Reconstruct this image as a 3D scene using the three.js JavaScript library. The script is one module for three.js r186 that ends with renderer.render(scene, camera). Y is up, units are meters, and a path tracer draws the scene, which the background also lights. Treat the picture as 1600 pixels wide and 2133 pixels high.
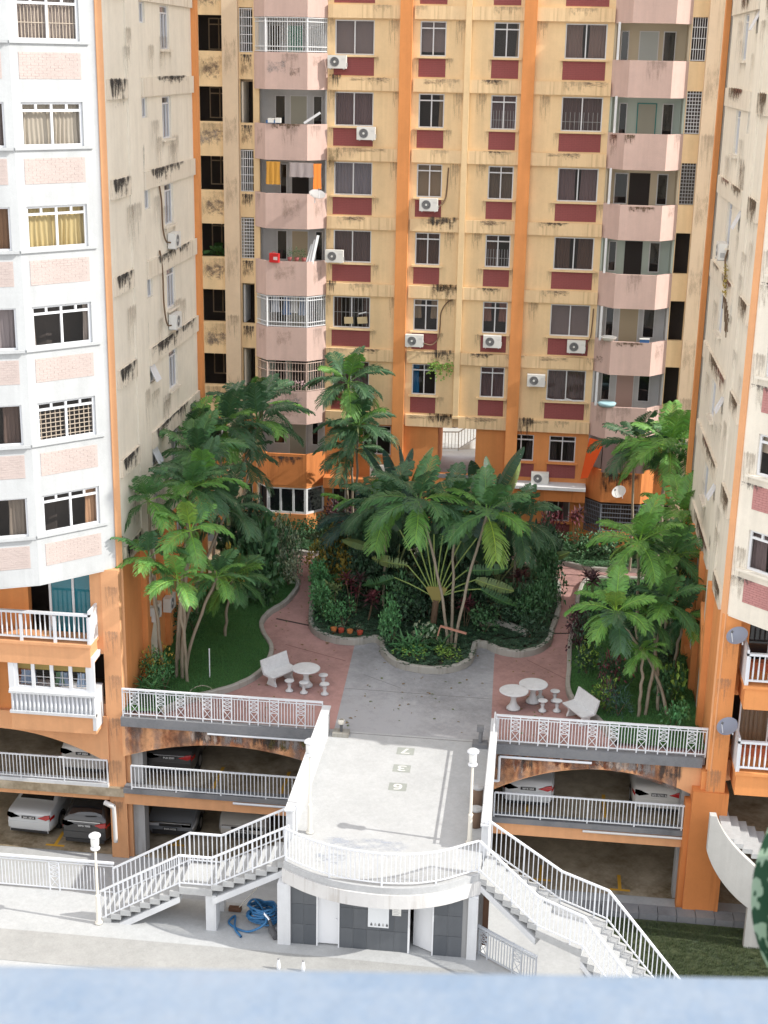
import * as THREE from 'three';
import { mergeGeometries } from 'three/addons/utils/BufferGeometryUtils.js';
import { FontLoader } from 'three/addons/loaders/FontLoader.js';
import { TextGeometry } from 'three/addons/geometries/TextGeometry.js';

// ---------- camera, sky, sun, exposure ----------
const scene = new THREE.Scene();
const renderer = new THREE.WebGLRenderer({ antialias: true });
renderer.setSize(768, 1024);
renderer.toneMapping = THREE.LinearToneMapping;
renderer.toneMappingExposure = 1.9;
renderer.shadowMap.enabled = true;
const D2R = Math.PI / 180;
const camera = new THREE.PerspectiveCamera(39.25, 768 / 1024, 0.1, 600);
camera.position.set(0, 21.5, 0);
camera.rotation.order = 'YXZ';
camera.rotation.set(-17.55 * D2R, 6.27 * D2R, 1.13 * D2R);
camera.focus = 47;
camera.userData.fStop = 9;
camera.updateMatrixWorld();

const SUN = new THREE.Vector3(0.782, 0.616, 0.096).normalize();
const sun = new THREE.DirectionalLight(0xfffbf2, 2.75);
sun.position.copy(SUN).multiplyScalar(120).add(new THREE.Vector3(-4, 0, -45));
sun.target.position.set(-4, 0, -45);
sun.castShadow = true;
sun.shadow.mapSize.set(4096, 4096);
Object.assign(sun.shadow.camera, { left: -50, right: 50, top: 50, bottom: -50, near: 1, far: 260 });
scene.add(sun, sun.target);

// ---------- random numbers and tiling noise ----------
function rngOf(seed) {
  let a = seed >>> 0;
  return () => { a = (a + 0x6d2b79f5) | 0; let t = Math.imul(a ^ (a >>> 15), 1 | a); t = (t + Math.imul(t ^ (t >>> 7), 61 | t)) ^ t; return ((t ^ (t >>> 14)) >>> 0) / 4294967296; };
}
const R = rngOf(7);
const rr = (a, b, f = R) => a + (b - a) * f();
function lattice(fx, fy, seed) { const f = rngOf(seed), g = new Float32Array(fx * fy); for (let i = 0; i < g.length; i++) g[i] = f(); return g; }
const sm = t => t * t * (3 - 2 * t);
function addNoise(out, w, h, fx, fy, amp, seed) {
  const g = lattice(fx, fy, seed);
  for (let y = 0; y < h; y++) {
    const v = y / h * fy, j = Math.floor(v), t = sm(v - j), j0 = j % fy * fx, j1 = (j + 1) % fy * fx;
    for (let x = 0; x < w; x++) {
      const u = x / w * fx, i = Math.floor(u), s = sm(u - i), a = i % fx, b = (i + 1) % fx;
      out[y * w + x] += amp * ((g[j0 + a] * (1 - s) + g[j0 + b] * s) * (1 - t) + (g[j1 + a] * (1 - s) + g[j1 + b] * s) * t - 0.5);
    }
  }
}
function field(w, h, layers) { const o = new Float32Array(w * h); for (const [fx, fy, amp, seed] of layers) addNoise(o, w, h, fx, fy, amp, seed); return o; }
function tex(w, h, fn, color = true, repeat = 1) {
  const d = new Uint8Array(w * h * 4);
  for (let i = 0; i < w * h; i++) { const c = fn(i, i % w, Math.floor(i / w)); for (let k = 0; k < 3; k++) { let v = Math.min(1, Math.max(0, Array.isArray(c) ? c[k] : c)); if (color) v = v <= 0.0031308 ? v * 12.92 : 1.055 * Math.pow(v, 1 / 2.4) - 0.055; d[i * 4 + k] = Math.round(v * 255); } d[i * 4 + 3] = 255; }
  const t = new THREE.DataTexture(d, w, h, THREE.RGBAFormat);
  t.wrapS = t.wrapT = THREE.RepeatWrapping; t.magFilter = THREE.LinearFilter; t.minFilter = THREE.LinearFilter;
  if (color) t.colorSpace = THREE.SRGBColorSpace;
  t.repeat.set(1 / repeat, 1 / repeat); t.needsUpdate = true; return t;
}

// the sky: bright hazy tropical sky with thin broken cloud
{
  const w = 1024, h = 512, n = field(w, h, [[8, 6, 1, 11], [16, 12, 0.6, 12], [32, 24, 0.35, 13], [64, 48, 0.2, 14], [128, 96, 0.1, 15]]);
  const d = new Float32Array(w * h * 4);
  for (let y = 0; y < h; y++) for (let x = 0; x < w; x++) {
    const el = (y + 0.5) / h * Math.PI - Math.PI / 2, s = Math.max(0, Math.sin(el)), i = y * w + x;
    const c = Math.min(1, Math.max(0, n[i] * 1.1 + 0.42)) * Math.min(1, s * 4 + 0.25);
    const hz = Math.exp(-s * 2.6), k = el < 0 ? 0.55 : 1;
    const base = [0.6 + 0.36 * hz, 0.69 + 0.26 * hz, 0.86 + 0.06 * hz];
    for (let q = 0; q < 3; q++) d[i * 4 + q] = SKYK() * k * (base[q] * (1 - c) + [1.16, 1.08, 0.98][q] * c);
    d[i * 4 + 3] = 1;
  }
  const t = new THREE.DataTexture(d, w, h, THREE.RGBAFormat, THREE.FloatType);
  t.mapping = THREE.EquirectangularReflectionMapping; t.magFilter = THREE.LinearFilter; t.needsUpdate = true;
  scene.background = t; scene.environment = t;
}
function SKYK() { return 1.0; }

// ---------- materials ----------
const plasterF = field(1024, 1024, [[5, 5, 0.5, 21], [13, 11, 0.35, 22], [31, 29, 0.25, 23], [90, 90, 0.18, 24], [300, 300, 0.22, 25]]);
const streakF = field(1024, 1024, [[24, 3, 0.8, 31], [70, 4, 0.5, 32], [150, 9, 0.3, 33]]);
const wornF = field(1024, 1024, [[3, 3, 0.5, 121], [7, 6, 0.4, 122], [17, 15, 0.3, 123], [40, 44, 0.22, 124], [120, 110, 0.16, 125]]);
const fineF = field(512, 512, [[40, 40, 0.5, 41], [110, 110, 0.5, 42], [250, 250, 0.6, 43]]);
const T = {
  plaster: tex(1024, 1024, i => { const v = 0.92 + 0.16 * plasterF[i] + 0.10 * streakF[i]; return [v, v * 0.992, v * 0.975]; }, true, 7),
  old: tex(1024, 1024, i => { const s = Math.max(0, streakF[i] + plasterF[i] * 0.7 - 0.12); const v = 0.94 + 0.16 * plasterF[i] - 0.45 * s; return [v, v * 0.98 - 0.05 * s, v * 0.96 - 0.1 * s]; }, true, 5),
  conc: tex(1024, 1024, i => { const v = 0.9 + 0.22 * plasterF[i] + 0.12 * fineF[i % 512 + (Math.floor(i / 1024) % 512) * 512]; return [v, v * 0.99, v * 0.97]; }, true, 9),
  worn: tex(1024, 1024, i => { const f = fineF[i % 512 + (Math.floor(i / 1024) % 512) * 512], p = wornF[i], v = 0.88 + 0.55 * p + 0.16 * f, d = Math.max(0, p - 0.18); return [v - 0.2 * d, v - 0.15 * d, v]; }, true, 11),
  grime: tex(1024, 1024, i => { const p = wornF[i] * 1.5 + plasterF[i] * 0.4, v = 0.72 + 0.6 * p; return [v + 0.06, v + 0.01, v - 0.07]; }, true, 8),
  fine: tex(512, 512, i => 0.5 + 0.5 * fineF[i], false, 1.3),
  dirt: tex(1024, 1024, i => { const s = Math.max(0, plasterF[i] * 1.5 + 0.1), v = 0.8 + 0.5 * plasterF[i]; return [v - 0.1 * s, v - 0.16 * s, v - 0.24 * s]; }, true, 6),
  grass: tex(1024, 1024, i => { const f = fineF[i % 512 + (Math.floor(i / 1024) % 512) * 512], p = plasterF[i]; return [0.8 + 0.7 * p + 0.6 * f, 0.85 + 0.45 * p + 0.6 * f, 0.75 + 0.5 * f]; }, true, 4),
  leaf: tex(256, 256, (i, x, y) => 0.8 + 0.35 * plasterF[y * 1024 + x] + 0.12 * Math.sin(x * 0.5), true, 1),
  ledge: tex(1024, 1024, i => { const p = plasterF[i] + 0.3 * streakF[i]; return [0.86 + 0.55 * p, 0.92 + 0.36 * p, 0.97 + 0.16 * p]; }, true, 1.6),
};
// ragged dirt shapes for stains: alpha maps
function stainTex(seed, drip, dens) {
  const w = 256, h = 256, a = field(w, h, [[6, 5, 0.7, seed], [14, 12, 0.6, seed + 1], [36, 30, 0.45, seed + 2], [90, 80, 0.3, seed + 3]]), b = field(w, h, [[18, 2, 1, seed + 4], [44, 3, 0.7, seed + 5]]);
  return tex(w, h, (i, x, y) => {
    const u = x / (w - 1), v = y / (h - 1);
    const side = Math.min(1, Math.min(u, 1 - u) * 7);
    const f = drip ? (v > 0.93 ? (1 - v) / 0.07 : Math.pow(v / 0.93, 1.3)) : Math.min(1, Math.min(v, 1 - v) * 4);
    const n = (drip ? a[i] * 0.55 + b[i] * 0.75 : a[i] * 1.1) + dens;
    return Math.min(1, Math.max(0, (n + f - 1) * (drip ? 1.35 : 1.0))) * side * (drip ? 0.9 : 0.62) * Math.min(1, f * 4);
  }, false, 1);
}
const SA = { drip1: stainTex(51, true, 0.66), drip2: stainTex(61, true, 0.5), drip3: stainTex(71, true, 0.72), blot1: stainTex(81, false, 0.42), blot2: stainTex(91, false, 0.34) };
function runTex(seed, tile = false) { // tall ragged runs that keep their strength down to a torn lower edge
  const w = 256, h = 256, a = field(w, h, [[5, 3, 0.8, seed], [13, 7, 0.6, seed + 1], [40, 16, 0.45, seed + 2], [90, 60, 0.25, seed + 3]]), b = field(w, h, [[9, 1, 0.9, seed + 4], [24, 2, 0.7, seed + 5]]);
  return tex(w, h, (i, x, y) => { const u = x / (w - 1), v = y / (h - 1), n = a[i] * 0.6 + b[i] * 0.8 + (tile ? 0.2 : 0.42); return Math.min(1, Math.max(0, (n - Math.max(0, 0.45 - v) * 1.6) * 1.6)) * (tile ? 1 : Math.min(1, Math.min(u, 1 - u) * 8)) * Math.min(1, v * 12) * Math.min(1, (1 - v) * 20); }, false, 1);
}
SA.run1 = runTex(151); SA.run2 = runTex(171); SA.sheet1 = runTex(191, true); SA.sheet2 = runTex(211, true);
const lin = (r, g, b) => new THREE.Color().setRGB(r, g, b);
function mat(c, o = {}) { return new THREE.MeshStandardMaterial({ color: lin(...c), roughness: 0.85, metalness: 0, ...o }); }
const bump = (s = 0.004) => ({ bumpMap: T.fine, bumpScale: s });
const M = {
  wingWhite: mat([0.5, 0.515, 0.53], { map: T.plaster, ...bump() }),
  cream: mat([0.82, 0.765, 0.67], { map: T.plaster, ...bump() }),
  white: mat([0.64, 0.655, 0.68], { map: T.plaster, ...bump() }),
  yellow: mat([0.85, 0.63, 0.37], { map: T.plaster, ...bump() }),
  band: mat([0.86, 0.645, 0.39], { map: T.old, ...bump() }),
  creamBand: mat([0.78, 0.72, 0.62], { map: T.old, ...bump() }),
  column: mat([0.74, 0.585, 0.42], { map: T.old, ...bump() }),
  orange: mat([0.74, 0.3, 0.1], { map: T.plaster, ...bump() }),
  orangeOld: mat([0.64, 0.235, 0.07], { map: T.old, ...bump() }),
  peach: mat([0.74, 0.38, 0.19], { map: T.plaster, ...bump() }),
  pink: mat([0.6, 0.435, 0.39], { map: T.plaster, ...bump(0.006) }),
  pinkDark: mat([0.55, 0.33, 0.28], { map: T.plaster, ...bump(0.006) }),
  brick: mat([0.33, 0.095, 0.095], { map: T.plaster, ...bump(0.006) }),
  brick2: mat([0.27, 0.06, 0.058], { map: T.plaster, ...bump(0.006) }),
  mortar: mat([0.24, 0.07, 0.07]),
  brickPink: mat([0.52, 0.25, 0.24], { map: T.plaster, ...bump(0.006) }),
  mortarPink: mat([0.42, 0.2, 0.19]), brickSunwash: mat([0.53, 0.445, 0.42], { map: T.plaster, ...bump(0.006) }), mortarSunwash: mat([0.53, 0.445, 0.42]),  // left wing brick and joints: bleaching by strong sunlight put into the colour
  deck: mat([0.465, 0.475, 0.49], { map: T.conc, ...bump(0.006) }),
  plaza: mat([0.37, 0.37, 0.385], { map: T.worn, ...bump(0.006) }),
  path: mat([0.45, 0.26, 0.235], { map: T.worn, ...bump(0.01) }),
  kerb: mat([0.36, 0.35, 0.32], { map: T.old, ...bump(0.008) }),
  asphalt: mat([0.36, 0.36, 0.355], { map: T.conc, ...bump(0.008) }),
  paving: mat([0.45, 0.46, 0.47], { map: T.conc, ...bump(0.005) }),
  parkFloor: mat([0.55, 0.49, 0.4], { map: T.grime, ...bump(0.004) }),
  parkWall: mat([0.5, 0.42, 0.33], { map: T.grime }),
  edge: mat([0.24, 0.245, 0.26], { map: T.dirt, ...bump() }),
  grey: mat([0.45, 0.46, 0.47], { map: T.old, ...bump() }),
  lawn: mat([0.07, 0.19, 0.05], { map: T.grass, bumpMap: T.fine, bumpScale: 0.05 }),
  soil: mat([0.06, 0.045, 0.03], { map: T.dirt, bumpMap: T.fine, bumpScale: 0.05 }),
  rail: mat([0.68, 0.695, 0.725], { roughness: 0.55 }),
  pipe: mat([0.66, 0.64, 0.62], { roughness: 0.5 }),
  alu: mat([0.66, 0.67, 0.7], { roughness: 0.45 }),
  frameW: mat([0.7, 0.71, 0.73], { roughness: 0.5 }),
  dark: mat([0.035, 0.03, 0.03]),
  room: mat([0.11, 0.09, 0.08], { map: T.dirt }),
  plateBlack: mat([0.02, 0.02, 0.022], { roughness: 0.4 }),
  stone: mat([0.62, 0.63, 0.65], { map: T.conc, ...bump(0.006) }),
  tile: mat([0.105, 0.115, 0.13], { roughness: 0.35, map: T.plaster }),
  tile2: mat([0.085, 0.095, 0.11], { roughness: 0.38, map: T.plaster }),
  grout: mat([0.3, 0.3, 0.3]),
  timber: mat([0.12, 0.06, 0.035]),
  acBody: mat([0.72, 0.71, 0.68], { roughness: 0.5 }),
  acDark: mat([0.1, 0.1, 0.105], { roughness: 0.6 }),
  acGrille: mat([0.4, 0.4, 0.4], { roughness: 0.5 }),
  dish: mat([0.2, 0.22, 0.28], { roughness: 0.5 }),
  hose: mat([0.03, 0.15, 0.33], { roughness: 0.45 }),
  blue: mat([0.05, 0.14, 0.34]), red: mat([0.55, 0.02, 0.02]), teal: mat([0.06, 0.3, 0.3]), mint: mat([0.25, 0.5, 0.42]),
  yellowPaint: mat([0.62, 0.33, 0.03], { roughness: 0.8 }),
  glass: new THREE.MeshPhysicalMaterial({ color: lin(0.8, 0.79, 0.79), roughness: 0.03, transmission: 1, thickness: 0, ior: 1.34, side: THREE.DoubleSide }),
  glassDark: new THREE.MeshPhysicalMaterial({ color: lin(0.015, 0.017, 0.02), roughness: 0.05, clearcoat: 0.3 }),
  tealGlass: new THREE.MeshPhysicalMaterial({ color: lin(0.02, 0.17, 0.22), roughness: 0.08, clearcoat: 0.5 }),
  ledge: mat([0.21, 0.25, 0.31], { map: T.ledge, ...bump(0.002), roughness: 0.8 }),
};
const stainM = (c, a) => new THREE.MeshStandardMaterial({ color: lin(...c), roughness: 0.95, alphaMap: a, transparent: true, side: THREE.DoubleSide });
const ST = {
  black: stainM([0.045, 0.04, 0.038], SA.drip1), black2: stainM([0.06, 0.052, 0.048], SA.drip2), brown: stainM([0.13, 0.085, 0.05], SA.drip3),
  blot: stainM([0.17, 0.12, 0.09], SA.blot1), blot2: stainM([0.24, 0.18, 0.14], SA.blot2), grey: stainM([0.33, 0.31, 0.31], SA.blot1), blueGrey: stainM([0.4, 0.43, 0.5], SA.blot2),
  rust: stainM([0.15, 0.055, 0.035], SA.drip3), ash: stainM([0.28, 0.26, 0.26], SA.drip1), moss: stainM([0.06, 0.06, 0.015], SA.blot1), blackRun: stainM([0.05, 0.04, 0.035], SA.drip3), white: stainM([0.62, 0.6, 0.58], SA.blot2),
};

for (const [k, c, a, o] of [['soft', [0.3, 0.24, 0.18], SA.drip3, 0.42], ['softDark', [0.18, 0.145, 0.12], SA.drip3, 0.3], ['softBlot', [0.3, 0.22, 0.16], SA.blot1, 0.55]]) { ST[k] = stainM(c, a); ST[k].opacity = o; }

for (const [k, c, a, o] of [['runRust', [0.17, 0.06, 0.03], SA.run1, 0.85], ['runGrey', [0.27, 0.24, 0.23], SA.run2, 0.85], ['runBlack', [0.07, 0.055, 0.05], SA.run2, 0.8], ['runMoss', [0.1, 0.085, 0.02], SA.run1, 0.8], ['runPale', [0.5, 0.4, 0.34], SA.run1, 0.8], ['sheetRust', [0.3, 0.1, 0.045], SA.sheet1, 0.6], ['sheetGrey', [0.3, 0.26, 0.25], SA.sheet2, 0.5], ['sheetBlack', [0.12, 0.075, 0.055], SA.sheet1, 0.36]]) { ST[k] = stainM(c, a); ST[k].opacity = o; }

// ---------- naming ----------
const counts = new Map();
function numbered(n) { const c = counts.get(n) || 0; counts.set(n, c + 1); return c ? n + '_' + String(c).padStart(3, '0') : n; }
function tag(o, label, category, group) { o.userData.label = label; if (category) o.userData.category = category; if (group) o.userData.group = group; return o; }
function struct(o) { o.userData.kind = 'structure'; return o; }
function thing(name, label, category, pos = [0, 0, 0], turn = 0, group) {
  const o = new THREE.Group(); o.name = numbered(name); o.position.set(...pos); o.rotation.y = turn; scene.add(o); return tag(o, label, category, group);
}
function copyOf(src, label, pos, turn, group) { const c = src.clone(); c.name = numbered(src.name.replace(/_\d+$/, '')); scene.add(c); c.userData = { ...src.userData }; if (pos) c.position.set(...pos); if (turn !== undefined) c.rotation.y = turn; if (label) c.userData.label = label; if (group) c.userData.group = group; return c; }
function add(name, geo, m, parent = scene) {
  const g = Array.isArray(geo) ? merge(geo) : geo;
  const o = new THREE.Mesh(g, m); o.name = parent === scene ? numbered(name) : name; o.castShadow = o.receiveShadow = true; parent.add(o); return o;
}
function set(o, frame, x = 0, y = 0, z = 0) { const m = frame.clone().multiply(new THREE.Matrix4().makeTranslation(x, y, z)); m.decompose(o.position, o.quaternion, o.scale); return o; }

// ---------- geometry ----------
function clean(g) { const n = g.index ? g.toNonIndexed() : g; for (const k of Object.keys(n.attributes)) if (!['position', 'normal', 'uv'].includes(k)) n.deleteAttribute(k); n.morphAttributes = {}; return n; }
function merge(list) { if (list.length === 1) return list[0]; return mergeGeometries(list.map(clean), false); }
function bx(x0, x1, y0, y1, z0, z1) {
  const w = x1 - x0, h = y1 - y0, d = z1 - z0, g = new THREE.BoxGeometry(w, h, d), p = g.attributes.position, n = g.attributes.normal, u = g.attributes.uv;
  g.translate((x0 + x1) / 2, (y0 + y1) / 2, (z0 + z1) / 2);
  for (let i = 0; i < p.count; i++) {
    const X = p.getX(i), Y = p.getY(i), Z = p.getZ(i);
    if (Math.abs(n.getX(i)) > 0.5) u.setXY(i, Z + 0.37 * x0, Y); else if (Math.abs(n.getY(i)) > 0.5) u.setXY(i, X, Z + 0.37 * y0); else u.setXY(i, X, Y + 0.13 * z0);
  }
  return g;
}
const V = (x, y, z) => new THREE.Vector3(x, y, z);
function bar(p, q, w, h) { // a straight bar of w (sideways) by h (upright) from p to q
  const a = V(...p), b = V(...q), d = b.clone().sub(a), L = d.length(), g = new THREE.BoxGeometry(L, h, w);
  d.normalize(); const up = Math.abs(d.y) > 0.98 ? V(1, 0, 0) : V(0, 1, 0), z = d.clone().cross(up).normalize(), y = z.clone().cross(d);
  const m = new THREE.Matrix4().makeBasis(d, y, z).setPosition(a.add(b).multiplyScalar(0.5)); g.applyMatrix4(m); return g;
}
function rod(p, q, r, seg = 6, r2 = r) {
  const a = V(...p), b = V(...q), d = b.clone().sub(a), L = d.length(), g = new THREE.CylinderGeometry(r2, r, L, seg, 1);
  g.applyQuaternion(new THREE.Quaternion().setFromUnitVectors(V(0, 1, 0), d.normalize())); g.translate((a.x + b.x) / 2, (a.y + b.y) / 2, (a.z + b.z) / 2); return g;
}
function tube(pts, r, seg = 12, rad = 6) { return new THREE.TubeGeometry(new THREE.CatmullRomCurve3(pts.map(p => V(...p))), seg, r, rad); }
function polyShape(pts) { const s = new THREE.Shape(); pts.forEach(([x, y], i) => i ? s.lineTo(x, y) : s.moveTo(x, y)); return s; }
function wallGeo(x0, x1, y0, y1, holes, depth = 0.25, bottom) { // outer face at z = 0, thickness behind it
  const s = polyShape(bottom || [[x0, y0], [x1, y0], [x1, y1], [x0, y1]]);
  for (const [a, b, c, d] of holes) s.holes.push(new THREE.Path([new THREE.Vector2(a, c), new THREE.Vector2(a, d), new THREE.Vector2(b, d), new THREE.Vector2(b, c)]));
  const g = new THREE.ExtrudeGeometry(s, { depth, bevelEnabled: false, curveSegments: 24 }); g.translate(0, 0, -depth); return g;
}
function flatGeo(pts, y, thick = 0) { // a level sheet or slab with its top at y, outline as [x, z]
  const s = polyShape(pts.map(([x, z]) => [x, -z]));
  const g = thick ? new THREE.ExtrudeGeometry(s, { depth: thick, bevelEnabled: false }) : new THREE.ShapeGeometry(s);
  g.rotateX(-Math.PI / 2); g.translate(0, y - thick, 0); return g;
}
function spline(pts, n, closed = false) { const c = new THREE.CatmullRomCurve3(pts.map(([x, z]) => V(x, 0, z)), closed, 'centripetal'); return c.getPoints(n).map(p => [p.x, p.z]); }
// ---------- the setting: ground, street, garden level ----------
const flat = (name, pts, y, m, thick = 0) => struct(add(name, flatGeo(pts, y, thick), m));
flat('ground', [[-220, -260], [200, -260], [200, 60], [-220, 60]], -5.66, M.paving);
flat('street', [[-60, -36.6], [-1, -36.6], [-1, -35.3], [0.75, -33.75], [3.2, -31.6], [6, -28], [6, -5], [-60, -5]], -2.6, M.paving, 3);
flat('road', [[-60, -34.4], [-7, -34.33], [-0.6, -34.22], [1.6, -32.9], [-60, -32.9]], -2.592, M.asphalt);
flat('parking_floor', [[-23.8, -43.6], [13.8, -43.6], [13.8, -61.9], [-23.8, -61.9]], -5.645, M.parkFloor);
flat('parking_deck', [[-23.8, -43.3], [13.8, -43.3], [13.8, -61.9], [-23.8, -61.9]], -2.85, M.parkFloor, 0.32);
flat('courtyard', [[-13.55, -43.22], [5.95, -43.22], [5.95, -63.85], [-13.55, -63.85]], -0.004, M.plaza, 0.34);

const kerbLeft = spline([[-12.3, -43.5], [-11.5, -44.7], [-10.3, -45.84], [-9.62, -47.2], [-9.6, -49.4], [-10.25, -51.0], [-10.5, -52.0], [-10.4, -53.1], [-10.0, -54.2], [-9.82, -55.4], [-9.8, -56.3], [-10.1, -57.4], [-10.5, -58.3], [-11.1, -60.3], [-13.4, -60.6]], 90);
const kerbRight = spline([[3.1, -43.5], [2.5, -45.2], [1.75, -46.5], [1.55, -47.3], [1.52, -48.2], [1.56, -49], [1.64, -52], [1.9, -54.6], [2.05, -57.4], [2.6, -59.2], [5.9, -59.6]], 70);
const kerbBackLeft = spline([[-13.4, -61.1], [-12, -61.0], [-11.08, -60.81], [-9.9, -60.5], [-9.2, -60.7], [-7.5, -61.5], [-4, -62]], 50);
const kerbBackRight = spline([[-2.5, -62], [-0.5, -61.6], [0.77, -61.24], [1.54, -61.1], [2.53, -60.57], [4.21, -60.7], [5.9, -60.9]], 50);
const islandLoop = spline([[-9.3, -59.2], [-9.06, -56.15], [-8.67, -52.91], [-8.47, -51.91], [-8.05, -51.15], [-7.32, -50.65], [-6.57, -50.62], [-5.85, -51.0], [-5.56, -50.67], [-5.36, -49.76], [-4.7, -48.75], [-3.6, -48.38], [-2.74, -48.62], [-2.16, -49.36], [-2.04, -50.29], [-1.95, -51.1], [-1.6, -51.1], [-1.05, -50.6], [-0.32, -50.43], [0.4, -50.92], [0.83, -51.94], [0.9, -52.8], [1.2, -56.1], [0.7, -59.6], [-2, -60.8], [-6.5, -60.8]], 150, true);

flat('red_path', [[-13.5, -43.3], [-6.29, -43.3], [-6.58, -50.3], [-6.6, -52], [-1.2, -52], [-1.22, -50.2], [-1.06, -43.3], [5.9, -43.3], [5.9, -63.8], [-13.5, -63.8]], 0, M.path);
const jointM = mat([0.045, 0.03, 0.028]);
for (const [a, b] of [[[-10.05, -52.75], [-8.5, -52.2]], [[0.86, -52.95], [1.75, -53.1]]]) struct(add('path_drain', bar([a[0], 0.003, a[1]], [b[0], 0.003, b[1]], 0.11, 0.006), jointM));
const crackM = mat([0.2, 0.1, 0.085]);
for (const [a, b] of [[[-9.2, -50.2], [-6.7, -49.0]], [[0, -50.2], [1.5, -48.6]], [[-9.0, -48.6], [-7.4, -47.6]]]) struct(add('path_joint', bar([a[0], 0.002, a[1]], [b[0], 0.002, b[1]], 0.03, 0.004), crackM));
const crack2 = mat([0.2, 0.195, 0.19]);
struct(add('courtyard_joint', [bar([-6.3, 0.001, -43.1], [-1.0, 0.001, -43.05], 0.035, 0.003), bar([-6.4, 0, -46.6], [-1.15, 0, -46.5], 0.02, 0.003), bar([-5.9, 0, -47.9], [-4.4, 0, -46.9], 0.012, 0.003)], crack2));

function kerbGeo(pts, w = 0.17, h = 0.22, closed = false) { // low concrete kerb swept along a line, rounded at its top edges
  const prof = [[-w / 2, 0], [-w / 2, h - 0.03], [-w / 2 + 0.03, h], [w / 2 - 0.03, h], [w / 2, h - 0.03], [w / 2, 0]], pos = [], uv = [], idx = [];
  const n = pts.length; let L = 0;
  for (let i = 0; i < n; i++) {
    const a = pts[closed ? (i - 1 + n) % n : Math.max(0, i - 1)], b = pts[closed ? (i + 1) % n : Math.min(n - 1, i + 1)], dx = b[0] - a[0], dz = b[1] - a[1], l = Math.hypot(dx, dz) || 1;
    if (i) L += Math.hypot(pts[i][0] - pts[i - 1][0], pts[i][1] - pts[i - 1][1]);
    prof.forEach(([s, y], k) => { const wob = 0.008 * Math.sin(i * 1.7 + k); pos.push(pts[i][0] - dz / l * s, y + wob, pts[i][1] + dx / l * s); uv.push(L, s + y); });
  }
  for (let i = 0; i < n - 1; i++) for (let k = 0; k < 5; k++) { const a = i * 6 + k, b = a + 6; idx.push(a, a + 1, b, a + 1, b + 1, b); }
  const g = new THREE.BufferGeometry(); g.setAttribute('position', new THREE.Float32BufferAttribute(pos, 3)); g.setAttribute('uv', new THREE.Float32BufferAttribute(uv, 2)); g.setIndex(idx);
  const q = g.toNonIndexed(); q.computeVertexNormals(); return q;
}
for (const k of [kerbLeft, kerbRight, kerbBackLeft, kerbBackRight]) struct(add('kerb', kerbGeo(k), M.kerb));
struct(add('kerb', kerbGeo(islandLoop, 0.19, 0.27, true), M.kerb));
flat('lawn', [[-13.55, -43.4], ...kerbLeft, [-13.55, -60.7]], 0.12, M.lawn);
flat('lawn', [[5.95, -43.4], ...kerbRight, [5.95, -59.6]], 0.12, M.lawn);
flat('planting_bed', [[-13.55, -63.8], ...kerbBackLeft, [-4, -63.8]], 0.14, M.soil);
flat('planting_bed', [[-2.5, -63.8], ...kerbBackRight, [5.95, -63.8]], 0.14, M.soil);
flat('planting_bed', islandLoop.slice(0, -1), 0.19, M.soil);
flat('lawn', [[2.2, -42.15], [12, -42.05], [12, -34], [4.6, -34.2], [2.4, -38]], -5.6, mat([0.065, 0.08, 0.034], { map: T.grass, bumpMap: T.fine, bumpScale: 0.05 }));  // verge browner than the lawns, and its colour darkened to stand in for shade
// the slab of the service steps' verge: rough kerb blocks beside the parking floor
{
  const kb = thing('kerb_stones', 'row of dark concrete kerb blocks between car park floor and grass', 'kerb');
  for (let i = 0; i < 11; i++) add('block', bx(2.3 + i * 0.62, 2.9 + i * 0.62, -5.66, -5.42 + rr(-0.02, 0.02), -42.75 + rr(-0.02, 0.02), -42.2), M.edge, kb);
}
// fallen leaves
{
  const g = new THREE.PlaneGeometry(0.09, 0.05, 2, 1); g.rotateX(-Math.PI / 2); const p = g.attributes.position; for (let i = 0; i < p.count; i++) if (Math.abs(p.getX(i)) < 0.01) p.setY(i, 0.015); g.computeVertexNormals();
  const f = rngOf(44), n = 420, im = new THREE.InstancedMesh(g, mat([1, 1, 1], { side: THREE.DoubleSide }), n), m4 = new THREE.Matrix4(), q = new THREE.Quaternion(), c = new THREE.Color();
  for (let i = 0; i < n; i++) { const left = f() < 0.5, ctr = left ? [-9, -52] : [1, -52], x = f() < 0.3 ? rr(-6, -1.4, f) : ctr[0] + rr(-1.6, 1.8, f), z = rr(-60.5, -43.6, f); q.setFromAxisAngle(V(0, 1, 0), f() * 6.28); const s = rr(0.5, 1.4, f); m4.compose(V(x, 0.008, z), q, V(s, s, s)); im.setMatrixAt(i, m4); im.setColorAt(i, f() < 0.6 ? c.setRGB(0.2, 0.13, 0.05) : c.setRGB(0.12, 0.15, 0.05)); }
  im.name = 'fallen_leaves'; im.userData = { kind: 'stuff', label: 'dry fallen leaves scattered on the courtyard paths', category: 'leaves' }; scene.add(im);
}
// beyond the passage: rear terrace that the sun reaches
flat('rear_terrace', [[-30, -67.3], [30, -67.3], [30, -110], [-30, -110]], 3.1, M.paving, 3);

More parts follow.
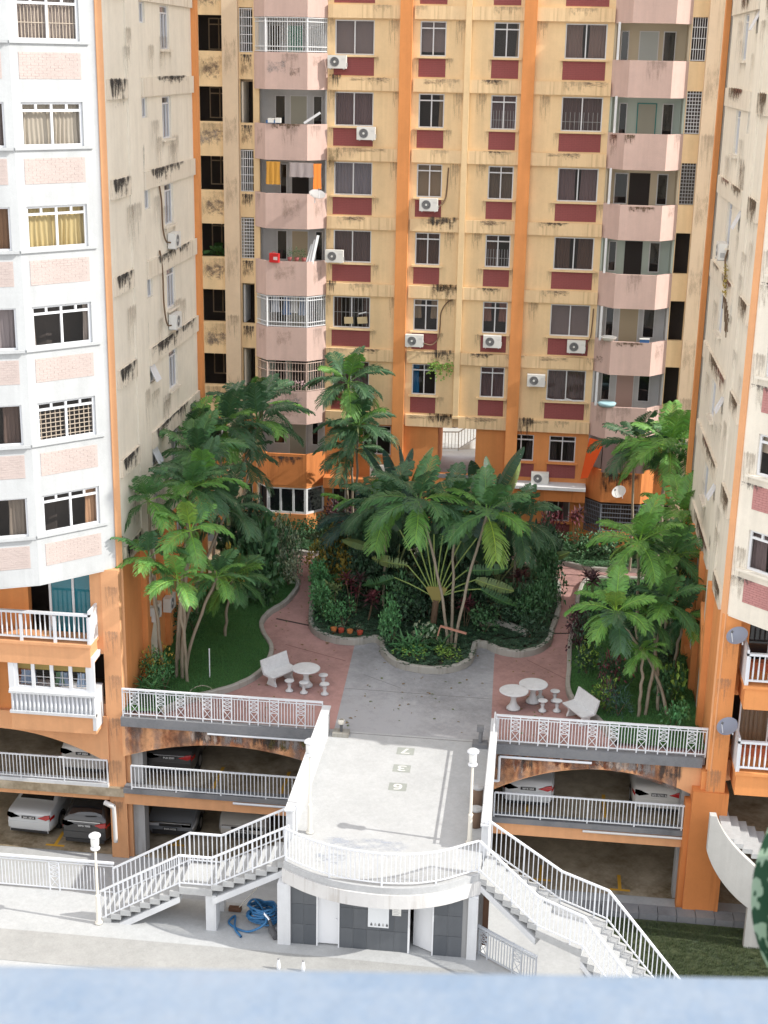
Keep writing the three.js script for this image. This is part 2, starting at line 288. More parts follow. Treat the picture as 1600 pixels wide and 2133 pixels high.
// ---------- car park under the garden ----------
const park = thing('car_park', 'orange two level car park with arched openings under the garden', 'car park');
function archPts(x0, x1, yTop, yEnd0, yEnd1, yCrest, n = 24) { // beam with an arched underside
  const p = [[x0, yTop], [x1, yTop]]; p.reverse();
  for (let i = 0; i <= n; i++) { const t = i / n, x = x0 + (x1 - x0) * t, base = yEnd0 + (yEnd1 - yEnd0) * t; p.push([x, base + (yCrest - (yEnd0 + yEnd1) / 2) * (1 - Math.pow(Math.abs(2 * t - 1), 2.0))]); }
  return p;
}
function frontBeam(name, pts, z, m, d = 0.35) { const g = new THREE.ExtrudeGeometry(polyShape(pts), { depth: d, bevelEnabled: false }); g.translate(0, 0, z - d); return add(name, g, m, park); }
frontBeam('arch_beam', archPts(-13.6, -6.45, -0.36, -1.55, -1.5, -0.88), -43.22, M.peach);
frontBeam('arch_beam', archPts(-0.92, 5.85, -0.36, -1.75, -1.5, -0.72), -43.12, M.peach);
frontBeam('arch_beam', archPts(-22, -14.15, -0.2, -1.9, -1.95, -0.88), -43.4, M.peach);
frontBeam('arch_beam', archPts(6.55, 14, -0.2, -1.0, -1.9, -0.6), -43.4, M.peach);
for (const [x0, x1, z, w] of [[-13.6, -6.45, -43.2], [-0.92, 5.85, -43.1]]) {
  add('slab_edge', bx(x0, x1, -0.35, -0.015, z - 0.35, z + 0.1), M.edge, park);
  add('floor_beam', bx(x0, x1, -3.36, -2.9, z - 0.3, z), M.peach, park);
  add('slab_edge', bx(x0, x1, -2.895, -2.7, z - 0.3, z + 0.1), M.edge, park);
}
add('floor_beam', bx(-22, -14.2, -3.38, -2.92, -43.7, -43.42), M.peach, park);
add('slab_edge', bx(-22, -14.2, -2.915, -2.72, -43.7, -43.32), M.white, park);
add('floor_beam', bx(6.9, 14, -3.38, -2.92, -43.7, -43.42), M.peach, park);
// columns inside and walls
for (const [x, z] of [[-13.3, -43.75], [-6.7, -43.8], [5.6, -43.7]]) add('column', bx(x - 0.25, x + 0.25, -5.65, -0.35, z - 0.45, z + 0.05), M.grey, park);
for (const x of [-19.2, -13.3, -7.4, -1.5, 4.4]) for (const z of [-49.5, -55.5]) add('column', bx(x - 0.25, x + 0.25, -5.64, -0.35, z - 0.25, z + 0.25), M.parkWall, park);
add('rear_wall', bx(-24, 14, -5.65, -0.35, -62.1, -61.9), M.parkWall, park);
add('side_wall', bx(-24.2, -24, -5.65, -0.35, -62.1, -43.7), M.parkWall, park);
add('side_wall', bx(14, 14.2, -5.65, -0.35, -62.1, -43.7), M.parkWall, park);
add('ceiling', [bx(-24, -13.62, -0.34, -0.1, -62, -43.8), bx(6.02, 14, -0.34, -0.1, -62, -43.8)], M.parkWall, park);
// dirt that ran down the beams
function stain(parent, frame, m, x, y, w, h, z = 0.006) { // a patch of dirt hanging from y downwards
  const g = new THREE.PlaneGeometry(w, h); const o = add('dirt', g, m, parent); o.castShadow = false; return set(o, frame, x, y - h / 2, z);
}
const I4 = new THREE.Matrix4();
{
  const fL = new THREE.Matrix4().makeTranslation(0, 0, -43.22), fR = new THREE.Matrix4().makeTranslation(0, 0, -43.12), f = rngOf(5);
  for (const [fr, x0, x1, ks] of [[fL, -12.4, -6.7, [ST.runGrey, ST.runMoss, ST.runRust, ST.runPale, ST.runBlack]], [fR, -0.6, 5.5, [ST.runRust, ST.runGrey, ST.runRust, ST.runBlack, ST.runRust, ST.runPale]]])
    for (let i = 0; i < 16; i++) { // tall runs of dirt, never lower than the arch
      const w = rr(0.3, 0.9, f), k = ks[Math.floor(f() * ks.length)], x = rr(x0 + w / 2, x1 - w / 2, f), L0 = fr === fL, c = L0 ? -10.02 : 2.46, hw = L0 ? 3.58 : 3.39, room = h => { const t = (Math.abs(x - c) + w / 2) / hw, e = L0 ? 0.6 : 0.85; return (L0 ? 0.5 : 0.34) + e * Math.min(1, Math.max(0, (Math.abs(x - c) - w / 2) / hw)) ** 2; };
      stain(park, fr, k, x, -0.37, w, Math.min(room(), rr(0.42, 1.0, f)), 0.006 + i * 0.0012);
    }
  // whole beams discoloured by water: sheets of dirt cut to the arch
  for (const [x0, x1, e0, e1, c, z] of [[-13.5, -6.5, -1.5, -1.5, -0.88, -43.22], [-0.88, 5.1, -1.72, -1.3, -0.74, -43.12]]) [[ST.sheetRust, 2.3, 0.1], [ST.sheetGrey, 3.1, 0.55], [ST.sheetBlack, 2.7, 0.2]].forEach(([m, rep, off], i) => {
    const g = new THREE.ShapeGeometry(polyShape(archPts(x0, x1, -0.37, e0, e1, c))), p = g.attributes.position, u = g.attributes.uv; for (let k = 0; k < p.count; k++) u.setXY(k, p.getX(k) / rep + off, 1 + (p.getY(k) + 0.36) / (1.3 + 0.15 * i)); g.translate(0, 0, z + 0.003 + 0.0011 * i); add('dirt', g, m, park).castShadow = false;
  });
  for (const fr of [fL, fR]) for (let i = 0; i < 9; i++) stain(park, fr, f() < 0.6 ? ST.runRust : ST.runBlack, rr(fr === fL ? -11 : -0.4, fr === fL ? -6.8 : 5.4, f), -2.91, rr(0.2, 0.7, f), rr(0.25, 0.42, f), 0.006 + i * 0.0012);
}
for (const p of [[[-10.6, -0.42, -43.14], [-6.6, -0.42, -43.14]], [[-9.75, -2.98, -43.12], [-6.6, -2.98, -43.12]]]) add('pipe', rod(p[0], p[1], 0.045, 8), M.rail, park);
add('pipe', [rod([-0.72, -0.45, -43.02], [2.3, -0.45, -43.02], 0.045, 8), rod([-0.72, -0.45, -43.02], [-0.72, -1.35, -43.02], 0.045, 8), rod([-0.95, -1.35, -43.02], [-0.72, -1.35, -43.02], 0.045, 8)], M.rail, park);
add('pipe', [rod([2.15, -2.98, -43.02], [5.55, -2.98, -43.02], 0.045, 8), rod([5.5, -2.98, -43.02], [5.5, -5.6, -43.02], 0.045, 8)], M.pipe, park);
add('pipe', [rod([-14.35, -3.42, -43.3], [-14.0, -3.52, -43.22], 0.09, 10), rod([-14.0, -3.5, -43.22], [-13.98, -4.9, -43.22], 0.075, 10)], M.pipe, park);
// yellow bay marks on the floors
for (const [x, z] of [[-16.45, -43.95], [3.6, -43.95], [0.9, -44.2], [-12.2, -44.6]]) { const g = [bx(x - 0.06, x + 0.06, -5.642, -5.638, z - 0.9, z), bx(x - 0.34, x + 0.34, -5.642, -5.638, z, z + 0.12)]; struct(add('bay_marking', g, M.yellowPaint)); }
for (const x of [-10.6, -8.2, 0.3, 2.9]) struct(add('bay_marking', bx(x - 0.06, x + 0.06, -2.847, -2.843, -45.4, -43.8), M.yellowPaint));
// ---------- windows ----------
const gcache = new Map();
const cached = (k, f) => { if (!gcache.has(k)) gcache.set(k, f()); return gcache.get(k); };
const curtainMats = new Map();
function clothMat(c, tr = 0.15) { const k = c.join() + tr; if (!curtainMats.has(k)) curtainMats.set(k, new THREE.MeshPhysicalMaterial({ color: lin(...c), roughness: 0.95, transmission: tr, thickness: 0, side: THREE.DoubleSide })); return curtainMats.get(k); }
function pleats(w, h, n, amp, seed = 1, flare = 0) { // hanging cloth with folds; origin at its top centre
  return cached(['pl', w, h, n, amp, seed, flare].join(), () => {
    const f = rngOf(seed), ph = Array.from({ length: n + 2 }, () => rr(0.6, 1.4, f)), sx = n * 6, g = new THREE.PlaneGeometry(w, h, sx, 6), p = g.attributes.position;
    for (let i = 0; i < p.count; i++) { const u = p.getX(i) / w + 0.5, v = 0.5 - p.getY(i) / h, k = Math.min(n, Math.max(0, Math.floor(u * n + 1e-6))); p.setZ(i, amp * ph[k] * Math.sin(u * n * Math.PI * 2) * (0.5 + 0.5 * v)); p.setX(i, p.getX(i) * (1 + flare * v) + 0.015 * Math.sin(v * 5 + u * 9)); p.setY(i, p.getY(i) - h / 2 - 0.012 * Math.abs(Math.sin(u * n * Math.PI))); }
    g.computeVertexNormals(); return g;
  });
}
function frameGeo(w, h, cuts, t = 0.05, d = 0.07) { // outer frame plus inner bars; cuts: ['v', x, y0, y1] or ['h', y, x0, x1]
  const g = [bx(-w / 2, -w / 2 + t, 0, h, -d, 0), bx(w / 2 - t, w / 2, 0, h, -d, 0), bx(-w / 2 + t, w / 2 - t, 0, t, -d, 0), bx(-w / 2 + t, w / 2 - t, h - t, h, -d, 0)];
  for (const [k, a, b, c] of cuts) g.push(k === 'v' ? bx(a - t / 2, a + t / 2, b, c, -d + 0.004, 0.004) : bx(b, c, a - t / 2, a + t / 2, -d + 0.006, 0.006));
  return merge(g);
}
const TYPES = {
  slide: (w, h) => ({ cuts: [['v', 0, 0.05, h - 0.05]], panes: [[-w / 4, 0, w / 2, h], [w / 4, 0, w / 2, h]] }),
  cross: (w, h) => { const y = h * 0.8; return { cuts: [['v', 0, 0.05, h - 0.05], ['h', y, -w / 2 + 0.05, w / 2 - 0.05]], panes: [[-w / 4, 0, w / 2, y], [w / 4, 0, w / 2, y], [-w / 4, y, w / 2, h - y], [w / 4, y, w / 2, h - y]] }; },
  quad: (w, h) => { const y = h * 0.81, q = w / 4; return { t: 0.07, cuts: [['v', 0, 0.05, y], ['h', y, -w / 2 + 0.05, w / 2 - 0.05], ['v', -q, y, h - 0.05], ['v', 0, y, h - 0.05], ['v', q, y, h - 0.05]], panes: [[-w / 4, 0, w / 2, y], [w / 4, 0, w / 2, y], ...[-1.5, -0.5, 0.5, 1.5].map(k => [k * q, y, q, h - y])] }; },
  triple: (w, h) => { const y = h * 0.83; return { cuts: [['v', -w / 6, 0.05, y], ['v', w / 6, 0.05, y], ['h', y, -w / 2 + 0.05, w / 2 - 0.05]], panes: [[-w / 3, 0, w / 3, y], [0, 0, w / 3, y], [w / 3, 0, w / 3, y], [0, y, w, h - y]] }; },
  single: (w, h) => ({ cuts: [], panes: [[0, 0, w, h]] }),
  double: (w, h) => ({ cuts: [['v', 0, 0.05, h - 0.05]], panes: [[-w / 4, 0, w / 2, h], [w / 4, 0, w / 2, h]] }),
  row4: (w, h) => ({ t: 0.12, cuts: [['v', -w / 4, 0.05, h - 0.05], ['v', 0, 0.05, h - 0.05], ['v', w / 4, 0.05, h - 0.05]], panes: [-1.5, -0.5, 0.5, 1.5].map(k => [k * w / 4, 0, w / 4, h]) }),
};
function makeWindow(parent, frame, x, y, w, h, o = {}) {
  const T0 = TYPES[o.type || 'slide'](w, h), key = (o.type || 'slide') + w.toFixed(2) + h.toFixed(2);
  const win = add('window', cached('f' + key, () => frameGeo(w, h, T0.cuts, T0.t || 0.05)), o.frame || M.alu, parent);
  set(win, frame, x, y, o.z === undefined ? -0.07 : o.z);
  for (const [px, py, pw, ph] of T0.panes) { const p = add('pane', cached('p' + pw.toFixed(2) + ph.toFixed(2), () => new THREE.PlaneGeometry(pw - 0.04, ph - 0.04)), o.glass || M.glass, win); p.position.set(px, py + ph / 2, -0.035); }
  const c = o.curtain;
  if (c) {
    const list = c.half ? [[-1, c.half], [1, c.half]] : [[0, 1]];
    for (const [side, f] of list) {
      if (c.only && c.only !== side) continue;
      const cw = Math.round(w * f * 50) / 50, hh = Math.round(h * (c.drop || 0.97) * 50) / 50;
      const q = add('curtain', pleats(cw, hh, Math.max(2, Math.round(cw * (c.n || 7))), c.amp || 0.025, c.seed || 1), clothMat(c.c, c.tr), win);
      q.position.set(side * (w / 2 - cw / 2), h - 0.02, -0.19);
    }
  }
  if (o.grid) { // burglar bars behind the glass
    const [nx, ny] = o.grid, g = [];
    for (let i = 1; i < nx; i++) g.push(bx(-w / 2 + w * i / nx - 0.012, -w / 2 + w * i / nx + 0.012, 0.04, h * (o.gridTop || 0.8), 0, 0.02));
    for (let i = 1; i < ny; i++) g.push(bx(-w / 2 + 0.04, w / 2 - 0.04, h * (o.gridTop || 0.8) * i / ny - 0.012, h * (o.gridTop || 0.8) * i / ny + 0.012, 0.022, 0.04));
    add('window_grille', merge(g), o.gridM || M.frameW, win).position.set(0, 0, -0.12);
  }
  if (o.sill !== false) { const e = o.sillW || 0.12; const s = add('sill', cached('s' + w.toFixed(2) + e + o.sillD, () => bx(-w / 2 - e, w / 2 + e, -0.08, -0.005, -0.18, o.sillD || 0.13)), o.sillM || M.yellow, win); s.position.z = -(o.z === undefined ? -0.07 : o.z); }
  return win;
}
function brickPanel(parent, frame, x0, x1, y0, y1, red = true, bl = 0.235, bh = 0.077, seed = 1) { // brick infill: real bricks, too small to pick apart one by one
  const key = ['b', (x1 - x0).toFixed(2), (y1 - y0).toFixed(2), red, bl, seed].join();
  const w = x1 - x0, h = y1 - y0, rows = Math.round(h / bh), rh = h / rows, n = Math.round(w / bl), bw = w / n, f = rngOf(900 + seed);
  const geo = cached(key, () => {
    const g = [];
    for (let j = 0; j < rows; j++) for (let i = -1; i < n; i++) {
      const off = j % 2 ? 0.5 : 0, a = Math.max(0, (i + off) * bw), b = Math.min(w, (i + 1 + off) * bw); if (b - a < 0.03) continue;
      g.push(bx(a + 0.006, b - 0.006, j * rh + 0.006, (j + 1) * rh - 0.006, -0.03, (red === 2 ? 0.007 : 0.012) + rr(-0.003, 0.003, f)));
    }
    return merge(g);
  });
  const back = add('brick_panel', cached('bb' + key, () => bx(0, w, 0, h, -0.06, 0)), red === 2 ? M.mortarSunwash : red ? M.mortar : M.mortarPink, parent);
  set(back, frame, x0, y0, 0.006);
  const o = add('bricks', geo, red === 2 ? M.brickSunwash : red ? M.brick : M.brickPink, back); o.userData.kind = 'stuff'; return back;
}
const frameAt = (x, y, z, turn) => new THREE.Matrix4().makeRotationY(turn).setPosition(x, y, z);

// ---------- the block across the end of the court ----------
const block = thing('apartment_building', 'yellow apartment block with orange pilasters closing the rear of the courtyard', 'apartment block');
const FB = frameAt(0, 0, -64, 0);
const SILL = k => 6.85 + 2.95 * k;
const COLS = { A: [-9.54, -7.84], B: [-5.88, -4.77], C: [-2.77, -1.67], D: [0.24, 1.98] };
{
  const holes = [], low = [];
  for (let k = 0; k <= 6; k++) { const s = SILL(k); for (const c of Object.values(COLS)) holes.push([c[0], c[1], s, s + 1.42]); holes.push([-15.56, -14.44, s + 0.05, s + 1.52], [-13.72, -13.13, s + 0.02, s + 1.85], [5.46, 6.08, s, s + 1.75], [6.77, 7.9, s - 0.15, s + 1.3]); }
  holes.push([-13.1, -9.87, 5.5, 26.9], [2.27, 5.43, 5.5, 26.9]);
  add('wall', wallGeo(-17.5, 10, 5.42, 27, holes, 0.26), M.yellow, block).applyMatrix4(FB);
  low.push([-4.6, -2.86, 3.15, 5.41], [-1.36, -0.2, 3.95, 5.2], [0.5, 1.7, 3.97, 5.2], [0.55, 1.6, 1.12, 2.25], [-9.5, -8.3, 0.9, 2.3], [-8.1, -6.78, 3.9, 5.3], [-13.1, -9.87, 0, 5.41], [2.27, 5.43, 0, 5.41], [-15.6, -13.9, 3.4, 4.9], [-15.2, -13.3, 0.9, 2.2], [5.6, 7.5, 3.6, 5], [5.6, 7.2, 0.8, 2.2]);
  add('wall', wallGeo(-17.5, 10, -0.3, 5.415, low, 0.3), M.orange, block).applyMatrix4(frameAt(0, 0, -64.02, 0));
}
// rooms: dark back walls behind the openings, and the passage to the rear terrace
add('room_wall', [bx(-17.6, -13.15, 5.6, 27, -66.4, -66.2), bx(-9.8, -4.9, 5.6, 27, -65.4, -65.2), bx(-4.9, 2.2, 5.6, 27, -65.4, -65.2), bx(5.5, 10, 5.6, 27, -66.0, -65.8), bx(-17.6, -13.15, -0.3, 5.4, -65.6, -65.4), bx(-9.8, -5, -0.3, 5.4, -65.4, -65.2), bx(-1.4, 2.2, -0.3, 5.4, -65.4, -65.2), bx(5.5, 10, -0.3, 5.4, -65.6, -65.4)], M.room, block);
add('upper_storeys', bx(-18, 10.5, 27, 45, -67.25, -63.9), M.yellow, block);
add('end_wall', [bx(-18, -17.5, -0.3, 27, -67.25, -63.9), bx(10, 10.5, -0.3, 27, -67.25, -63.9)], M.yellow, block);
add('rear_wall', [bx(-17.5, -4.75, -0.3, 27, -67.2, -67.0), bx(-2.7, 10, -0.3, 27, -67.2, -67.0), bx(-4.75, -2.7, 5.6, 27, -67.2, -67.0)], M.yellow, block);
add('passage_wall', [bx(-4.78, -4.6, 3, 5.45, -67.19, -64.2), bx(-2.86, -2.7, 3, 5.45, -67.19, -64.2), bx(-4.6, -2.86, 5.46, 5.6, -67.19, -64.2)], M.orange, block);
add('passage_floor', bx(-4.6, -2.86, 2.95, 3.14, -67.28, -64.0), M.plaza, block);
add('floor_slab', Array.from({ length: 8 }, (_, k) => bx(-17.5, 10, SILL(k) - 1.2, SILL(k) - 1.0, -66.98, -64.3)), M.parkWall, block);
// floor bands, pilasters, rib
for (let k = -0; k <= 6; k++) { const s = SILL(k); for (const [a, b] of [[-9.82, -6.72], [-6.12, -3.96], [-3.69, -1.5], [-0.97, 2.26]]) set(add('floor_band', cached('fb' + a, () => bx(a, b, -1.46, -0.92, 0.002, 0.15)), M.band, block), FB, 0, s, 0); }
for (const [a, b] of [[-6.72, -6.2], [-1.5, -0.97]]) add('pilaster', bx(a, b, -0.3, 27, -64.1, -63.7), M.orange, block);
add('pilaster', [bx(-3.95, -3.7, 5.9, 27, -64.1, -63.78), bx(-3.97, -3.68, 5.85, 5.95, -64.1, -63.75)], M.yellow, block);
for (const [a, b] of [[-14.43, -13.74], [6.1, 6.76]]) add('pilaster', bx(a, b, -0.3, 27, -64.1, -63.75), M.column, block);
add('pilaster', bx(-13.1, -12.85, -0.3, 27, -64.1, -63.96), M.yellow, block);
// windows of the four columns
{
  const g1 = [0.15, 0.105, 0.105], g2 = [0.25, 0.2, 0.2], tan = [0.33, 0.25, 0.17], brown = [0.12, 0.07, 0.055], blue = [0.02, 0.16, 0.35], lace = [0.28, 0.26, 0.3], mauve = [0.2, 0.14, 0.15];
  const A = [{ c: g1 }, { c: brown, half: 0.2 }, { c: g1 }, { c: lace }, { c: mauve, n: 9 }, { c: g2, n: 3, amp: 0.006 }, { c: g1 }];
  const B = [{ c: blue, half: 0.28, only: -1 }, { c: tan, half: 0.3, drop: 0.6 }, { c: brown }, { c: tan, n: 3, amp: 0.008 }, { c: tan, half: 0.22, only: 1 }, { c: g2, drop: 0.86, n: 2, amp: 0.006 }, { c: g1 }];
  const C = [{ c: mauve }, { c: [0.28, 0.14, 0.11], half: 0.34, drop: 0.62, n: 5 }, { c: brown, half: 0.46, only: -1 }, { c: [0.17, 0.13, 0.1] }, { c: mauve }, { c: tan, half: 0.12, only: 1 }, { c: g1 }];
  const D = [{ c: g1 }, { c: g2, n: 3, amp: 0.006 }, { c: brown, half: 0.4 }, { c: mauve, half: 0.44 }, { c: g1, n: 9 }, { c: [0.25, 0.17, 0.15], half: 0.42 }, { c: g1 }];
  for (let k = 0; k <= 6; k++) {
    const s = SILL(k);
    for (const [key, list, type] of [['A', A, 'slide'], ['B', B, 'cross'], ['C', C, 'cross'], ['D', D, 'slide']]) {
      const [a, b] = COLS[key];
      makeWindow(block, FB, (a + b) / 2, s, b - a, 1.42, { type, curtain: { seed: k + 3, ...list[k] }, sillW: 0.13, grid: (key === 'C' && (k === 2 || k === 4)) || (key === 'D' && k === 4) || (key === 'A' && k === 1) ? [9, 2] : null, gridM: M.acGrille, gridTop: key === 'A' ? 0.97 : 0.55 });
      brickPanel(block, FB, a - 0.05, b, s - 0.85, s - 0.1, true, 0.235, 0.077, k % 3);
    }
  }
  // lower storeys
  const low = frameAt(0, 0, -64.02, 0);
  for (const [a, b, y0, y1] of [[-1.36, -0.2, 3.95, 5.2], [0.5, 1.7, 3.97, 5.2]]) { makeWindow(block, low, (a + b) / 2, y0, b - a, y1 - y0, { type: 'cross', sillM: M.orange, curtain: { c: [0.07, 0.06, 0.06], half: 0.3 } }); brickPanel(block, low, a - 0.05, b + 0.05, y0 - 0.75, y0 - 0.09, true, 0.235, 0.077, 2); }
  makeWindow(block, low, 1.075, 1.12, 1.05, 1.13, { type: 'double', sillM: M.orange, curtain: { c: [0.2, 0.18, 0.17], half: 0.3 } });
  brickPanel(block, low, 0.5, 1.65, 0.3, 1.03, true, 0.235, 0.077, 1);
  makeWindow(block, low, -8.9, 0.9, 1.2, 1.4, { type: 'double', sillM: M.orange, curtain: { c: [0.1, 0.09, 0.09] } });
  makeWindow(block, low, -7.44, 3.9, 1.32, 1.4, { type: 'cross', sillM: M.orange });
  makeWindow(block, low, -14.75, 3.4, 1.7, 1.5, { type: 'double', sillM: M.orange }); makeWindow(block, low, -14.25, 0.9, 1.9, 1.3, { type: 'double', sillM: M.orange });
  makeWindow(block, low, 6.55, 3.6, 1.9, 1.4, { type: 'double', sillM: M.orange }); makeWindow(block, low, 6.4, 0.8, 1.6, 1.4, { type: 'double', sillM: M.orange });
  add('ledge', [bx(-9.85, -6.75, 2.35, 2.85, -64.05, -63.4)], M.orangeOld, block);
  add('ledge', [bx(-0.97, 2.25, 2.88, 3.02, -64.05, -63.1)], M.white, block); add('ledge_beam', bx(-0.97, 2.25, 2.3, 2.878, -64.05, -63.3), M.orangeOld, block);
}
// parapets and dark doors of the yards at both ends
{
  const f = rngOf(77);
  for (let k = 0; k <= 6; k++) {
    const s = SILL(k);
    makeWindow(block, frameAt(0, 0, -66.1, 0), -15.1, s + 0.1, 0.95, 1.35, { type: 'cross', sill: false, glass: M.glassDark, frame: M.column });
    if (k === 4 || k === 3 || k === 1 || k === 0) { const d = add('door', bx(-0.22, 0.22, 0, 1.65, 0, 0.04), M.dark, block); set(d, frameAt(0, 0, -65.9, 0), -13.35, s - 0.6); }
    const side = add('yard_wall', cached('yw', () => bx(-0.04, 0.04, 0, 1.9, -1.2, 0)), k % 2 ? M.white : M.cream, block); set(side, FB, -13.66, s, -0.3);
  }
}
// ---------- polygonal balconies ----------
function bayPlan(x0, x1, x2, x3, d) { return [[x0, 0], [x1, d], [x2, d], [x3, 0]]; }
function bayParapet(parent, plan, y0, y1, t, m, z = -64) {
  const out = plan, g = [];
  for (let i = 0; i < out.length - 1; i++) { const [ax, az] = out[i], [bx_, bz] = out[i + 1], L = Math.hypot(bx_ - ax, bz - az), w = bx(0, L, y0, y1, -t, 0); w.applyMatrix4(new THREE.Matrix4().makeRotationY(Math.atan2(-(bz - az), bx_ - ax)).setPosition(ax, 0, az + z)); g.push(w); }
  return add('balcony_parapet', g, m, parent);
}
const PL = bayPlan(-13.1, -12.45, -10.6, -9.85, 0.78), PRt = bayPlan(2.26, 2.95, 4.72, 5.44, 0.8);
function bayFloor(plan, y, m) { const o = add('balcony_floor', flatGeo([...plan.map(([x, z]) => [x, z - 64]), [plan[3][0], -65.5], [plan[0][0], -65.5]], y, 0.16), m, block); return o; }
function facetFrames(plan, inset, y) { return [0, 1, 2].map(i => { const [ax, az] = plan[i], [cx, cz] = plan[i + 1], a = Math.atan2(-(cz - az), cx - ax), L = Math.hypot(cx - ax, cz - az); return { L, m: new THREE.Matrix4().makeRotationY(a).setPosition(ax, y, az - 64).multiply(new THREE.Matrix4().makeTranslation(0, 0, -inset)) }; }); }
function bayGrille(plan, y, h, m, step = 0.11, rails = [0.03, 0.16, 0.88, 0.99], inset = 0.06) {
  const out = [];
  for (const f of facetFrames(plan, inset, y)) {
    const g = []; const n = Math.max(2, Math.round(f.L / step));
    for (let i = 0; i <= n; i++) { const x = f.L * i / n, r = i % Math.round(n / Math.max(1, Math.round(f.L / 0.75))) === 0 ? 0.024 : 0.011; g.push(bx(Math.max(0, x - r), x + r, 0, h, -r, r)); }
    for (const q of rails) g.push(bx(0, f.L, h * q - 0.018, h * q + 0.018, 0.012, 0.035));
    out.push(set(add('balcony_grille', g, m, block), f.m));
  }
  return out;
}
function backWall(x0, x1, s, o) { // wall at the back of a balcony with its door and windows
  const w = x1 - x0, z = -65.25, m = o.wall || M.white;
  const wl = add('balcony_wall', [bx(x0 - 0.05, x1 + 0.05, s - 0.95, s + 1.55, z - 0.14, z), bx(x0 - 0.12, x0, s - 0.95, s + 1.55, z, -64.1), bx(x1, x1 + 0.12, s - 0.95, s + 1.55, z, -64.1)], m, block);
  for (const [a, b, t, y0, y1] of o.items) {
    const X0 = x0 + a * w, X1 = x0 + b * w, ya = s + (y0 === undefined ? -0.15 : y0), yb = s + (y1 === undefined ? 1.2 : y1);
    if (t === 'win') { const p = add('window', frameGeo(X1 - X0, yb - ya, [], 0.045, 0.05), M.frameW, wl); p.position.set((X0 + X1) / 2, ya, z + 0.055); const q = add('pane', new THREE.PlaneGeometry(X1 - X0 - 0.06, yb - ya - 0.06), o.pane || M.glassDark, wl); q.position.set((X0 + X1) / 2, (ya + yb) / 2, z + 0.025); }
    else if (t === 'open') add('doorway_dark_panel', bx(X0, X1, s - 0.94, yb, z + 0.002, z + 0.012), M.dark, wl);  // dark panel on the solid wall, painted for the unlit room inside
    else add('door', [bx(X0 + 0.04, X1 - 0.04, s - 0.94, yb - 0.04, z + 0.002, z + 0.035)], t, wl), add('door_frame', [bx(X0, X0 + 0.04, s - 0.94, yb, z, z + 0.05), bx(X1 - 0.04, X1, s - 0.94, yb, z, z + 0.05), bx(X0 + 0.04, X1 - 0.04, yb - 0.04, yb, z, z + 0.05)], o.doorFrame || M.frameW, wl);
  }
  if (o.post) add('balcony_post', bx(x0 + o.post - 0.05, x0 + o.post + 0.05, s, s + 1.5, -63.5, -63.4), M.frameW, block);
  return wl;
}
const doorGrey = mat([0.42, 0.42, 0.36]), doorTan = mat([0.5, 0.42, 0.3]), doorPink = mat([0.55, 0.38, 0.34]), mintWall = mat([0.52, 0.6, 0.55]), creamWall = mat([0.62, 0.55, 0.42]), pinkWall = mat([0.6, 0.47, 0.43]);
const LB = {
  6: { items: [] }, 5: { items: [[0.1, 0.3, 'win'], [0.36, 0.62, M.mint], [0.7, 0.9, 'win']] }, 4: { items: [[0.2, 0.36, 'win'], [0.42, 0.68, doorGrey], [0.76, 0.9, 'win']] },
  3: { items: [[0.27, 0.38, 'win'], [0.45, 0.7, 'open'], [0.78, 0.9, 'win']] }, 2: { items: [[0.22, 0.38, 'win'], [0.44, 0.7, doorTan], [0.8, 0.92, 'win']] },
  1: { items: [[0.2, 0.38, 'win'], [0.44, 0.7, doorGrey], [0.78, 0.9, 'win']] }, 0: { wall: mintWall, items: [[0.18, 0.36, 'win'], [0.44, 0.7, 'open'], [0.78, 0.92, 'win']] },
  '-1': { items: [[0.16, 0.34, 'win', 0.0, 1.15], [0.4, 0.68, doorGrey], [0.76, 0.87, 'win', 0, 1.15]] },
};
const RB = {
  6: { items: [] }, 5: { wall: creamWall, post: 0.08, items: [[0.08, 0.2, 'win'], [0.34, 0.62, mat([0.5, 0.55, 0.55])], [0.68, 0.86, 'win']] }, 4: { wall: mintWall, post: 0.14, doorFrame: M.teal, items: [[0.12, 0.24, 'win'], [0.38, 0.66, doorGrey], [0.74, 0.9, 'win']] },
  3: { wall: creamWall, post: 0.1, items: [[0.12, 0.32, 'win'], [0.34, 0.64, 'open'], [0.74, 0.9, 'win']] }, 2: { wall: mintWall, post: 0.1, items: [[0.1, 0.22, 'win'], [0.34, 0.6, 'open'], [0.7, 0.86, 'win']] },
  1: { post: 0.1, items: [[0.12, 0.25, 'win'], [0.32, 0.62, doorTan], [0.68, 0.86, 'win']] }, 0: { post: 0.1, items: [[0.12, 0.26, 'win'], [0.34, 0.62, doorPink], [0.68, 0.86, 'win']] }, '-1': { items: [[0.2, 0.4, 'open'], [0.6, 0.8, 'win']] },
};
for (let k = -1; k <= 6; k++) {
  const s = SILL(k);
  bayParapet(block, PL, s - 1.47, s + 0.05, 0.12, k < 0 ? M.orangeOld : M.pink);
  bayParapet(block, PRt, s - 1.49, s, 0.12, k < 0 ? M.orangeOld : M.pink);
  bayFloor(PL.map(([x, z]) => [x + (x < -11.5 ? 0.06 : -0.06), z ? z - 0.1 : z]), s - 0.95, M.parkWall); bayFloor(PRt.map(([x, z]) => [x + (x < 4 ? 0.06 : -0.06), z ? z - 0.1 : z]), s - 0.95, M.parkWall);
  backWall(-13.0, -9.95, s, LB[k]); backWall(2.36, 5.34, s, RB[k]);
}
bayGrille(PL, SILL(5) + 0.06, 1.4, M.frameW); bayGrille(PL, SILL(1) + 0.06, 1.38, M.frameW, 0.115); bayGrille(PL, SILL(0) + 0.06, 1.34, mat([0.55, 0.42, 0.36]), 0.13, [0.03, 0.7, 0.98]);
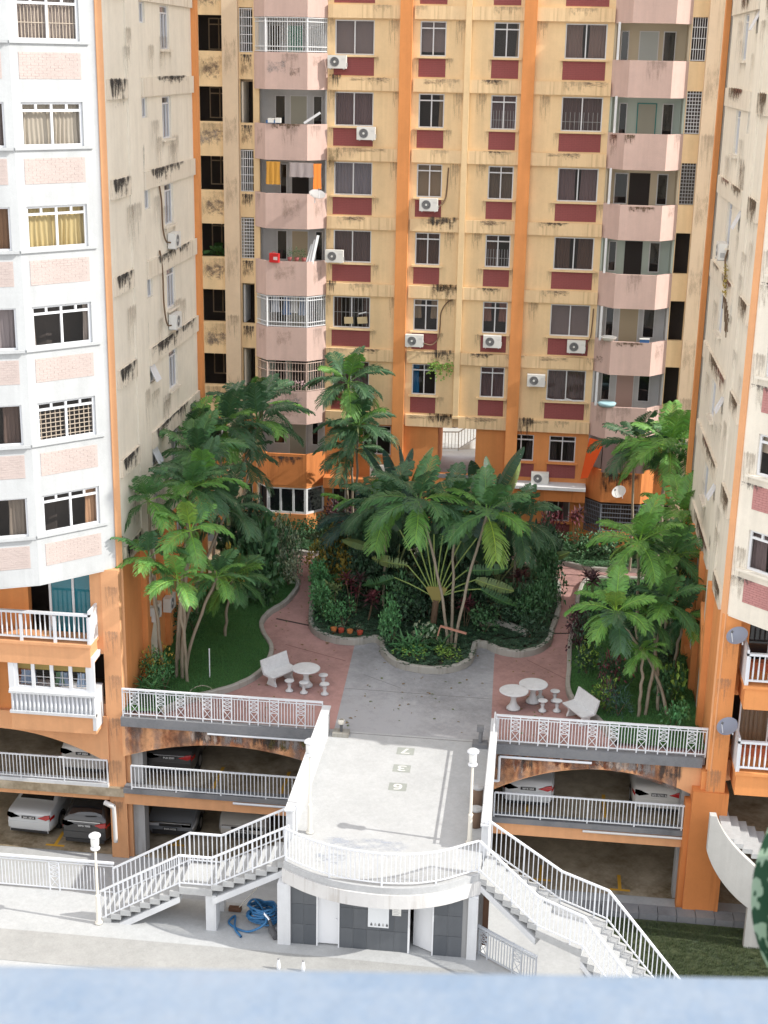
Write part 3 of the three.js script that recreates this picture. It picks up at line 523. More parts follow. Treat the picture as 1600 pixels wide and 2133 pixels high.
// ground storey bays
{
  add('bay_wall', flatGeo([...PL.map(([x, z]) => [x, z - 64]), [-9.85, -65], [-13.1, -65]], 1.05, 1.2), M.orange, block);
  for (const f of facetFrames(PL, 0.1, 1.05)) {
    const n = f.L > 1.5 ? 3 : 1, w = f.L - 0.04;
    const win = add('window', frameGeo(w, 1.3, n === 3 ? [['v', -w / 6, 0.05, 1.25], ['v', w / 6, 0.05, 1.25]] : [], 0.1, 0.09), M.frameW, block); set(win, f.m, f.L / 2, 0, 0.06);
    for (let i = 0; i < n; i++) add('pane', new THREE.PlaneGeometry(w / n - 0.08, 1.2), M.glassDark, win).position.set(-w / 2 + w * (i + 0.5) / n, 0.65, -0.05);
  }
  add('bay_ceiling', flatGeo([...PL.map(([x, z]) => [x, z - 64.02]), [-9.9, -65], [-13.05, -65]], 2.42, 0.1), M.orange, block);
  add('bay_wall', flatGeo([...PRt.map(([x, z]) => [x, z - 64]), [5.44, -65], [2.26, -65]], 0.8, 0.95), M.orange, block);
  add('bay_room', bx(2.3, 5.4, 0.8, 2.4, -65.2, -65.0), M.room, block);
  bayGrille(PRt, 0.82, 1.5, mat([0.16, 0.17, 0.2]), 0.12, [0.02, 0.16, 0.3, 0.44, 0.58, 0.72, 0.86, 0.99]);
}
// tall yard grilles
for (const [x0, x1, k, kind] of [[-13.7, -13.12, 5, 0], [-13.7, -13.12, 3, 0], [-13.7, -13.12, 2, 1], [5.47, 6.07, 5, 2], [5.47, 6.07, 4, 1], [5.47, 6.07, 3, 1]]) {
  const s = SILL(k), g = [], h = 1.8, st = kind === 1 ? 0.125 : 0.1, n = Math.round((x1 - x0) / st), rows = kind === 1 ? 12 : kind === 2 ? 4 : 5;
  for (let i = 0; i <= n; i++) g.push(bx(x0 + (x1 - x0) * i / n - 0.012, x0 + (x1 - x0) * i / n + 0.012, s + 0.03, s + h, 0.06, 0.085));
  for (let j = 0; j <= rows; j++) g.push(bx(x0, x1, s + 0.03 + (h - 0.05) * j / rows, s + 0.06 + (h - 0.05) * j / rows, 0.086, 0.105));
  add('yard_grille', g, k === 3 && x0 > 0 ? M.acGrille : M.frameW, block).applyMatrix4(frameAt(0, 0, -64.12, 0));
}
// dirt on the block
{
  const f = rngOf(31);
  for (let k = 0; k <= 6; k++) { // faint long runs below sills and bands
    const s = SILL(k);
    for (const c of Object.values(COLS)) { for (const x of [c[0] - 0.12, c[1] + 0.12]) if (f() < 0.7) stain(block, FB, f() < 0.5 ? ST.soft : ST.softDark, x + rr(-0.1, 0.1, f), s - 0.05, rr(0.25, 0.5, f), rr(0.6, 0.88, f), 0.004); stain(block, FB, f() < 0.5 ? ST.soft : ST.softDark, rr(c[0] - 0.3, c[1] + 0.6, f), s - 0.9, rr(0.7, 1.4, f), rr(0.35, 0.55, f), 0.153); }
    for (const x of [-6.9, -4.3, -3.2, -0.6, -9.75]) if (f() < 0.6) stain(block, FB, ST.soft, x + rr(-0.15, 0.15, f), s + 1.49, 0.5, rr(0.8, 1.6, f), 0.005);
    for (const x of [-15.2, -14.8]) stain(block, FB, f() < 0.5 ? ST.softBlot : ST.softDark, x, s + 0.02, rr(0.7, 1.1, f), rr(0.9, 1.4, f), 0.004);
    stain(block, frameAt(0, 0, -63.75, 0), f() < 0.5 ? ST.softBlot : ST.soft, -14.08, s + rr(0, 1, f), 0.6, rr(1.4, 2.6, f), 0.004); stain(block, frameAt(0, 0, -63.75, 0), f() < 0.6 ? ST.softBlot : ST.softDark, 6.43, s + rr(0, 1, f), 0.6, rr(1.4, 2.6, f), 0.004);
  }
  for (const plan of [PL, PRt]) for (const F of facetFrames(plan, 0, 0)) for (let k = 0; k <= 5; k++) if (f() < 0.7) stain(block, F.m, f() < 0.5 ? ST.softDark : ST.softBlot, F.L * rr(0.35, 0.65, f), SILL(k) + 0.02, F.L * rr(0.4, 0.6, f), rr(0.5, 1.2, f), 0.003);
  for (let k = 0; k <= 5; k++) { const s = SILL(k); for (const [a, b] of [[-9.8, -6.75], [-6.1, -4], [-3.68, -1.55], [-0.9, 2.2]]) { if (f() < 0.75) stain(block, FB, f() < 0.5 ? ST.black2 : ST.blot, rr(a + 0.7, b - 0.7, f), s - 0.9, rr(0.8, 1.4, f), rr(0.12, 0.3, f), 0.157); if (f() < 0.5) stain(block, FB, ST.blot2, rr(a + 0.5, b - 0.5, f), s - 0.86, rr(0.5, 1.1, f), 0.3, 0.159); } }
  for (const [x, k, w, h, m] of [[-4.6, 3, 1.5, 0.8, ST.black], [-4.5, 2, 1.3, 0.95, ST.brown], [-4.5, 2, 0.9, 0.7, ST.black], [-4.45, 1, 1.3, 0.75, ST.moss], [-4.45, 1, 1.0, 0.8, ST.black], [-4.3, 0, 0.9, 0.8, ST.black], [-4.5, 0, 1.3, 0.6, ST.brown], [-0.6, 0, 0.75, 1.2, ST.blackRun], [-9.55, 4, 0.5, 1.1, ST.moss], [-9.5, 5, 0.6, 0.8, ST.black2], [-9.6, 2, 0.5, 0.9, ST.black2]]) stain(block, FB, m, x, SILL(k) - 0.78, w, h, 0.16);
  for (let k = 0; k <= 6; k++) for (let j = 0; j < 2; j++) { const s = SILL(k); stain(block, FB, [ST.blot2, ST.blot2, ST.grey, ST.blot][Math.floor(f() * 4)], rr(-15.2, -14.8, f), s - 0.1 - rr(0, 0.3, f), rr(0.7, 1.1, f), rr(0.6, 1.0, f), 0.006 + j * 0.002); if (j < 2) stain(block, FB, j ? ST.blot : ST.black2, -13.42, s - 0.05, 0.55, rr(0.5, 1.1, f), 0.007 + j * 0.002); }
  for (const y of [23, 19.5, 15, 11.5, 8]) f();
  const fl = facetFrames(PL, 0, 0), fr = facetFrames(PRt, 0, 0);
  for (const [fr0, x, y, w, h, m] of [[fl[1], 0.5, 21.4, 0.9, 0.7, ST.grey], [fl[1], 1.3, 21.1, 0.5, 0.5, ST.blot], [fl[1], 0.9, 18.72, 1.4, 0.3, ST.brown], [fl[1], 0.9, 6.75, 1.6, 0.9, ST.grey], [fl[1], 1.0, 6.3, 1.0, 0.7, ST.blot], [fl[1], 0.9, 3.85, 1.7, 0.6, ST.black2], [fr[1], 0.2, 18.62, 0.5, 0.5, ST.brown], [fr[1], 0.9, 15.65, 1.2, 0.3, ST.brown], [fr[1], 0.8, 9.78, 1.3, 0.25, ST.brown], [fr[0], 0.35, 18.6, 0.5, 0.6, ST.rust], [fr[0], 0.4, 9.1, 0.5, 0.4, ST.blot2], [fr[1], 0.6, 3.85, 1.5, 1.3, ST.blackRun], [fr[1], 1.2, 3.8, 1.0, 0.8, ST.rust]]) stain(block, fr0.m, m, x, y, w, h);
}
// ---------- the two wings ----------
const WS = [6.57, 9.57, 12.57, 15.57, 18.57, 21.57, 24.57];
const wings = {};
for (const side of [-1, 1]) {
  const L = side < 0, X = x => (L ? x : -7.6 - x), mx = (x0, x1) => L ? [x0, x1] : [-7.6 - x1, -7.6 - x0];
  const bxm = (x0, x1, ...r) => bx(...mx(x0, x1), ...r);
  const wing = wings[side] = L ? thing('apartment_wing', 'sunlit white apartment wing with curtained bay windows beside the courtyard', 'apartment wing') : thing('apartment_wing', 'shaded cream apartment wing with pink brick panels and a blue satellite dish', 'apartment wing');
  const zc = L ? -43.9 : -42.9;
  // wall towards the court; its frame runs away from the front corner (left) or towards it (right)
  const FW = L ? frameAt(-13.6, 0, zc, Math.PI / 2) : frameAt(6, 0, zc, -Math.PI / 2), u = d => L ? d : -d; // d = distance behind the corner
  const seg = (a, b) => L ? [a, b] : [-b, -a];
  const wins = WS.map(s => [...seg(6.72, 7.9), s + 0.12 - 0.05, s + 1.5]), small = WS.map(s => [...seg(4.15, 4.82), s + 0.87, s + 1.52]);
  const lo = [[...seg(2.6, 3.4), 3.3, 4.6], [...seg(7.2, 8.2), 3.2, 4.5], [...seg(7.2, 8.2), 0.6, 1.8]];
  const hw = seg(0, 11.3);
  set(add('wall', wallGeo(hw[0], hw[1], 5.3, 27, [...wins, ...small], 0.25), M.cream, wing), FW);
  set(add('wall', wallGeo(hw[0], hw[1], -0.3, 5.295, lo, 0.25), M.orange, wing), FW);
  WS.forEach((s, k) => {
    makeWindow(wing, FW, u(7.31), s + 0.07, 1.18, 1.43, { type: 'triple', sillM: M.creamBand, sillW: 0.1, curtain: { c: [0.2, 0.15, 0.16], half: 0.3 + 0.1 * (k % 3), seed: k } });
    const w = makeWindow(wing, FW, u(4.485), s + 0.87, 0.67, 0.65, { type: 'double', sill: false });
    if (k === 0 || k === 1 || (!L && k % 2)) { w.rotateX(0); const leaf = add('window_sash', [bx(-0.3, 0.3, -0.62, -0.58, 0, 0.03), bx(-0.3, 0.3, -0.04, 0, 0, 0.03), bx(-0.3, -0.26, -0.58, -0.04, 0, 0.03), bx(0.26, 0.3, -0.58, -0.04, 0, 0.03), bx(-0.26, 0.26, -0.58, -0.04, 0.012, 0.018)], M.alu, w); leaf.position.set(0, 0.63, 0.02); leaf.rotation.x = -0.45; }
    for (const [a, b] of [[0.3, 2.35], [4.05, 11.0]]) set(add('floor_band', bx(...seg(a, b), s - 1.45, s - 0.85, 0.002, 0.09), M.creamBand, wing), FW);
    const f = rngOf(400 + k + (L ? 0 : 50));
    const sm1 = L ? [ST.black, ST.black2, ST.black] : [ST.brown, ST.brown, ST.rust];
    stain(wing, FW, sm1[0], u(1.35), s - 0.8, 2.1, rr(0.7, 1.25, f), 0.1);
    stain(wing, FW, sm1[0], u(1.0), s - 0.8, 1.3, rr(0.5, 0.9, f), 0.104);
    for (let j = 0; j < 3; j++) stain(wing, FW, sm1[j], u(rr(5, 9.6, f)), s - 0.8, rr(1.8, 3.4, f), rr(0.28, 0.75, f), 0.1 + 0.003 * j);
    for (let j = 0; j < 4; j++) stain(wing, FW, f() < 0.6 ? ST.soft : ST.softDark, u(rr(0.6, 10, f)), s + rr(-0.3, 1.4, f), rr(0.6, 1.4, f), rr(0.9, 2.0, f), 0.055 + 0.002 * j);
    for (const x of [6.7, 7.95]) stain(wing, FW, ST.softDark, u(x), s + 0.02, 0.35, rr(0.5, 0.85, f), 0.008);
    if (k % 2 === 0) stain(wing, FW, L ? ST.blueGrey : ST.blot2, u(rr(3.2, 5.5, f)), s + rr(-0.3, 0.5, f), 1.5, rr(1.0, 2.2, f), 0.0065);
    if (f() < 0.7) stain(wing, FW, L ? ST.grey : ST.brown, u(rr(3.1, 4, f)), s + 0.2, 0.7, rr(0.8, 1.6, f), 0.009);
  });
  for (const [a, b, y0, y1] of [[2.6, 3.4, 3.3, 4.6], [7.2, 8.2, 3.2, 4.5], [7.2, 8.2, 0.6, 1.8]]) makeWindow(wing, FW, u((a + b) / 2), y0, b - a, y1 - y0, { type: 'double', sillM: M.orange });
  set(add('rib', bx(...seg(2.4, 3.95), -0.1, 27, -0.02, 0.05), M.cream, wing), FW);
  for (const a of [2.2, 5.2, 8.4]) set(add('rib', bx(...seg(a, a + 0.3), -0.1, 5.28, -0.02, 0.2), M.orange, wing), FW);
  for (const a of [2.5, 5.5]) { const p = seg(a, a + 2.0), g = new THREE.ExtrudeGeometry(polyShape(L ? [[a, 1.9], [a, 1.2], [a + 1.7, 3.5], [a + 1.7, 3.9]] : [[-a, 1.9], [-a - 1.7, 3.9], [-a - 1.7, 3.5], [-a, 1.2]]), { depth: 0.16, bevelEnabled: false }); set(add('brace', g, M.orange, wing), FW); }
  add('corner_strip', bxm(-13.6, -13.42, -0.3, 27, -55.35, -54.95), M.orange, wing);
  add('end_wall', bxm(-21, -13.62, -0.3, 27, -55.3, -55.05), M.cream, wing);
  // wall set at 45 degrees facing the street, and the wall beyond it
  const FC = L ? frameAt(-13.6, 0, zc, Math.PI / 4) : frameAt(6, 0, zc, -Math.PI / 4), v = s => L ? -s : s, vs = (a, b) => L ? [-b, -a] : [a, b];
  const len = L ? 2.95 : 2.6, ww = [0.71, 2.69];
  const ch = WS.map(s => [...vs(ww[0], Math.min(ww[1], len - 0.1)), s + 0.22, s + 1.5]);
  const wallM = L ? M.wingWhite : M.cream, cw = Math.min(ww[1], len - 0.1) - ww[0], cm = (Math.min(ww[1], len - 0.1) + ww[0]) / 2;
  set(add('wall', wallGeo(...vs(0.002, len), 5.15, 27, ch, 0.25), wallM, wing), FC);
  const end = V(v(len), 0, 0).applyMatrix4(FC), a2 = L ? 25 * D2R : 0;
  const F2 = frameAt(end.x, 0, end.z, a2), w2 = vs(0.25, 2.15);
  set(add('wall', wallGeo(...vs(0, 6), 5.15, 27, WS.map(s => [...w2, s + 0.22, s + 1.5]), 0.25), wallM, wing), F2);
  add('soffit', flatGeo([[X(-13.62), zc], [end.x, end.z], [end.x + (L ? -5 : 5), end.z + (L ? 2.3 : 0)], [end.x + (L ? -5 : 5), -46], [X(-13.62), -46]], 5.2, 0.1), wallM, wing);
  set(add('corner_strip', bx(...vs(-0.02, 0.2), -0.3, 27, -0.1, 0.05), M.peach, wing), FC);
  const curt = L ? [{ c: [0.55, 0.32, 0.18], half: 0.2, only: 1 }, { c: [0.2, 0.17, 0.15], half: 0.05 }, { c: [0.5, 0.42, 0.36], half: 0.09 }, { c: [0.72, 0.58, 0.28], n: 6, amp: 0.05 }, { c: [0.62, 0.56, 0.46], n: 7, amp: 0.04 }, { c: [0.45, 0.38, 0.34], n: 8, amp: 0.05 }, { c: [0.5, 0.4, 0.4] }] : [{ c: [0.2, 0.15, 0.15], half: 0.3 }, { c: [0.62, 0.52, 0.4], drop: 0.45, n: 2, amp: 0.006 }, { c: [0.05, 0.2, 0.3], half: 0.4 }, { c: [0.4, 0.3, 0.25] }, { c: [0.4, 0.3, 0.25] }, { c: [0.4, 0.3, 0.25] }, { c: [0.4, 0.3, 0.25] }];
  WS.forEach((s, k) => {
    makeWindow(wing, FC, v(cm), s + 0.22, cw, 1.28, { type: 'quad', frame: M.frameW, sillM: wallM, sillW: 0.28, sillD: L ? 0.07 : 0.13, curtain: { seed: k + 20, ...curt[k] }, grid: L && k === 1 ? [12, 7] : L && k === 5 ? [18, 2] : null, gridM: mat([0.7, 0.6, 0.48]), gridTop: 0.78 });
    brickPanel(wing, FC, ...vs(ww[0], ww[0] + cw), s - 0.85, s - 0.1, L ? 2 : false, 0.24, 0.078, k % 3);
    makeWindow(wing, F2, (w2[0] + w2[1]) / 2, s + 0.22, 1.9, 1.28, { type: 'slide', frame: M.frameW, sillM: wallM, sillW: 0.2, curtain: { seed: k + 40, c: [[0.3, 0.25, 0.2], [0.15, 0.1, 0.08], [0.35, 0.3, 0.3], [0.3, 0.16, 0.08], [0.25, 0.2, 0.18], [0.4, 0.4, 0.5], [0.4, 0.4, 0.4]][k], half: 0.3 } });
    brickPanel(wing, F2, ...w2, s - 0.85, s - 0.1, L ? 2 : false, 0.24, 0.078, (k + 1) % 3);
  });
  if (!L) for (const s of WS) stain(wing, FC, ST.black2, v(0.75), s - 0.02, 0.9, 0.28, 0.135);
  if (!L) WS.forEach((s, k) => { const f = rngOf(90 + k); stain(wing, FC, ST.soft, v(rr(0.4, 1.8, f)), s - 0.1, 1.2, 0.9, 0.004); stain(wing, FC, ST.soft, v(0.45), s + 0.9, 0.5, 1.4, 0.004); });
  { const f = rngOf(L ? 3 : 4), FP = frameAt(0, 0, L ? -43.45 : -42.75, 0); for (let i = 0; i < 6; i++) stain(wing, FP, i % 2 ? ST.soft : ST.softDark, X(-13.9) + rr(-0.1, 0.1, f), 4.6 - i * 1.6, 0.5, rr(1, 1.8, f), 0.004 + 0.001 * i); }
  // rooms, hidden sides, roof
  const bd = [[X(-14.2), -55], [X(-14.2), -45.2], [X(-15.6), -43.4], [X(-24), L ? -40.5 : -42.4], [X(-24), -55]];
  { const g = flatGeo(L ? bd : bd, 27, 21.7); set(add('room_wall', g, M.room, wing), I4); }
  add('upper_storeys', flatGeo([[X(-13.62), -55.2], [X(-13.62), zc], [end.x, end.z], [X(-24), L ? -38.5 : end.z], [X(-24), -55.2]], L ? 45 : 46, L ? 18 : 19), M.cream, wing);
  add('side_wall', bxm(-24.3, -24, -5.65, 27, -55.3, L ? -38.6 : -41.2), M.cream, wing);
  // lower storeys: corner pier, flush walls, balconies
  const pz = L ? -43.45 : -42.75;
  add('corner_pier', [bxm(-14.2, -13.602, -5.65, 5.15, -44.6, pz), bxm(-13.6, -13.45, -5.65, -0.4, -44.2, pz - 0.12)], L ? M.peach : M.orange, wing);
  if (!L) add('corner_pier', [bx(5.6, 6.75, -5.65, -1.05, -43.5, -42.68), bx(5.42, 5.6, -5.65, -1.6, -43.4, -42.9)], M.orangeOld, wing);
  add('low_wall', bxm(-24, -16.9, -0.4, 5.15, -44.2, -43.9), M.orange, wing);
  add('low_wall', [bxm(-14.6, -14.2, 2.1, 5.15, -44.2, -43.5), bxm(-16.9, -14.2, -0.4, 0.2, -44.2, -43.6)], L ? M.peach : M.orange, wing);
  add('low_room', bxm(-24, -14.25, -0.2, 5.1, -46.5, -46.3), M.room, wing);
  add('storey_slab', [bxm(-24, -14.0, 2.08, 2.3, -46.4, -43.62), bxm(-24, -14, -0.4, -0.2, -46.4, -43.62)], M.parkWall, wing);
  // sliding doors
  const dz = -43.85, dd = add('balcony_door', [bxm(-16.15, -16.07, 2.3, 5.1, dz - 0.08, dz), bxm(-15.35, -15.27, 2.3, 5.1, dz - 0.08, dz), bxm(-14.62, -14.56, 2.3, 5.1, dz - 0.08, dz), bxm(-16.07, -14.62, 5.0, 5.1, dz - 0.08, dz)], M.frameW, wing);
  for (const [a, b] of [[-16.07, -15.35], [-15.27, -14.62]]) { const [p, q] = mx(a, b); add('pane', bx(p, q, 2.3, 5.0, dz - 0.06, dz - 0.04), L ? M.tealGlass : M.glassDark, dd); }
  // balcony slabs with balustrades
  const bz = L ? -42.75 : -42.2;
  for (const [y, h] of L ? [[2.55, 0.3]] : [[2.85, 0.0], [-0.15, 0]]) {
    add('balcony_slab', [bxm(-22, -14.42, y - 0.62, y + 0.1, -43.7, bz + 0.05), bxm(-22, -14.36, y + 0.102, y + 0.2, -43.7, bz + 0.12)], L ? M.peach : M.orange, wing);
    const yb = y + 0.32, yt = y + 1.27;
    add('balustrade_rail', [bxm(-22, -14.38, yt - 0.08, yt, bz - 0.06, bz + 0.06), bxm(-22, -14.42, yb, yb + 0.06, bz - 0.03, bz + 0.03), bxm(-14.45, -14.38, yb - 0.15, yt + 0.12, -43.5, bz + 0.06)], M.rail, wing);
    const post = cached('bp', () => bx(-0.05, 0.05, 0, 0.95, -0.05, 0.05)), bal = cached('bb', () => { const g = new THREE.LatheGeometry([[0.018, 0], [0.03, 0.12], [0.034, 0.3], [0.024, 0.55], [0.02, 0.85]].map(p => new THREE.Vector2(...p)), 7); return g; });
    for (let i = 0; i < 46; i++) { const x = X(-14.45 - 0.165 * i); const o = i % 7 === 0 ? add('balustrade_post', post, M.rail, wing) : add('baluster', bal, M.rail, wing); o.position.set(x, yb - (i % 7 ? -0.03 : 0.12), bz); }
  }
  if (L) { // glazed balcony under it
    const z0 = -42.72, b = add('bay_window', [bx(-17.3, -14.32, 2.1, 2.28, -43.6, z0), bx(-17.3, -17.1, 0.98, 2.1, z0 - 0.1, z0), bx(-14.5, -14.32, 0.98, 2.1, z0 - 0.1, z0), bx(-17.3, -14.32, 0.92, 0.98, -43.6, z0 + 0.04)], M.frameW, wing);
    const w = makeWindow(wing, I4, -15.8, 0.98, 2.6, 1.12, { type: 'row4', frame: M.frameW, sill: false, z: z0 - 0.02, grid: [8, 3], gridTop: 0.6 });
    add('blind', bx(-1.28, 1.28, 0.62, 1.08, -0.3, -0.28), mat([0.55, 0.42, 0.12]), w); add('blind', bx(-1.28, 1.28, 0.85, 1.08, -0.26, -0.24), mat([0.7, 0.62, 0.4]), w);
    for (const x of [-1.0, -0.75, 0.2, 0.35, 0.95]) { const q = add('hung_shirt', pleats(0.26, 0.5, 2, 0.03, 3, 0.3), clothMat([[0.6, 0.6, 0.6], [0.3, 0.4, 0.55], [0.12, 0.25, 0.14]][Math.abs(Math.round(x * 10)) % 3]), w); q.position.set(x, 0.62, -0.2); }
    add('bay_panel', [bx(-17.3, -14.32, 0.1, 0.2, z0 - 0.12, z0 + 0.08), bx(-17.28, -14.34, 0.2, 0.9, z0 - 0.12, z0 - 0.05), bx(-17.3, -14.3, 0.84, 0.92, z0 - 0.1, z0 + 0.08), bx(-14.44, -14.32, -0.4, 0.92, -43.6, z0)], M.white, wing);
    for (let i = 0; i < 20; i++) { const o = add('baluster', cached('bb', () => null), M.rail, wing); o.scale.set(1.6, 0.74, 1.6); o.position.set(-17.2 + 0.15 * i, 0.2, z0); }
    add('bay_slab', [bx(-17.3, -14.35, -0.55, 0.1, -43.6, z0 - 0.05)], M.peach, wing);
    add('low_wall', bx(-24, -17.3, -0.4, 2.0, -43.9, -43.6), M.orange, wing);
    const neighbour = add('bay_panel', [bx(-21, -18.2, 0.1, 2.28, -43.5, -42.72)], M.white, wing);
  } else {
    makeWindow(wing, frameAt(0, 0, -43.5, 0), 7.9, 0.25, 1.9, 1.95, { type: 'slide', sill: false, frame: M.frameW, curtain: { c: [0.33, 0.22, 0.13], n: 8, amp: 0.03 } });
    add('balcony_brick', [bx(6.9, 14, 2.98, 3.35, -43.6, -43.3), bx(6.9, 14, -0.02, 0.35, -43.6, -43.3)], mat([0.5, 0.14, 0.06]), wing);
  }
}
// ---------- viewing deck with the washrooms under it ----------
function hexa(b, t) { // block between a lower and an upper quad, both counter-clockwise seen from above
  const F = [[t[0], t[1], t[2], t[3]], [b[3], b[2], b[1], b[0]], [b[0], b[1], t[1], t[0]], [b[1], b[2], t[2], t[1]], [b[2], b[3], t[3], t[2]], [b[3], b[0], t[0], t[3]]], pos = [], uv = [];
  for (const q of F) { const L = Math.hypot(q[1][0] - q[0][0], q[1][1] - q[0][1], q[1][2] - q[0][2]), H = Math.hypot(q[2][0] - q[1][0], q[2][1] - q[1][1], q[2][2] - q[1][2]); for (const k of [0, 1, 2, 0, 2, 3]) { pos.push(...q[k]); uv.push(k === 1 || k === 2 ? L : 0, k > 1 ? H : 0); } }
  const g = new THREE.BufferGeometry(); g.setAttribute('position', new THREE.Float32BufferAttribute(pos, 3)); g.setAttribute('uv', new THREE.Float32BufferAttribute(uv, 2)); g.computeVertexNormals(); return g;
}
const deckT = thing('viewing_deck', 'white concrete deck with a rounded front balcony above the washrooms', 'deck');
const curve = spline([[-6.47, -34.86], [-6.1, -34.62], [-5.66, -34.37], [-4.85, -34.07], [-4.05, -33.95], [-3.36, -33.94], [-2.62, -34.06], [-1.91, -34.35], [-1.27, -34.8], [-0.97, -35.0]], 32);
add('deck_slab', flatGeo([[-6.45, -43.215], ...curve, [-0.95, -43.215]], 0, 0.2), M.deck, deckT);
const grow = (pts, d) => pts.map(([x, z]) => { const dx = x + 3.7, dz = z + 38, l = Math.hypot(dx, dz); return [x + dx / l * d, z + dz / l * d]; });
add('fascia', flatGeo([[-6.45, -36.4], ...grow(curve, 0.05), [-0.95, -36.4]], -0.202, 0.42), mat([0.62, 0.62, 0.62], { map: T.old, ...bump() }), deckT);
add('parapet', [bx(-6.62, -6.42, -0.5, 0.88, -43.1, -36.1), bx(-6.66, -6.38, 0.88, 0.93, -43.14, -36.06)], M.white, deckT);
add('parapet', [bx(-1.02, -0.84, -0.5, 0.82, -43.1, -36.2), bx(-1.05, -0.81, 0.82, 0.87, -43.14, -36.16)], M.white, deckT);
add('parapet_rail', [...[0.985, 1.13].map(y => rod([-0.93, y, -43.05], [-0.93, y, -36.25], 0.027, 8)), ...Array.from({ length: 7 }, (_, i) => rod([-0.93, 0.86, -42.9 + i * 1.1], [-0.93, 1.13, -42.9 + i * 1.1], 0.018, 6))], M.rail, deckT);
// pier walls and side walls below
add('pier', bx(-6.62, -6.25, -2.6, -0.63, -36.0, -34.72), M.white, deckT); add('pier', bx(-1.25, -0.98, -2.6, -0.63, -36.0, -34.75), M.white, deckT);
add('side_wall', [bx(-6.6, -6.4, -5.65, -0.27, -43.1, -36.0), bx(-1.05, -0.87, -5.65, -0.27, -43.1, -36.0)], M.white, deckT);
add('timber_post', bx(-0.86, -0.7, -2.6, -0.3, -35.9, -35.5), M.timber, deckT);
// painted numbers, drawn to be read from the garden side
const font = await new FontLoader().loadAsync('fonts/droid/droid_sans_bold.typeface.json');
const greyPaint = mat([0.32, 0.34, 0.32], { map: T.conc }), whitePaint = mat([0.62, 0.62, 0.62], { map: T.conc });
[['7', -42.05], ['3', -40.85], ['6', -39.63]].forEach(([ch, z]) => {
  const sq = add('painted_square', flatGeo([[-4.04, z + 0.25], [-3.48, z + 0.25], [-3.48, z - 0.25], [-4.04, z - 0.25]], 0.004), greyPaint, deckT);
  const g = new TextGeometry(ch, { font, size: 0.36, depth: 0.003, curveSegments: 6 }); g.computeBoundingBox(); const b = g.boundingBox; g.translate(-(b.min.x + b.max.x) / 2, -(b.min.y + b.max.y) / 2, 0);
  g.scale(1.15, 1, 1); g.rotateX(-Math.PI / 2); g.rotateY(Math.PI); g.translate(-3.76, 0.006, z); add('painted_number', g, whitePaint, sq);
});
for (const [x, z, w, h, m] of [[-4.3, -36.0, 2.6, 1.2, 0], [-5.2, -35.2, 1.0, 0.8, 1]]) { const o = add('damp_patch', new THREE.PlaneGeometry(w, h), m ? ST.blueGrey : ST.blueGrey, deckT); o.rotation.x = -Math.PI / 2; o.position.set(x, 0.005 + 0.002 * m, z); }
// front railing following the curve
{
  const top = grow(curve, -0.1), y = 1.0, rails = [], n = top.length;
  for (let i = 0; i < n - 1; i++) { const a = top[i], b = top[i + 1]; rails.push(bar([a[0], y, a[1]], [b[0], y, b[1]], 0.05, 0.04), bar([a[0], 0.1, a[1]], [b[0], 0.1, b[1]], 0.035, 0.03)); }
  const rg = thing('deck_railing', 'curved white steel railing round the front of the deck', 'railing');
  add('handrail', rails, M.rail, rg);
  let acc = 0, next = 0, k = 0; const bg = cached('rb', () => bx(-0.012, 0.012, 0.1, 0.98, -0.012, 0.012)), pg = cached('rp', () => bx(-0.025, 0.025, 0, 1.0, -0.025, 0.025));
  for (let i = 0; i < n - 1; i++) { const a = top[i], b = top[i + 1], L = Math.hypot(b[0] - a[0], b[1] - a[1]); while (next <= acc + L) { const t = (next - acc) / L, o = k % 12 === 0 ? add('post', pg, M.rail, rg) : add('baluster', bg, M.rail, rg); o.position.set(a[0] + (b[0] - a[0]) * t, 0, a[1] + (b[1] - a[1]) * t); next += 0.125; k++; } acc += L; }
}
// washrooms
const wash = thing('washroom_block', 'washroom front of dark grey tiles with two white doors under the deck', 'washroom');
add('wall', [bx(-6.25, -5.52, -2.6, -0.625, -35.0, -34.84), bx(-4.86, -2.92, -2.6, -0.625, -35.0, -34.84), bx(-2.2, -1.25, -2.6, -0.625, -35.0, -34.84), bx(-6.25, -1.2, -2.6, -0.625, -37.6, -37.45), bx(-1.25, -1.1, -2.6, -0.625, -37.5, -34.9)], M.grout, wash);
{
  let k = 0; const f = rngOf(12);
  for (const [x0, x1] of [[-6.25, -5.52], [-4.86, -2.92], [-2.2, -1.4]]) { const n = Math.max(1, Math.round((x1 - x0) / 0.4)), w = (x1 - x0) / n; for (let i = 0; i < n; i++) for (let j = 0; j < 3; j++) { const o = add('tile', cached('tl' + w.toFixed(3), () => bx(0.003, w - 0.003, 0.003, 0.65, 0, 0.014)), f() < 0.5 ? M.tile : M.tile2, wash); o.position.set(x0 + i * w, -2.6 + j * 0.657, -34.84 + rr(0, 0.002, f)); k++; } }
  for (let i = 0; i < 2; i++) for (let j = 0; j < 3; j++) { const o = add('tile', bx(0, 0.012, 0.003, 0.65, 0, 0.3), j % 2 ? M.tile : M.white, wash); o.position.set(-1.1, -2.6 + j * 0.657, -35.55 + i * 0.31); }
}
add('door', [bx(-5.5, -4.88, -2.55, -0.63, -34.93, -34.89), bx(-4.98, -4.92, -1.75, -1.7, -34.89, -34.85)], M.frameW, wash);
add('door_frame', [bx(-5.52, -5.48, -2.6, -0.63, -34.95, -34.8), bx(-4.9, -4.86, -2.6, -0.63, -34.95, -34.8), bx(-2.92, -2.87, -2.6, -0.63, -34.95, -34.8), bx(-2.24, -2.2, -2.6, -0.63, -34.95, -34.8)], M.frameW, wash);
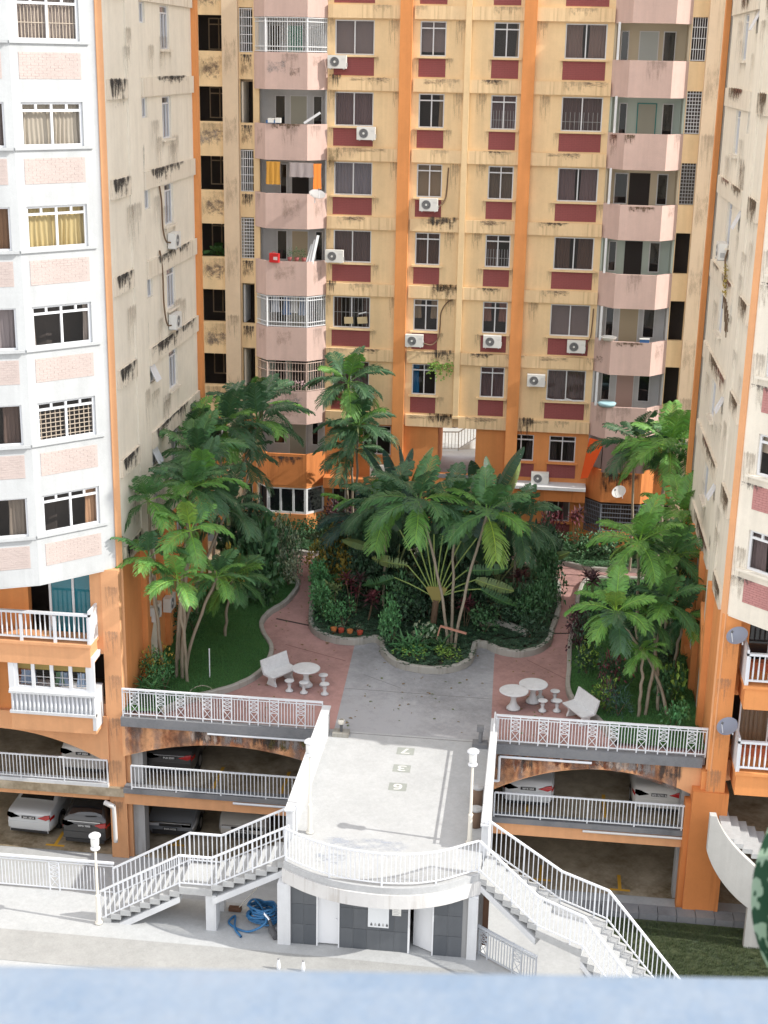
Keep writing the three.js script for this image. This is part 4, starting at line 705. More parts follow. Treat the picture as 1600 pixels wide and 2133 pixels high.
{ const d = add('door', bx(-0.62, 0, 0, 1.94, -0.04, 0), M.frameW, wash); d.position.set(-2.25, -2.57, -34.92); d.rotation.y = -0.5; add('room_wall', bx(-2.9, -2.2, -2.6, -0.63, -36.6, -36.5), M.dark, wash); }
{
  const s = tag(add('sign_board', bx(-4.05, -3.46, -1.83, -0.92, -34.82, -34.79), mat([0.72, 0.74, 0.76], { roughness: 0.4 })), 'white notice board with a row of small pictograms on the dark tiles', 'sign');
  for (let i = 0; i < 5; i++) add('pictogram', [bx(-3.98 + i * 0.11, -3.92 + i * 0.11, -1.78, -1.72, -34.789, -34.786), new THREE.CircleGeometry(0.017, 10).translate(-3.95 + i * 0.11, -1.7, -34.786)], i % 2 ? M.grey : M.acDark, s);
  const p = tag(add('paper_notice', bx(-3.37, -3.12, -1.42, -1.12, -34.822, -34.815), mat([0.75, 0.75, 0.72])), 'small white paper notice beside the open washroom door', 'notice');
  for (let i = 0; i < 5; i++) add('text_line', bx(-3.34, -3.16 - 0.03 * (i % 3), -1.18 - i * 0.05, -1.165 - i * 0.05, -34.8148, -34.813), M.grey, p);
}
// ---------- fences ----------
function simpleFence(name, label, pts, h, o = {}) { // balusters between two rails, following a polyline of floor points
  const t = thing(name, label, 'railing', undefined, undefined, o.group), top = [], low = [], st = o.step || 0.13, yb = o.low === undefined ? 0.09 : o.low, W = o.w || 0.065;
  for (let i = 0; i < pts.length - 1; i++) {
    const a = pts[i], b = pts[i + 1], L = Math.hypot(b[0] - a[0], b[2] - a[2]), up = (p, y) => [p[0], p[1] + y, p[2]];
    add('top_rail', bar(up(a, h), up(b, h), W, 0.05), o.m || M.rail, t); add('bottom_rail', bar(up(a, yb), up(b, yb), 0.035, 0.035), o.m || M.rail, t);
    const n = Math.max(1, Math.round(L / st));
    for (let k = 0; k <= n; k++) { if (k === n && i < pts.length - 2) continue; const f = k / n, P = i === 0 && k === 0 || k % (o.every || 12) === 0 || k === n, q = P ? add('post', cached('sp' + h, () => bx(-0.022, 0.022, 0, h, -0.022, 0.022)), o.m || M.rail, t) : add('baluster', cached('sb' + h + yb, () => bx(-0.013, 0.013, yb, h, -0.013, 0.013)), o.m || M.rail, t); q.position.set(a[0] + (b[0] - a[0]) * f, a[1] + (b[1] - a[1]) * f, a[2] + (b[2] - a[2]) * f); }
  }
  return t;
}
const latG = w => cached('lat' + w, () => { // lattice panel: one large cross below, three small ones above
  const g = [], b = (x0, y0, x1, y1) => g.push(bar([x0, y0, 0], [x1, y1, 0], 0.015, 0.018)); const ys = [0.1, 0.46, 0.61, 0.76, 0.9];
  for (let i = 0; i < 4; i++) { b(0.01, ys[i], w - 0.01, ys[i + 1]); b(w - 0.01, ys[i], 0.01, ys[i + 1]); b(0, ys[i + 1], w, ys[i + 1]); } return merge(g);
});
function latticeFence(label, a, b, pattern, o = {}) {
  const t = thing('lattice_railing', label, 'railing', [a[0], a[1], a[2]], Math.atan2(-(b[2] - a[2]), b[0] - a[0])), L = Math.hypot(b[0] - a[0], b[2] - a[2]), m = o.m || M.rail, h = o.h || 1.02;
  add('top_rail', bx(0, L, h - 0.06, h, -0.035, 0.035), m, t); add('middle_rail', bx(0, L, h - 0.15, h - 0.12, -0.015, 0.015), m, t); add('bottom_rail', bx(0, L, 0.07, 0.1, -0.018, 0.018), m, t);
  const post = cached('lp', () => bx(-0.02, 0.02, -0.02, 0.98, -0.02, 0.02)), bal = cached('lb', () => bx(-0.0115, 0.0115, 0.09, 0.89, -0.0115, 0.0115));
  let x = o.start || 0.2, i = 0;
  while (x < L - 0.15) {
    const lw = 0.3; if (x + lw > L) break;
    for (const q of [x, x + lw]) add('post', post, m, t).position.x = q;
    add('lattice_panel', latG(lw), m, t).position.x = x;
    const gap = pattern[i++ % pattern.length], n = Math.max(3, Math.round(gap / 0.105)), e = Math.min(L, x + lw + gap);
    for (let k = 1; k < n; k++) { const bxp = x + lw + gap * k / n; if (bxp < L) add('baluster', bal, m, t).position.x = bxp; }
    if (gap > 0.5 && x + lw + gap < L) add('arch_ornament', tube([[x + lw + gap * 0.32, h - 0.14, 0], [x + lw + gap * 0.42, h - 0.09, 0], [x + lw + gap / 2, h - 0.075, 0], [x + lw + gap * 0.58, h - 0.09, 0], [x + lw + gap * 0.68, h - 0.14, 0]], 0.012, 8, 5), m, t);
    x += lw + gap;
  }
  for (let q = (o.start || 0.2) - 0.1; q > 0.02; q -= 0.1) add('baluster', bal, m, t).position.x = q;
  for (const q of [0.02, L - 0.02]) add('post', post, m, t).position.x = q;
  return t;
}
latticeFence('white lattice railing on the garden edge left of the deck', [-13.55, 0.01, -43.2], [-6.66, 0.01, -43.2], [0.61, 0.39], { start: 0.28 });
latticeFence('white lattice railing on the garden edge right of the deck', [-0.9, 0.01, -43.12], [5.95, 0.01, -43.12], [0.61, 0.39], { start: 0.5 });
simpleFence('car_park_railing', 'white railing of the upper parking level between orange column and deck', [[-13.3, -2.72, -43.12], [-6.65, -2.72, -43.12]], 0.9, { low: 0.08, w: 0.05 });
simpleFence('car_park_railing', 'white railing of the upper parking level in front of two white cars', [[-0.82, -2.68, -43.03], [5.5, -2.68, -43.03]], 0.9, { low: 0.08, w: 0.05 });
simpleFence('car_park_railing', 'white railing of the upper parking level under the sunlit balconies', [[-22, -2.72, -43.36], [-14.22, -2.72, -43.36]], 0.9, { low: 0.08, w: 0.05 });
latticeFence('pale street railing above the low driveway beside the lamp post', [-22.5, -2.6, -36.5], [-11.9, -2.6, -36.5], [1.5, 1.9], { start: 0.6, h: 1.1 });
latticeFence('grey curved end railing under the right hand stairs', [-1.15, -2.6, -35.2], [0.7, -2.6, -33.8], [0.9, 0.7], { start: 0.3, h: 0.95, m: mat([0.45, 0.47, 0.5]) });
// ---------- the two stairs ----------
function stairs(label, near, far, parts) { // near / far: edge points with their floor heights; parts: risers per stretch (0 = landing)
  const t = thing('stairs', label, 'stairs');
  for (let i = 0; i < parts.length; i++) {
    const A = near[i], B = near[i + 1], C = far[i], D = far[i + 1], n = parts[i], at = (P, Q, f, y) => [P[0] + (Q[0] - P[0]) * f, y, P[2] + (Q[2] - P[2]) * f];
    const ccw = (q) => { const s = (q[1][0] - q[0][0]) * (q[2][2] - q[0][2]) - (q[1][2] - q[0][2]) * (q[2][0] - q[0][0]); return s > 0 ? [q[0], q[3], q[2], q[1]] : q; };
    if (!n) { const q = ccw([A, B, D, C]); add('landing', hexa(q.map(p => [p[0], p[1] - 0.22, p[2]]), q), M.paving, t); continue; }
    const rise = (A[1] - B[1]) / n, tr = n - 1;
    for (let k = 1; k <= tr; k++) { const y = A[1] - rise * k, f0 = (k - 1) / tr, f1 = k / tr, q = ccw([at(A, B, f0, y), at(A, B, f1, y), at(C, D, f1, y), at(C, D, f0, y)]); add('step', hexa(q.map(p => [p[0], p[1] - rise - 0.02, p[2]]), q), M.paving, t); }
    const q = ccw([at(A, B, 0, A[1]), at(A, B, 1, B[1]), at(C, D, 1, B[1]), at(C, D, 0, A[1])]); add('stair_slab', hexa(q.map(p => [p[0], p[1] - 2 * rise - 0.2, p[2]]), q.map(p => [p[0], p[1] - 2 * rise, p[2]])), M.white, t);
  }
  return t;
}
const Ln = [[-6.35, 0, -35.05], [-8.58, -1.22, -35.05], [-9.53, -1.22, -35.05], [-11.88, -2.6, -35.05]], Lf = Ln.map(p => [p[0], p[1], -36.4]);
const sL = stairs('white stairs going down left from the deck to the street', Ln, Lf, [8, 0, 9]);
add('landing_pier', bx(-8.78, -8.48, -2.6, -1.44, -35.6, -35.1), M.white, sL); add('landing_pier', bx(-8.78, -8.48, -2.6, -1.44, -36.35, -36.1), M.white, sL);
const Rn = [[-1.02, 0, -35.0], [0.63, -1.13, -34.25], [1.85, -1.13, -33.45], [6.6, -5.62, -30.3]], Rf = [[-0.84, 0, -36.3], [1.32, -1.13, -35.75], [2.6, -1.13, -34.95], [7.6, -5.62, -31.7]];
const sR = stairs('white stairs going down right from the deck towards the grass', Rn, Rf, [8, 0, 29]);
const inset = (p, q, f) => p.map((a, i) => [a[0] + (q[i][0] - a[0]) * f, a[1], a[2] + (q[i][2] - a[2]) * f]);
simpleFence('stair_railing', 'white railing on the street side of the left stairs', inset(Ln, Lf, 0.04), 1.0, { low: 0.12, step: 0.135, every: 8 });
simpleFence('stair_railing', 'white railing on the car park side of the left stairs', inset(Lf, Ln, 0.04), 1.0, { low: 0.12, step: 0.135, every: 8 });
simpleFence('stair_railing', 'white railing on the outer side of the right stairs', inset(Rn, Rf, 0.04), 1.0, { low: 0.12, step: 0.135, every: 8 });
simpleFence('stair_railing', 'white railing of the right stairs in front of the empty parking bays', inset(Rf, Rn, 0.04), 1.0, { low: 0.12, step: 0.135, every: 8 });
// curved stair wall with steps at the far right
{
  const t = thing('curved_stair', 'grey curved stair wall with white steps in front of the orange column', 'stairs');
  const s = new THREE.Shape(); s.moveTo(5.98, -0.95); s.lineTo(6.16, -0.95); s.bezierCurveTo(6.3, -1.4, 6.7, -1.95, 7.35, -2.5); s.bezierCurveTo(7.7, -2.85, 8.3, -3.2, 8.9, -3.5); s.lineTo(8.9, -5.0); s.lineTo(8.05, -5.0); s.lineTo(8.0, -5.65); s.lineTo(7.42, -5.65); s.lineTo(7.42, -4.12); s.bezierCurveTo(6.9, -3.75, 6.25, -3.05, 5.98, -2.2);
  const g = new THREE.ExtrudeGeometry(s, { depth: 0.22, bevelEnabled: true, bevelSize: 0.012, bevelThickness: 0.012, bevelSegments: 2, curveSegments: 18 }); g.translate(0, 0, -41.2); add('stair_wall', g, mat([0.5, 0.49, 0.47], { map: T.plaster, ...bump() }), t);
  for (let i = 0; i < 12; i++) add('step', bx(6.5 + i * 0.3, 6.82 + i * 0.3, -2.0 - i * 0.16, -1.84 - i * 0.16, -43.0, -41.22), M.paving, t);
}
// ---------- parked cars ----------
const carPaint = c => new THREE.MeshPhysicalMaterial({ color: lin(...c), roughness: 0.32, clearcoat: 1, clearcoatRoughness: 0.06, metalness: 0.1 });
const carGlass = new THREE.MeshPhysicalMaterial({ color: lin(0.012, 0.013, 0.016), roughness: 0.04, clearcoat: 1 });
const carTrim = mat([0.03, 0.03, 0.032], { roughness: 0.6 }), tyreM = mat([0.02, 0.02, 0.021], { roughness: 0.9 }), rimM = mat([0.45, 0.46, 0.48], { roughness: 0.3, metalness: 0.8 });
const lampRed = new THREE.MeshPhysicalMaterial({ color: lin(0.42, 0.012, 0.012), roughness: 0.15, clearcoat: 1 }), lampClear = new THREE.MeshPhysicalMaterial({ color: lin(0.62, 0.63, 0.66), roughness: 0.12, clearcoat: 1 }), chrome = mat([0.7, 0.71, 0.73], { roughness: 0.2, metalness: 0.9 });
const PROF = {
  sedan: { L: 4.6, W: 1.8, belt: 0.93, top: [[0, 0.86], [0.06, 0.97], [0.2, 1.01], [0.72, 1.05], [1.05, 1.2], [1.55, 1.4], [2.2, 1.45], [2.9, 1.4], [3.3, 1.22], [3.72, 1.0], [4.3, 0.84], [4.55, 0.7], [4.6, 0.6]], rear: [0.74, 1.5], front: [2.95, 3.68], side: [1.15, 3.35] },
  hatch: { L: 4.4, W: 1.8, belt: 0.98, top: [[0, 0.9], [0.05, 1.02], [0.16, 1.12], [0.42, 1.42], [0.7, 1.58], [1.3, 1.65], [2.2, 1.65], [2.75, 1.56], [3.15, 1.34], [3.5, 1.08], [4.1, 0.94], [4.35, 0.78], [4.4, 0.66]], rear: [0.13, 0.66], front: [2.72, 3.45], side: [0.55, 3.2] },
};
function carSurf(kind) {
  const P = PROF[kind], h = P.W / 2, topAt = x => { const t = P.top; for (let i = 0; i < t.length - 1; i++) if (x <= t[i + 1][0]) { const f = (x - t[i][0]) / (t[i + 1][0] - t[i][0]); return t[i][1] + (t[i + 1][1] - t[i][1]) * f; } return t[t.length - 1][1]; };
  const sect = x => { // half section from sill to roof centre: [across, up]
    const e = Math.min(x, P.L - x), plan = e < 0.5 ? 0.86 + 0.14 * Math.sqrt(Math.max(0, 1 - Math.pow(1 - e / 0.5, 2))) : 1, w = h * plan, t = (topAt(x - 0.07) + topAt(x) * 2 + topAt(x + 0.07)) / 4, b = Math.min(P.belt, t - 0.03), up = Math.max(0, t - b), lo = 0.2 + 0.06 * (e < 0.4 ? 1 - e / 0.4 : 0);
    const k = Math.min(1, up / 0.42), ins = 0.93 - 0.2 * k;
    return [[0.86 * w, lo], [0.97 * w, lo + 0.13], [w, 0.52], [0.99 * w, b - 0.09], [0.95 * w, b], [w * (0.95 + (ins - 0.95) * 0.55), b + up * 0.55], [w * ins, b + up * 0.86], [w * ins * 0.82, b + up * 0.97], [w * ins * 0.45, t + 0.008], [0, t + 0.014]];
  };
  return { P, sect };
}
function carPatch(kind, x0, x1, k0, k1, nx, both, off) { // strip of the body surface, pushed outwards by off
  const { sect } = carSurf(kind), rows = [];
  for (let i = 0; i <= nx; i++) {
    const x = x0 + (x1 - x0) * i / nx, s = sect(x), half = [];
    for (let k = k0; k <= k1 + 1e-6; k += 0.5) { const a = Math.floor(k), f = k - a, p = s[a], q = s[Math.min(9, a + 1)]; half.push([p[0] + (q[0] - p[0]) * f, p[1] + (q[1] - p[1]) * f]); }
    const full = both === 2 ? [...half, ...half.slice(0, -1).reverse().map(([a, b]) => [-a, b])] : both === -1 ? half.map(([a, b]) => [-a, b]).reverse() : half;
    rows.push(full.map(([a, b]) => [a, b, -x]));
  }
  const m = rows[0].length, pos = [], uv = [], idx = [];
  rows.forEach((r, i) => r.forEach((p, j) => { pos.push(...p); uv.push(i / nx, j / m); }));
  for (let i = 0; i < nx; i++) for (let j = 0; j < m - 1; j++) { const a = i * m + j, b = a + m; idx.push(a, b, a + 1, a + 1, b, b + 1); }
  const g = new THREE.BufferGeometry(); g.setAttribute('position', new THREE.Float32BufferAttribute(pos, 3)); g.setAttribute('uv', new THREE.Float32BufferAttribute(uv, 2)); g.setIndex(idx); g.computeVertexNormals();
  const p = g.attributes.position, n = g.attributes.normal, c = V(0, 0.6, 0);
  for (let i = 0; i < p.count; i++) { const nx_ = n.getX(i), ny = n.getY(i), nz = n.getZ(i), s = (nx_ * p.getX(i) + ny * (p.getY(i) - 0.5)) < 0 ? -1 : 1; if (s < 0) n.setXYZ(i, -nx_, -ny, -nz); if (off) p.setXYZ(i, p.getX(i) + nx_ * off * s, p.getY(i) + ny * off * s, p.getZ(i) + nz * off * s); }
  return g;
}
function capGeo(kind, x, bulge) { const { sect } = carSurf(kind), s = sect(x), pts = [...s, ...s.slice(0, -1).reverse().map(([a, b]) => [-a, b])], sh = polyShape(pts), g = new THREE.ShapeGeometry(sh); g.translate(0, 0, -x); return g; }
const plateTexts = ['JWC 2814', 'WPG 7082', 'BMA 6135', 'WA 9146 J', 'UP 2024', 'PLB 3391', 'WYK 508', 'WD 5275 G'];
let plateN = 0;
const plateWhite = mat([0.75, 0.75, 0.75]);
function makeCar(kind, color, label, pos, turn, o = {}) {
  const t = thing('parked_car', label, 'car', pos, turn, undefined), { P } = carSurf(kind), paint = carPaint(color), dbl = paint; dbl.side = THREE.DoubleSide;
  const body = add('body', [cached('cb' + kind, () => carPatch(kind, 0, P.L, 0, 9, 60, 2, 0)), cached('cr' + kind, () => capGeo(kind, 0)), cached('cf' + kind, () => capGeo(kind, P.L))], paint, t);
  add('rear_window', cached('rw' + kind, () => carPatch(kind, P.rear[0] + 0.06, P.rear[1] - 0.08, 7, 9, 10, 2, 0.006)), carGlass, t);
  add('windscreen', cached('fw' + kind, () => carPatch(kind, P.front[0] + 0.05, P.front[1] - 0.06, 6.5, 9, 10, 2, 0.006)), carGlass, t);
  for (const s of [1, -1]) {
    add('side_window', cached('sw' + kind + s, () => carPatch(kind, P.side[0], (P.side[0] + P.side[1]) / 2 - 0.05, 4.5, 6, 8, s, 0.006)), carGlass, t);
    add('side_window', cached('sx' + kind + s, () => carPatch(kind, (P.side[0] + P.side[1]) / 2 + 0.05, P.side[1], 4.5, 6, 8, s, 0.006)), carGlass, t);
    const lampShape = new THREE.Shape(); const W = P.W / 2;
    if (kind === 'sedan') { lampShape.moveTo(0.36, 0.79); lampShape.lineTo(0.66, 0.73); lampShape.lineTo(0.79, 0.8); lampShape.lineTo(0.79, 0.92); lampShape.lineTo(0.6, 0.88); } else { lampShape.moveTo(0.4, 0.9); lampShape.lineTo(0.62, 0.82); lampShape.lineTo(0.79, 0.86); lampShape.lineTo(0.79, 1.0); lampShape.lineTo(0.6, 0.97); }
    const lg = new THREE.ExtrudeGeometry(lampShape, { depth: 0.05, bevelEnabled: true, bevelSize: 0.012, bevelThickness: 0.012, bevelSegments: 2 }); lg.translate(0, 0, -0.02); if (s < 0) { lg.scale(-1, 1, 1); }
    const tl = add('tail_light', lg, Object.assign(lampRed.clone(), { side: THREE.DoubleSide }), t);
    add('tail_light', carPatch(kind, 0.01, 0.26, kind === 'sedan' ? 2.7 : 2.9, 3.4, 5, s, 0.012), Object.assign(lampRed.clone(), { side: THREE.DoubleSide }), t);
    add('headlight', carPatch(kind, P.L - 0.42, P.L - 0.01, 2.4, 3.6, 8, s, 0.012), Object.assign(lampClear.clone(), { side: THREE.DoubleSide }), t);
    const hs = bx(0.42, 0.76, 0.6, 0.7, -P.L - 0.02, -P.L + 0.1); if (s < 0) hs.scale(-1, 1, 1); add('headlight', hs, Object.assign(lampClear.clone(), { side: THREE.DoubleSide }), t);
    for (const x of [0.85, P.L - 0.9]) {
      const wg = cached('wt', () => { const g = new THREE.CylinderGeometry(0.32, 0.32, 0.2, 24); g.rotateZ(Math.PI / 2); return g; }), rg = cached('wr', () => { const g = new THREE.CylinderGeometry(0.2, 0.2, 0.21, 12); g.rotateZ(Math.PI / 2); return g; });
      const w = add('wheel', wg, tyreM, t); w.position.set(s * (W - 0.09), 0.32, -x); add('rim', rg, rimM, w);
      const arch = add('wheel_arch', cached('wa', () => { const g = new THREE.RingGeometry(0.32, 0.39, 24, 1, 0, Math.PI); g.rotateY(Math.PI / 2); return g; }), Object.assign(carTrim.clone(), { side: THREE.DoubleSide }), t); arch.position.set(s * (W + 0.004), 0.33, -x);
    }
    const mr = add('side_mirror', new THREE.SphereGeometry(0.1, 10, 8).scale(1, 0.75, 0.6), paint, t); mr.position.set(s * (W + 0.06), P.belt + 0.03, -P.side[1] + 0.12);
  }
  add('bumper', [bx(-0.72, 0.72, 0.2, 0.32, -0.05, 0.025), bx(-0.78, 0.78, 0.34, 0.6, -0.05, 0.02)], [paint, carTrim][o.darkBumper ? 1 : 0], t); add('bumper_trim', bx(-0.7, 0.7, 0.2, 0.3, -0.04, 0.03), carTrim, t);
  add('grille', [bx(-0.4, 0.4, 0.58, 0.68, -P.L - 0.012, -P.L + 0.05), bx(-0.66, 0.66, 0.26, 0.44, -P.L - 0.012, -P.L + 0.05)], carTrim, t); add('chrome_strip', bx(-0.74, 0.74, 0.7, 0.73, -P.L - 0.02, -P.L + 0.06), chrome, t);
  if (o.rearChrome) { add('chrome_strip', bx(-0.6, 0.6, kind === 'hatch' ? 1.0 : 0.86, kind === 'hatch' ? 1.035 : 0.88, -0.02, 0.03), chrome, t); }
  if (o.wiper) add('wiper', bar([0, 1.17, -0.12], [0.4, 1.2, -0.14], 0.02, 0.02), carTrim, t);
  const front = o.nose, pl = add('number_plate', bx(-0.26, 0.26, -0.055, 0.055, 0, 0.012), M.plateBlack, t); const py = front ? 0.5 : kind === 'sedan' ? 0.78 : 0.86; pl.position.set(0, py, front ? -P.L - 0.03 : 0.022); if (front) pl.rotation.y = Math.PI;
  const tg = new TextGeometry(o.plate || plateTexts[plateN++ % 8], { font, size: 0.07, depth: 0.002, curveSegments: 3 }); tg.computeBoundingBox(); tg.translate(-(tg.boundingBox.max.x + tg.boundingBox.min.x) / 2, -0.035, 0.012); add('plate_number', tg, plateWhite, pl);
  return t;
}
const faceAway = 0, faceUs = Math.PI;
makeCar('sedan', [0.62, 0.64, 0.66], 'white saloon car parked tail out on the lowest parking level, far left', [-17.55, -5.645, -44.35], -0.05);
makeCar('hatch', [0.018, 0.018, 0.02], 'black people carrier with a chrome strip parked beside the orange column', [-15.35, -5.645, -43.95], -0.03, { rearChrome: true, wiper: true });
{ const c = makeCar('sedan', [0.2, 0.215, 0.24], 'dark grey car facing out beneath the first arch behind the left stairs', [-12.45, -5.645, -49.4], Math.PI, { nose: true }); }
{ const c = makeCar('hatch', [0.6, 0.58, 0.54], 'pale beige car facing out half hidden by the left stairs', [-9.85, -5.645, -49.35], Math.PI, { nose: true }); }
makeCar('hatch', [0.42, 0.4, 0.37], 'silver car on the upper parking level left of the orange column', [-15.3, -2.845, -44.05], 0);
makeCar('sedan', [0.06, 0.057, 0.057], 'dark grey car with red tail lights behind the upper railing left of the deck', [-12.3, -2.845, -44.35], 0, { rearChrome: true });
makeCar('sedan', [0.64, 0.65, 0.66], 'white saloon car on the upper parking level just right of the deck', [0.28, -2.845, -44.0], 0);
makeCar('sedan', [0.6, 0.59, 0.56], 'white saloon car under the right end of the rusty arch', [4.68, -2.845, -44.2], 0);

// ---------- lamp posts, stumps, street things ----------
const cream = mat([0.72, 0.68, 0.6], { roughness: 0.6, ...bump() });
function lamp(label, pos, h = 3.0) {
  const t = thing('lamp_post', label, 'lamp post', pos), P = (a, n = 16) => new THREE.LatheGeometry(a.map(p => new THREE.Vector2(...p)), n);
  add('base', P([[0, 0], [0.11, 0], [0.11, 0.06], [0.07, 0.1], [0.06, 0.9], [0.075, 0.93], [0.05, 0.97], [0, 0.97]]), cream, t);
  add('shaft', P([[0.042, 0.95], [0.034, h - 0.5]]), cream, t);
  add('collar', P([[0.03, h - 0.56], [0.13, h - 0.5], [0.14, h - 0.46], [0.09, h - 0.42]]), M.rail, t);
  add('lantern', P([[0.08, h - 0.44], [0.12, h - 0.36], [0.125, h - 0.14], [0.1, h - 0.1]], 6), mat([0.75, 0.75, 0.73], { roughness: 0.3 }), t);
  add('cap', P([[0.11, h - 0.12], [0.17, h - 0.09], [0.17, h - 0.05], [0.1, h], [0, h + 0.02]]), M.rail, t);
}
lamp('cream lamp post on the deck beside the left parapet', [-6.0, 0, -36.5]);
lamp('cream lamp post on the deck beside the right parapet', [-1.36, 0, -36.6]);
lamp('cream lamp post at the foot of the left stairs', [-11.93, -2.6, -34.98], 2.95);
function stump(label, pos, h) { const t = thing('concrete_stump', label, 'planter', pos), P = a => new THREE.LatheGeometry(a.map(p => new THREE.Vector2(...p)), 18); add('trunk', P([[0, 0], [0.16, 0], [0.15, h * 0.5], [0.17, h * 0.86], [0.14, h * 0.88]]), mat([0.2, 0.13, 0.09], { map: T.old }), t); add('top', P([[0.14, h * 0.86], [0.18, h * 0.9], [0.18, h], [0, h + 0.005]]), M.grey, t); }
stump('brown concrete stump with a grey top beside the right parapet, farther one', [-1.25, 0, -38.9], 0.62);
stump('brown concrete stump with a grey top beside the right parapet, nearer one', [-1.24, 0, -37.6], 0.6);
{ const t = thing('broken_lamp_base', 'short broken lamp stub on a square block at the left deck corner', 'bollard', [-6.0, 0, -42.9]); add('block', bx(-0.27, 0.27, 0, 0.14, -0.2, 0.2), M.kerb, t); add('stub', rod([0, 0.14, 0], [0, 0.42, 0], 0.05, 10), M.acDark, t); add('cup', new THREE.LatheGeometry([[0, 0.38], [0.1, 0.42], [0.11, 0.55], [0.08, 0.57]].map(p => new THREE.Vector2(...p)), 14), cream, t); }
{ const t = thing('bollard', 'grey bollard stub on a block at the right deck corner', 'bollard', [-1.38, 0, -42.8]); add('block', bx(-0.25, 0.25, 0, 0.14, -0.2, 0.2), M.edge, t); add('stub', [rod([0, 0.14, 0], [0.02, 0.6, 0], 0.07, 10), bx(-0.12, 0.1, 0.55, 0.72, -0.1, 0.1)], M.edge, t); }
{ // coiled hose under the stairs
  const t = thing('hose_coil', 'coil of blue hose lying under the left stairs', 'hose', [-7.25, -2.6, -35.75]), pts = [], f = rngOf(3);
  for (let i = 0; i < 130; i++) { const a = i * 0.42, r = 0.34 + 0.05 * Math.sin(i * 0.9) + 0.1 * f(); pts.push([Math.cos(a) * r, 0.06 + 0.5 * (i / 130) + 0.03 * f() * 2, Math.sin(a) * r * 0.75]); }
  pts.push([0.2, 0.35, 0.5], [-0.3, 0.05, 0.62], [-0.95, 0.05, 0.25], [-0.85, 0.05, -0.1], [-0.7, 0.05, 0.55], [-0.45, 0.05, 0.9]);
  add('hose', tube(pts, 0.035, 620, 6), M.hose, t); add('pump', [rod([0.35, 0.12, 0.5], [0.55, 0.1, 0.85], 0.1, 12), rod([0.25, 0.35, 0.35], [0.38, 0.14, 0.52], 0.05, 8)], M.acDark, t); add('fitting', rod([0.1, 0.5, 0.3], [0.28, 0.36, 0.42], 0.05, 8), chrome, t);
}
{ const t = thing('broom', 'broom with a pale handle leaning beside the hose coil', 'broom', [-8.1, -2.6, -36.2]); add('handle', rod([0, 0.05, 0], [0.75, 0.95, -0.2], 0.016, 6), cream, t); add('head', bx(-0.25, 0.12, 0, 0.12, -0.08, 0.08), M.timber, t); }
for (const [x, l] of [[-6.37, 'left one of two tiny white posts on the far kerb of the road'], [-5.68, 'right one of two tiny white posts on the far kerb of the road']]) { const t = thing('kerb_post', l, 'post', [x, -2.59, -33.55]); add('post', new THREE.LatheGeometry([[0, 0], [0.05, 0], [0.06, 0.12], [0.03, 0.3], [0, 0.32]].map(p => new THREE.Vector2(...p)), 10), M.rail, t); add('cap', new THREE.SphereGeometry(0.03, 8, 6).translate(0, 0.33, 0), M.edge, t); }

// ---------- concrete tables, stools, benches ----------
const P2 = (a, n = 28) => new THREE.LatheGeometry(a.map(p => new THREE.Vector2(...p)), n);
const tableTop = P2([[0, 0.64], [0.44, 0.64], [0.5, 0.67], [0.51, 0.7], [0.48, 0.72], [0, 0.72]]), tableLeg = P2([[0, 0], [0.24, 0], [0.24, 0.06], [0.13, 0.2], [0.09, 0.36], [0.12, 0.5], [0.22, 0.64], [0, 0.64]]);
const stoolTop = P2([[0, 0.37], [0.14, 0.37], [0.17, 0.4], [0.165, 0.42], [0, 0.425]], 20), stoolLeg = P2([[0, 0], [0.14, 0], [0.14, 0.04], [0.07, 0.1], [0.05, 0.18], [0.08, 0.26], [0.05, 0.3], [0.11, 0.37], [0, 0.37]], 18);
function table(label, x, z) { const t = thing('stone_table', label, 'table', [x, 0.004, z], 0); add('tabletop', tableTop, M.stone, t); add('pedestal', tableLeg, M.stone, t); }
function stool(label, x, z) { const t = thing('stone_stool', label, 'stool', [x, 0.004, z], 0); add('seat', stoolTop, M.stone, t); add('pedestal', stoolLeg, M.stone, t); }
table('round white stone table beside the white bench, left of the deck', -7.8, -46.55); table('round white stone table nearest the right lattice railing', -0.38, -45.8); table('round white stone table behind another one, right of the concrete', 0.28, -46.45);
[['white stone stool nearest the bench by the left table', -8.31, -46.03], ['white stone stool in front of the left table', -7.78, -45.95], ['white stone stool right of the left table, farther back', -7.2, -46.7], ['white stone stool right of the left table, near the railing', -7.03, -45.95], ['white stone stool right of the right tables, farther back', 1.05, -46.62], ['white stone stool between the right tables and the railing', 0.63, -45.76], ['white stone stool nearest the right bench', 1.13, -45.83], ['white stone stool half hidden behind the right tables', 0.54, -46.85]].forEach(a => stool(...a));
function bench(label, x, z, turn) {
  const t = thing('stone_bench', label, 'bench', [x, 0.004, z], turn), w = 0.62;
  const s = new THREE.Shape(); s.moveTo(0.24, 0.38); s.lineTo(0.26, 0.42); s.quadraticCurveTo(0, 0.44, -0.2, 0.47); s.quadraticCurveTo(-0.27, 0.62, -0.36, 0.92); s.lineTo(-0.41, 0.9); s.quadraticCurveTo(-0.33, 0.55, -0.25, 0.41); s.quadraticCurveTo(0, 0.38, 0.24, 0.38);
  const g = new THREE.ExtrudeGeometry(s, { depth: 2 * w, bevelEnabled: true, bevelSize: 0.015, bevelThickness: 0.015, bevelSegments: 2, curveSegments: 8 }); g.translate(0, 0, -w); add('seat_and_back', g, M.stone, t);
  for (const q of [-0.42, 0.42]) { const l = new THREE.ExtrudeGeometry(polyShape([[-0.25, 0], [0.2, 0], [0.12, 0.18], [0.16, 0.39], [-0.22, 0.42], [-0.17, 0.2]]), { depth: 0.09, bevelEnabled: false }); l.translate(0, 0, q - 0.045); add('leg', l, M.stone, t); }
}
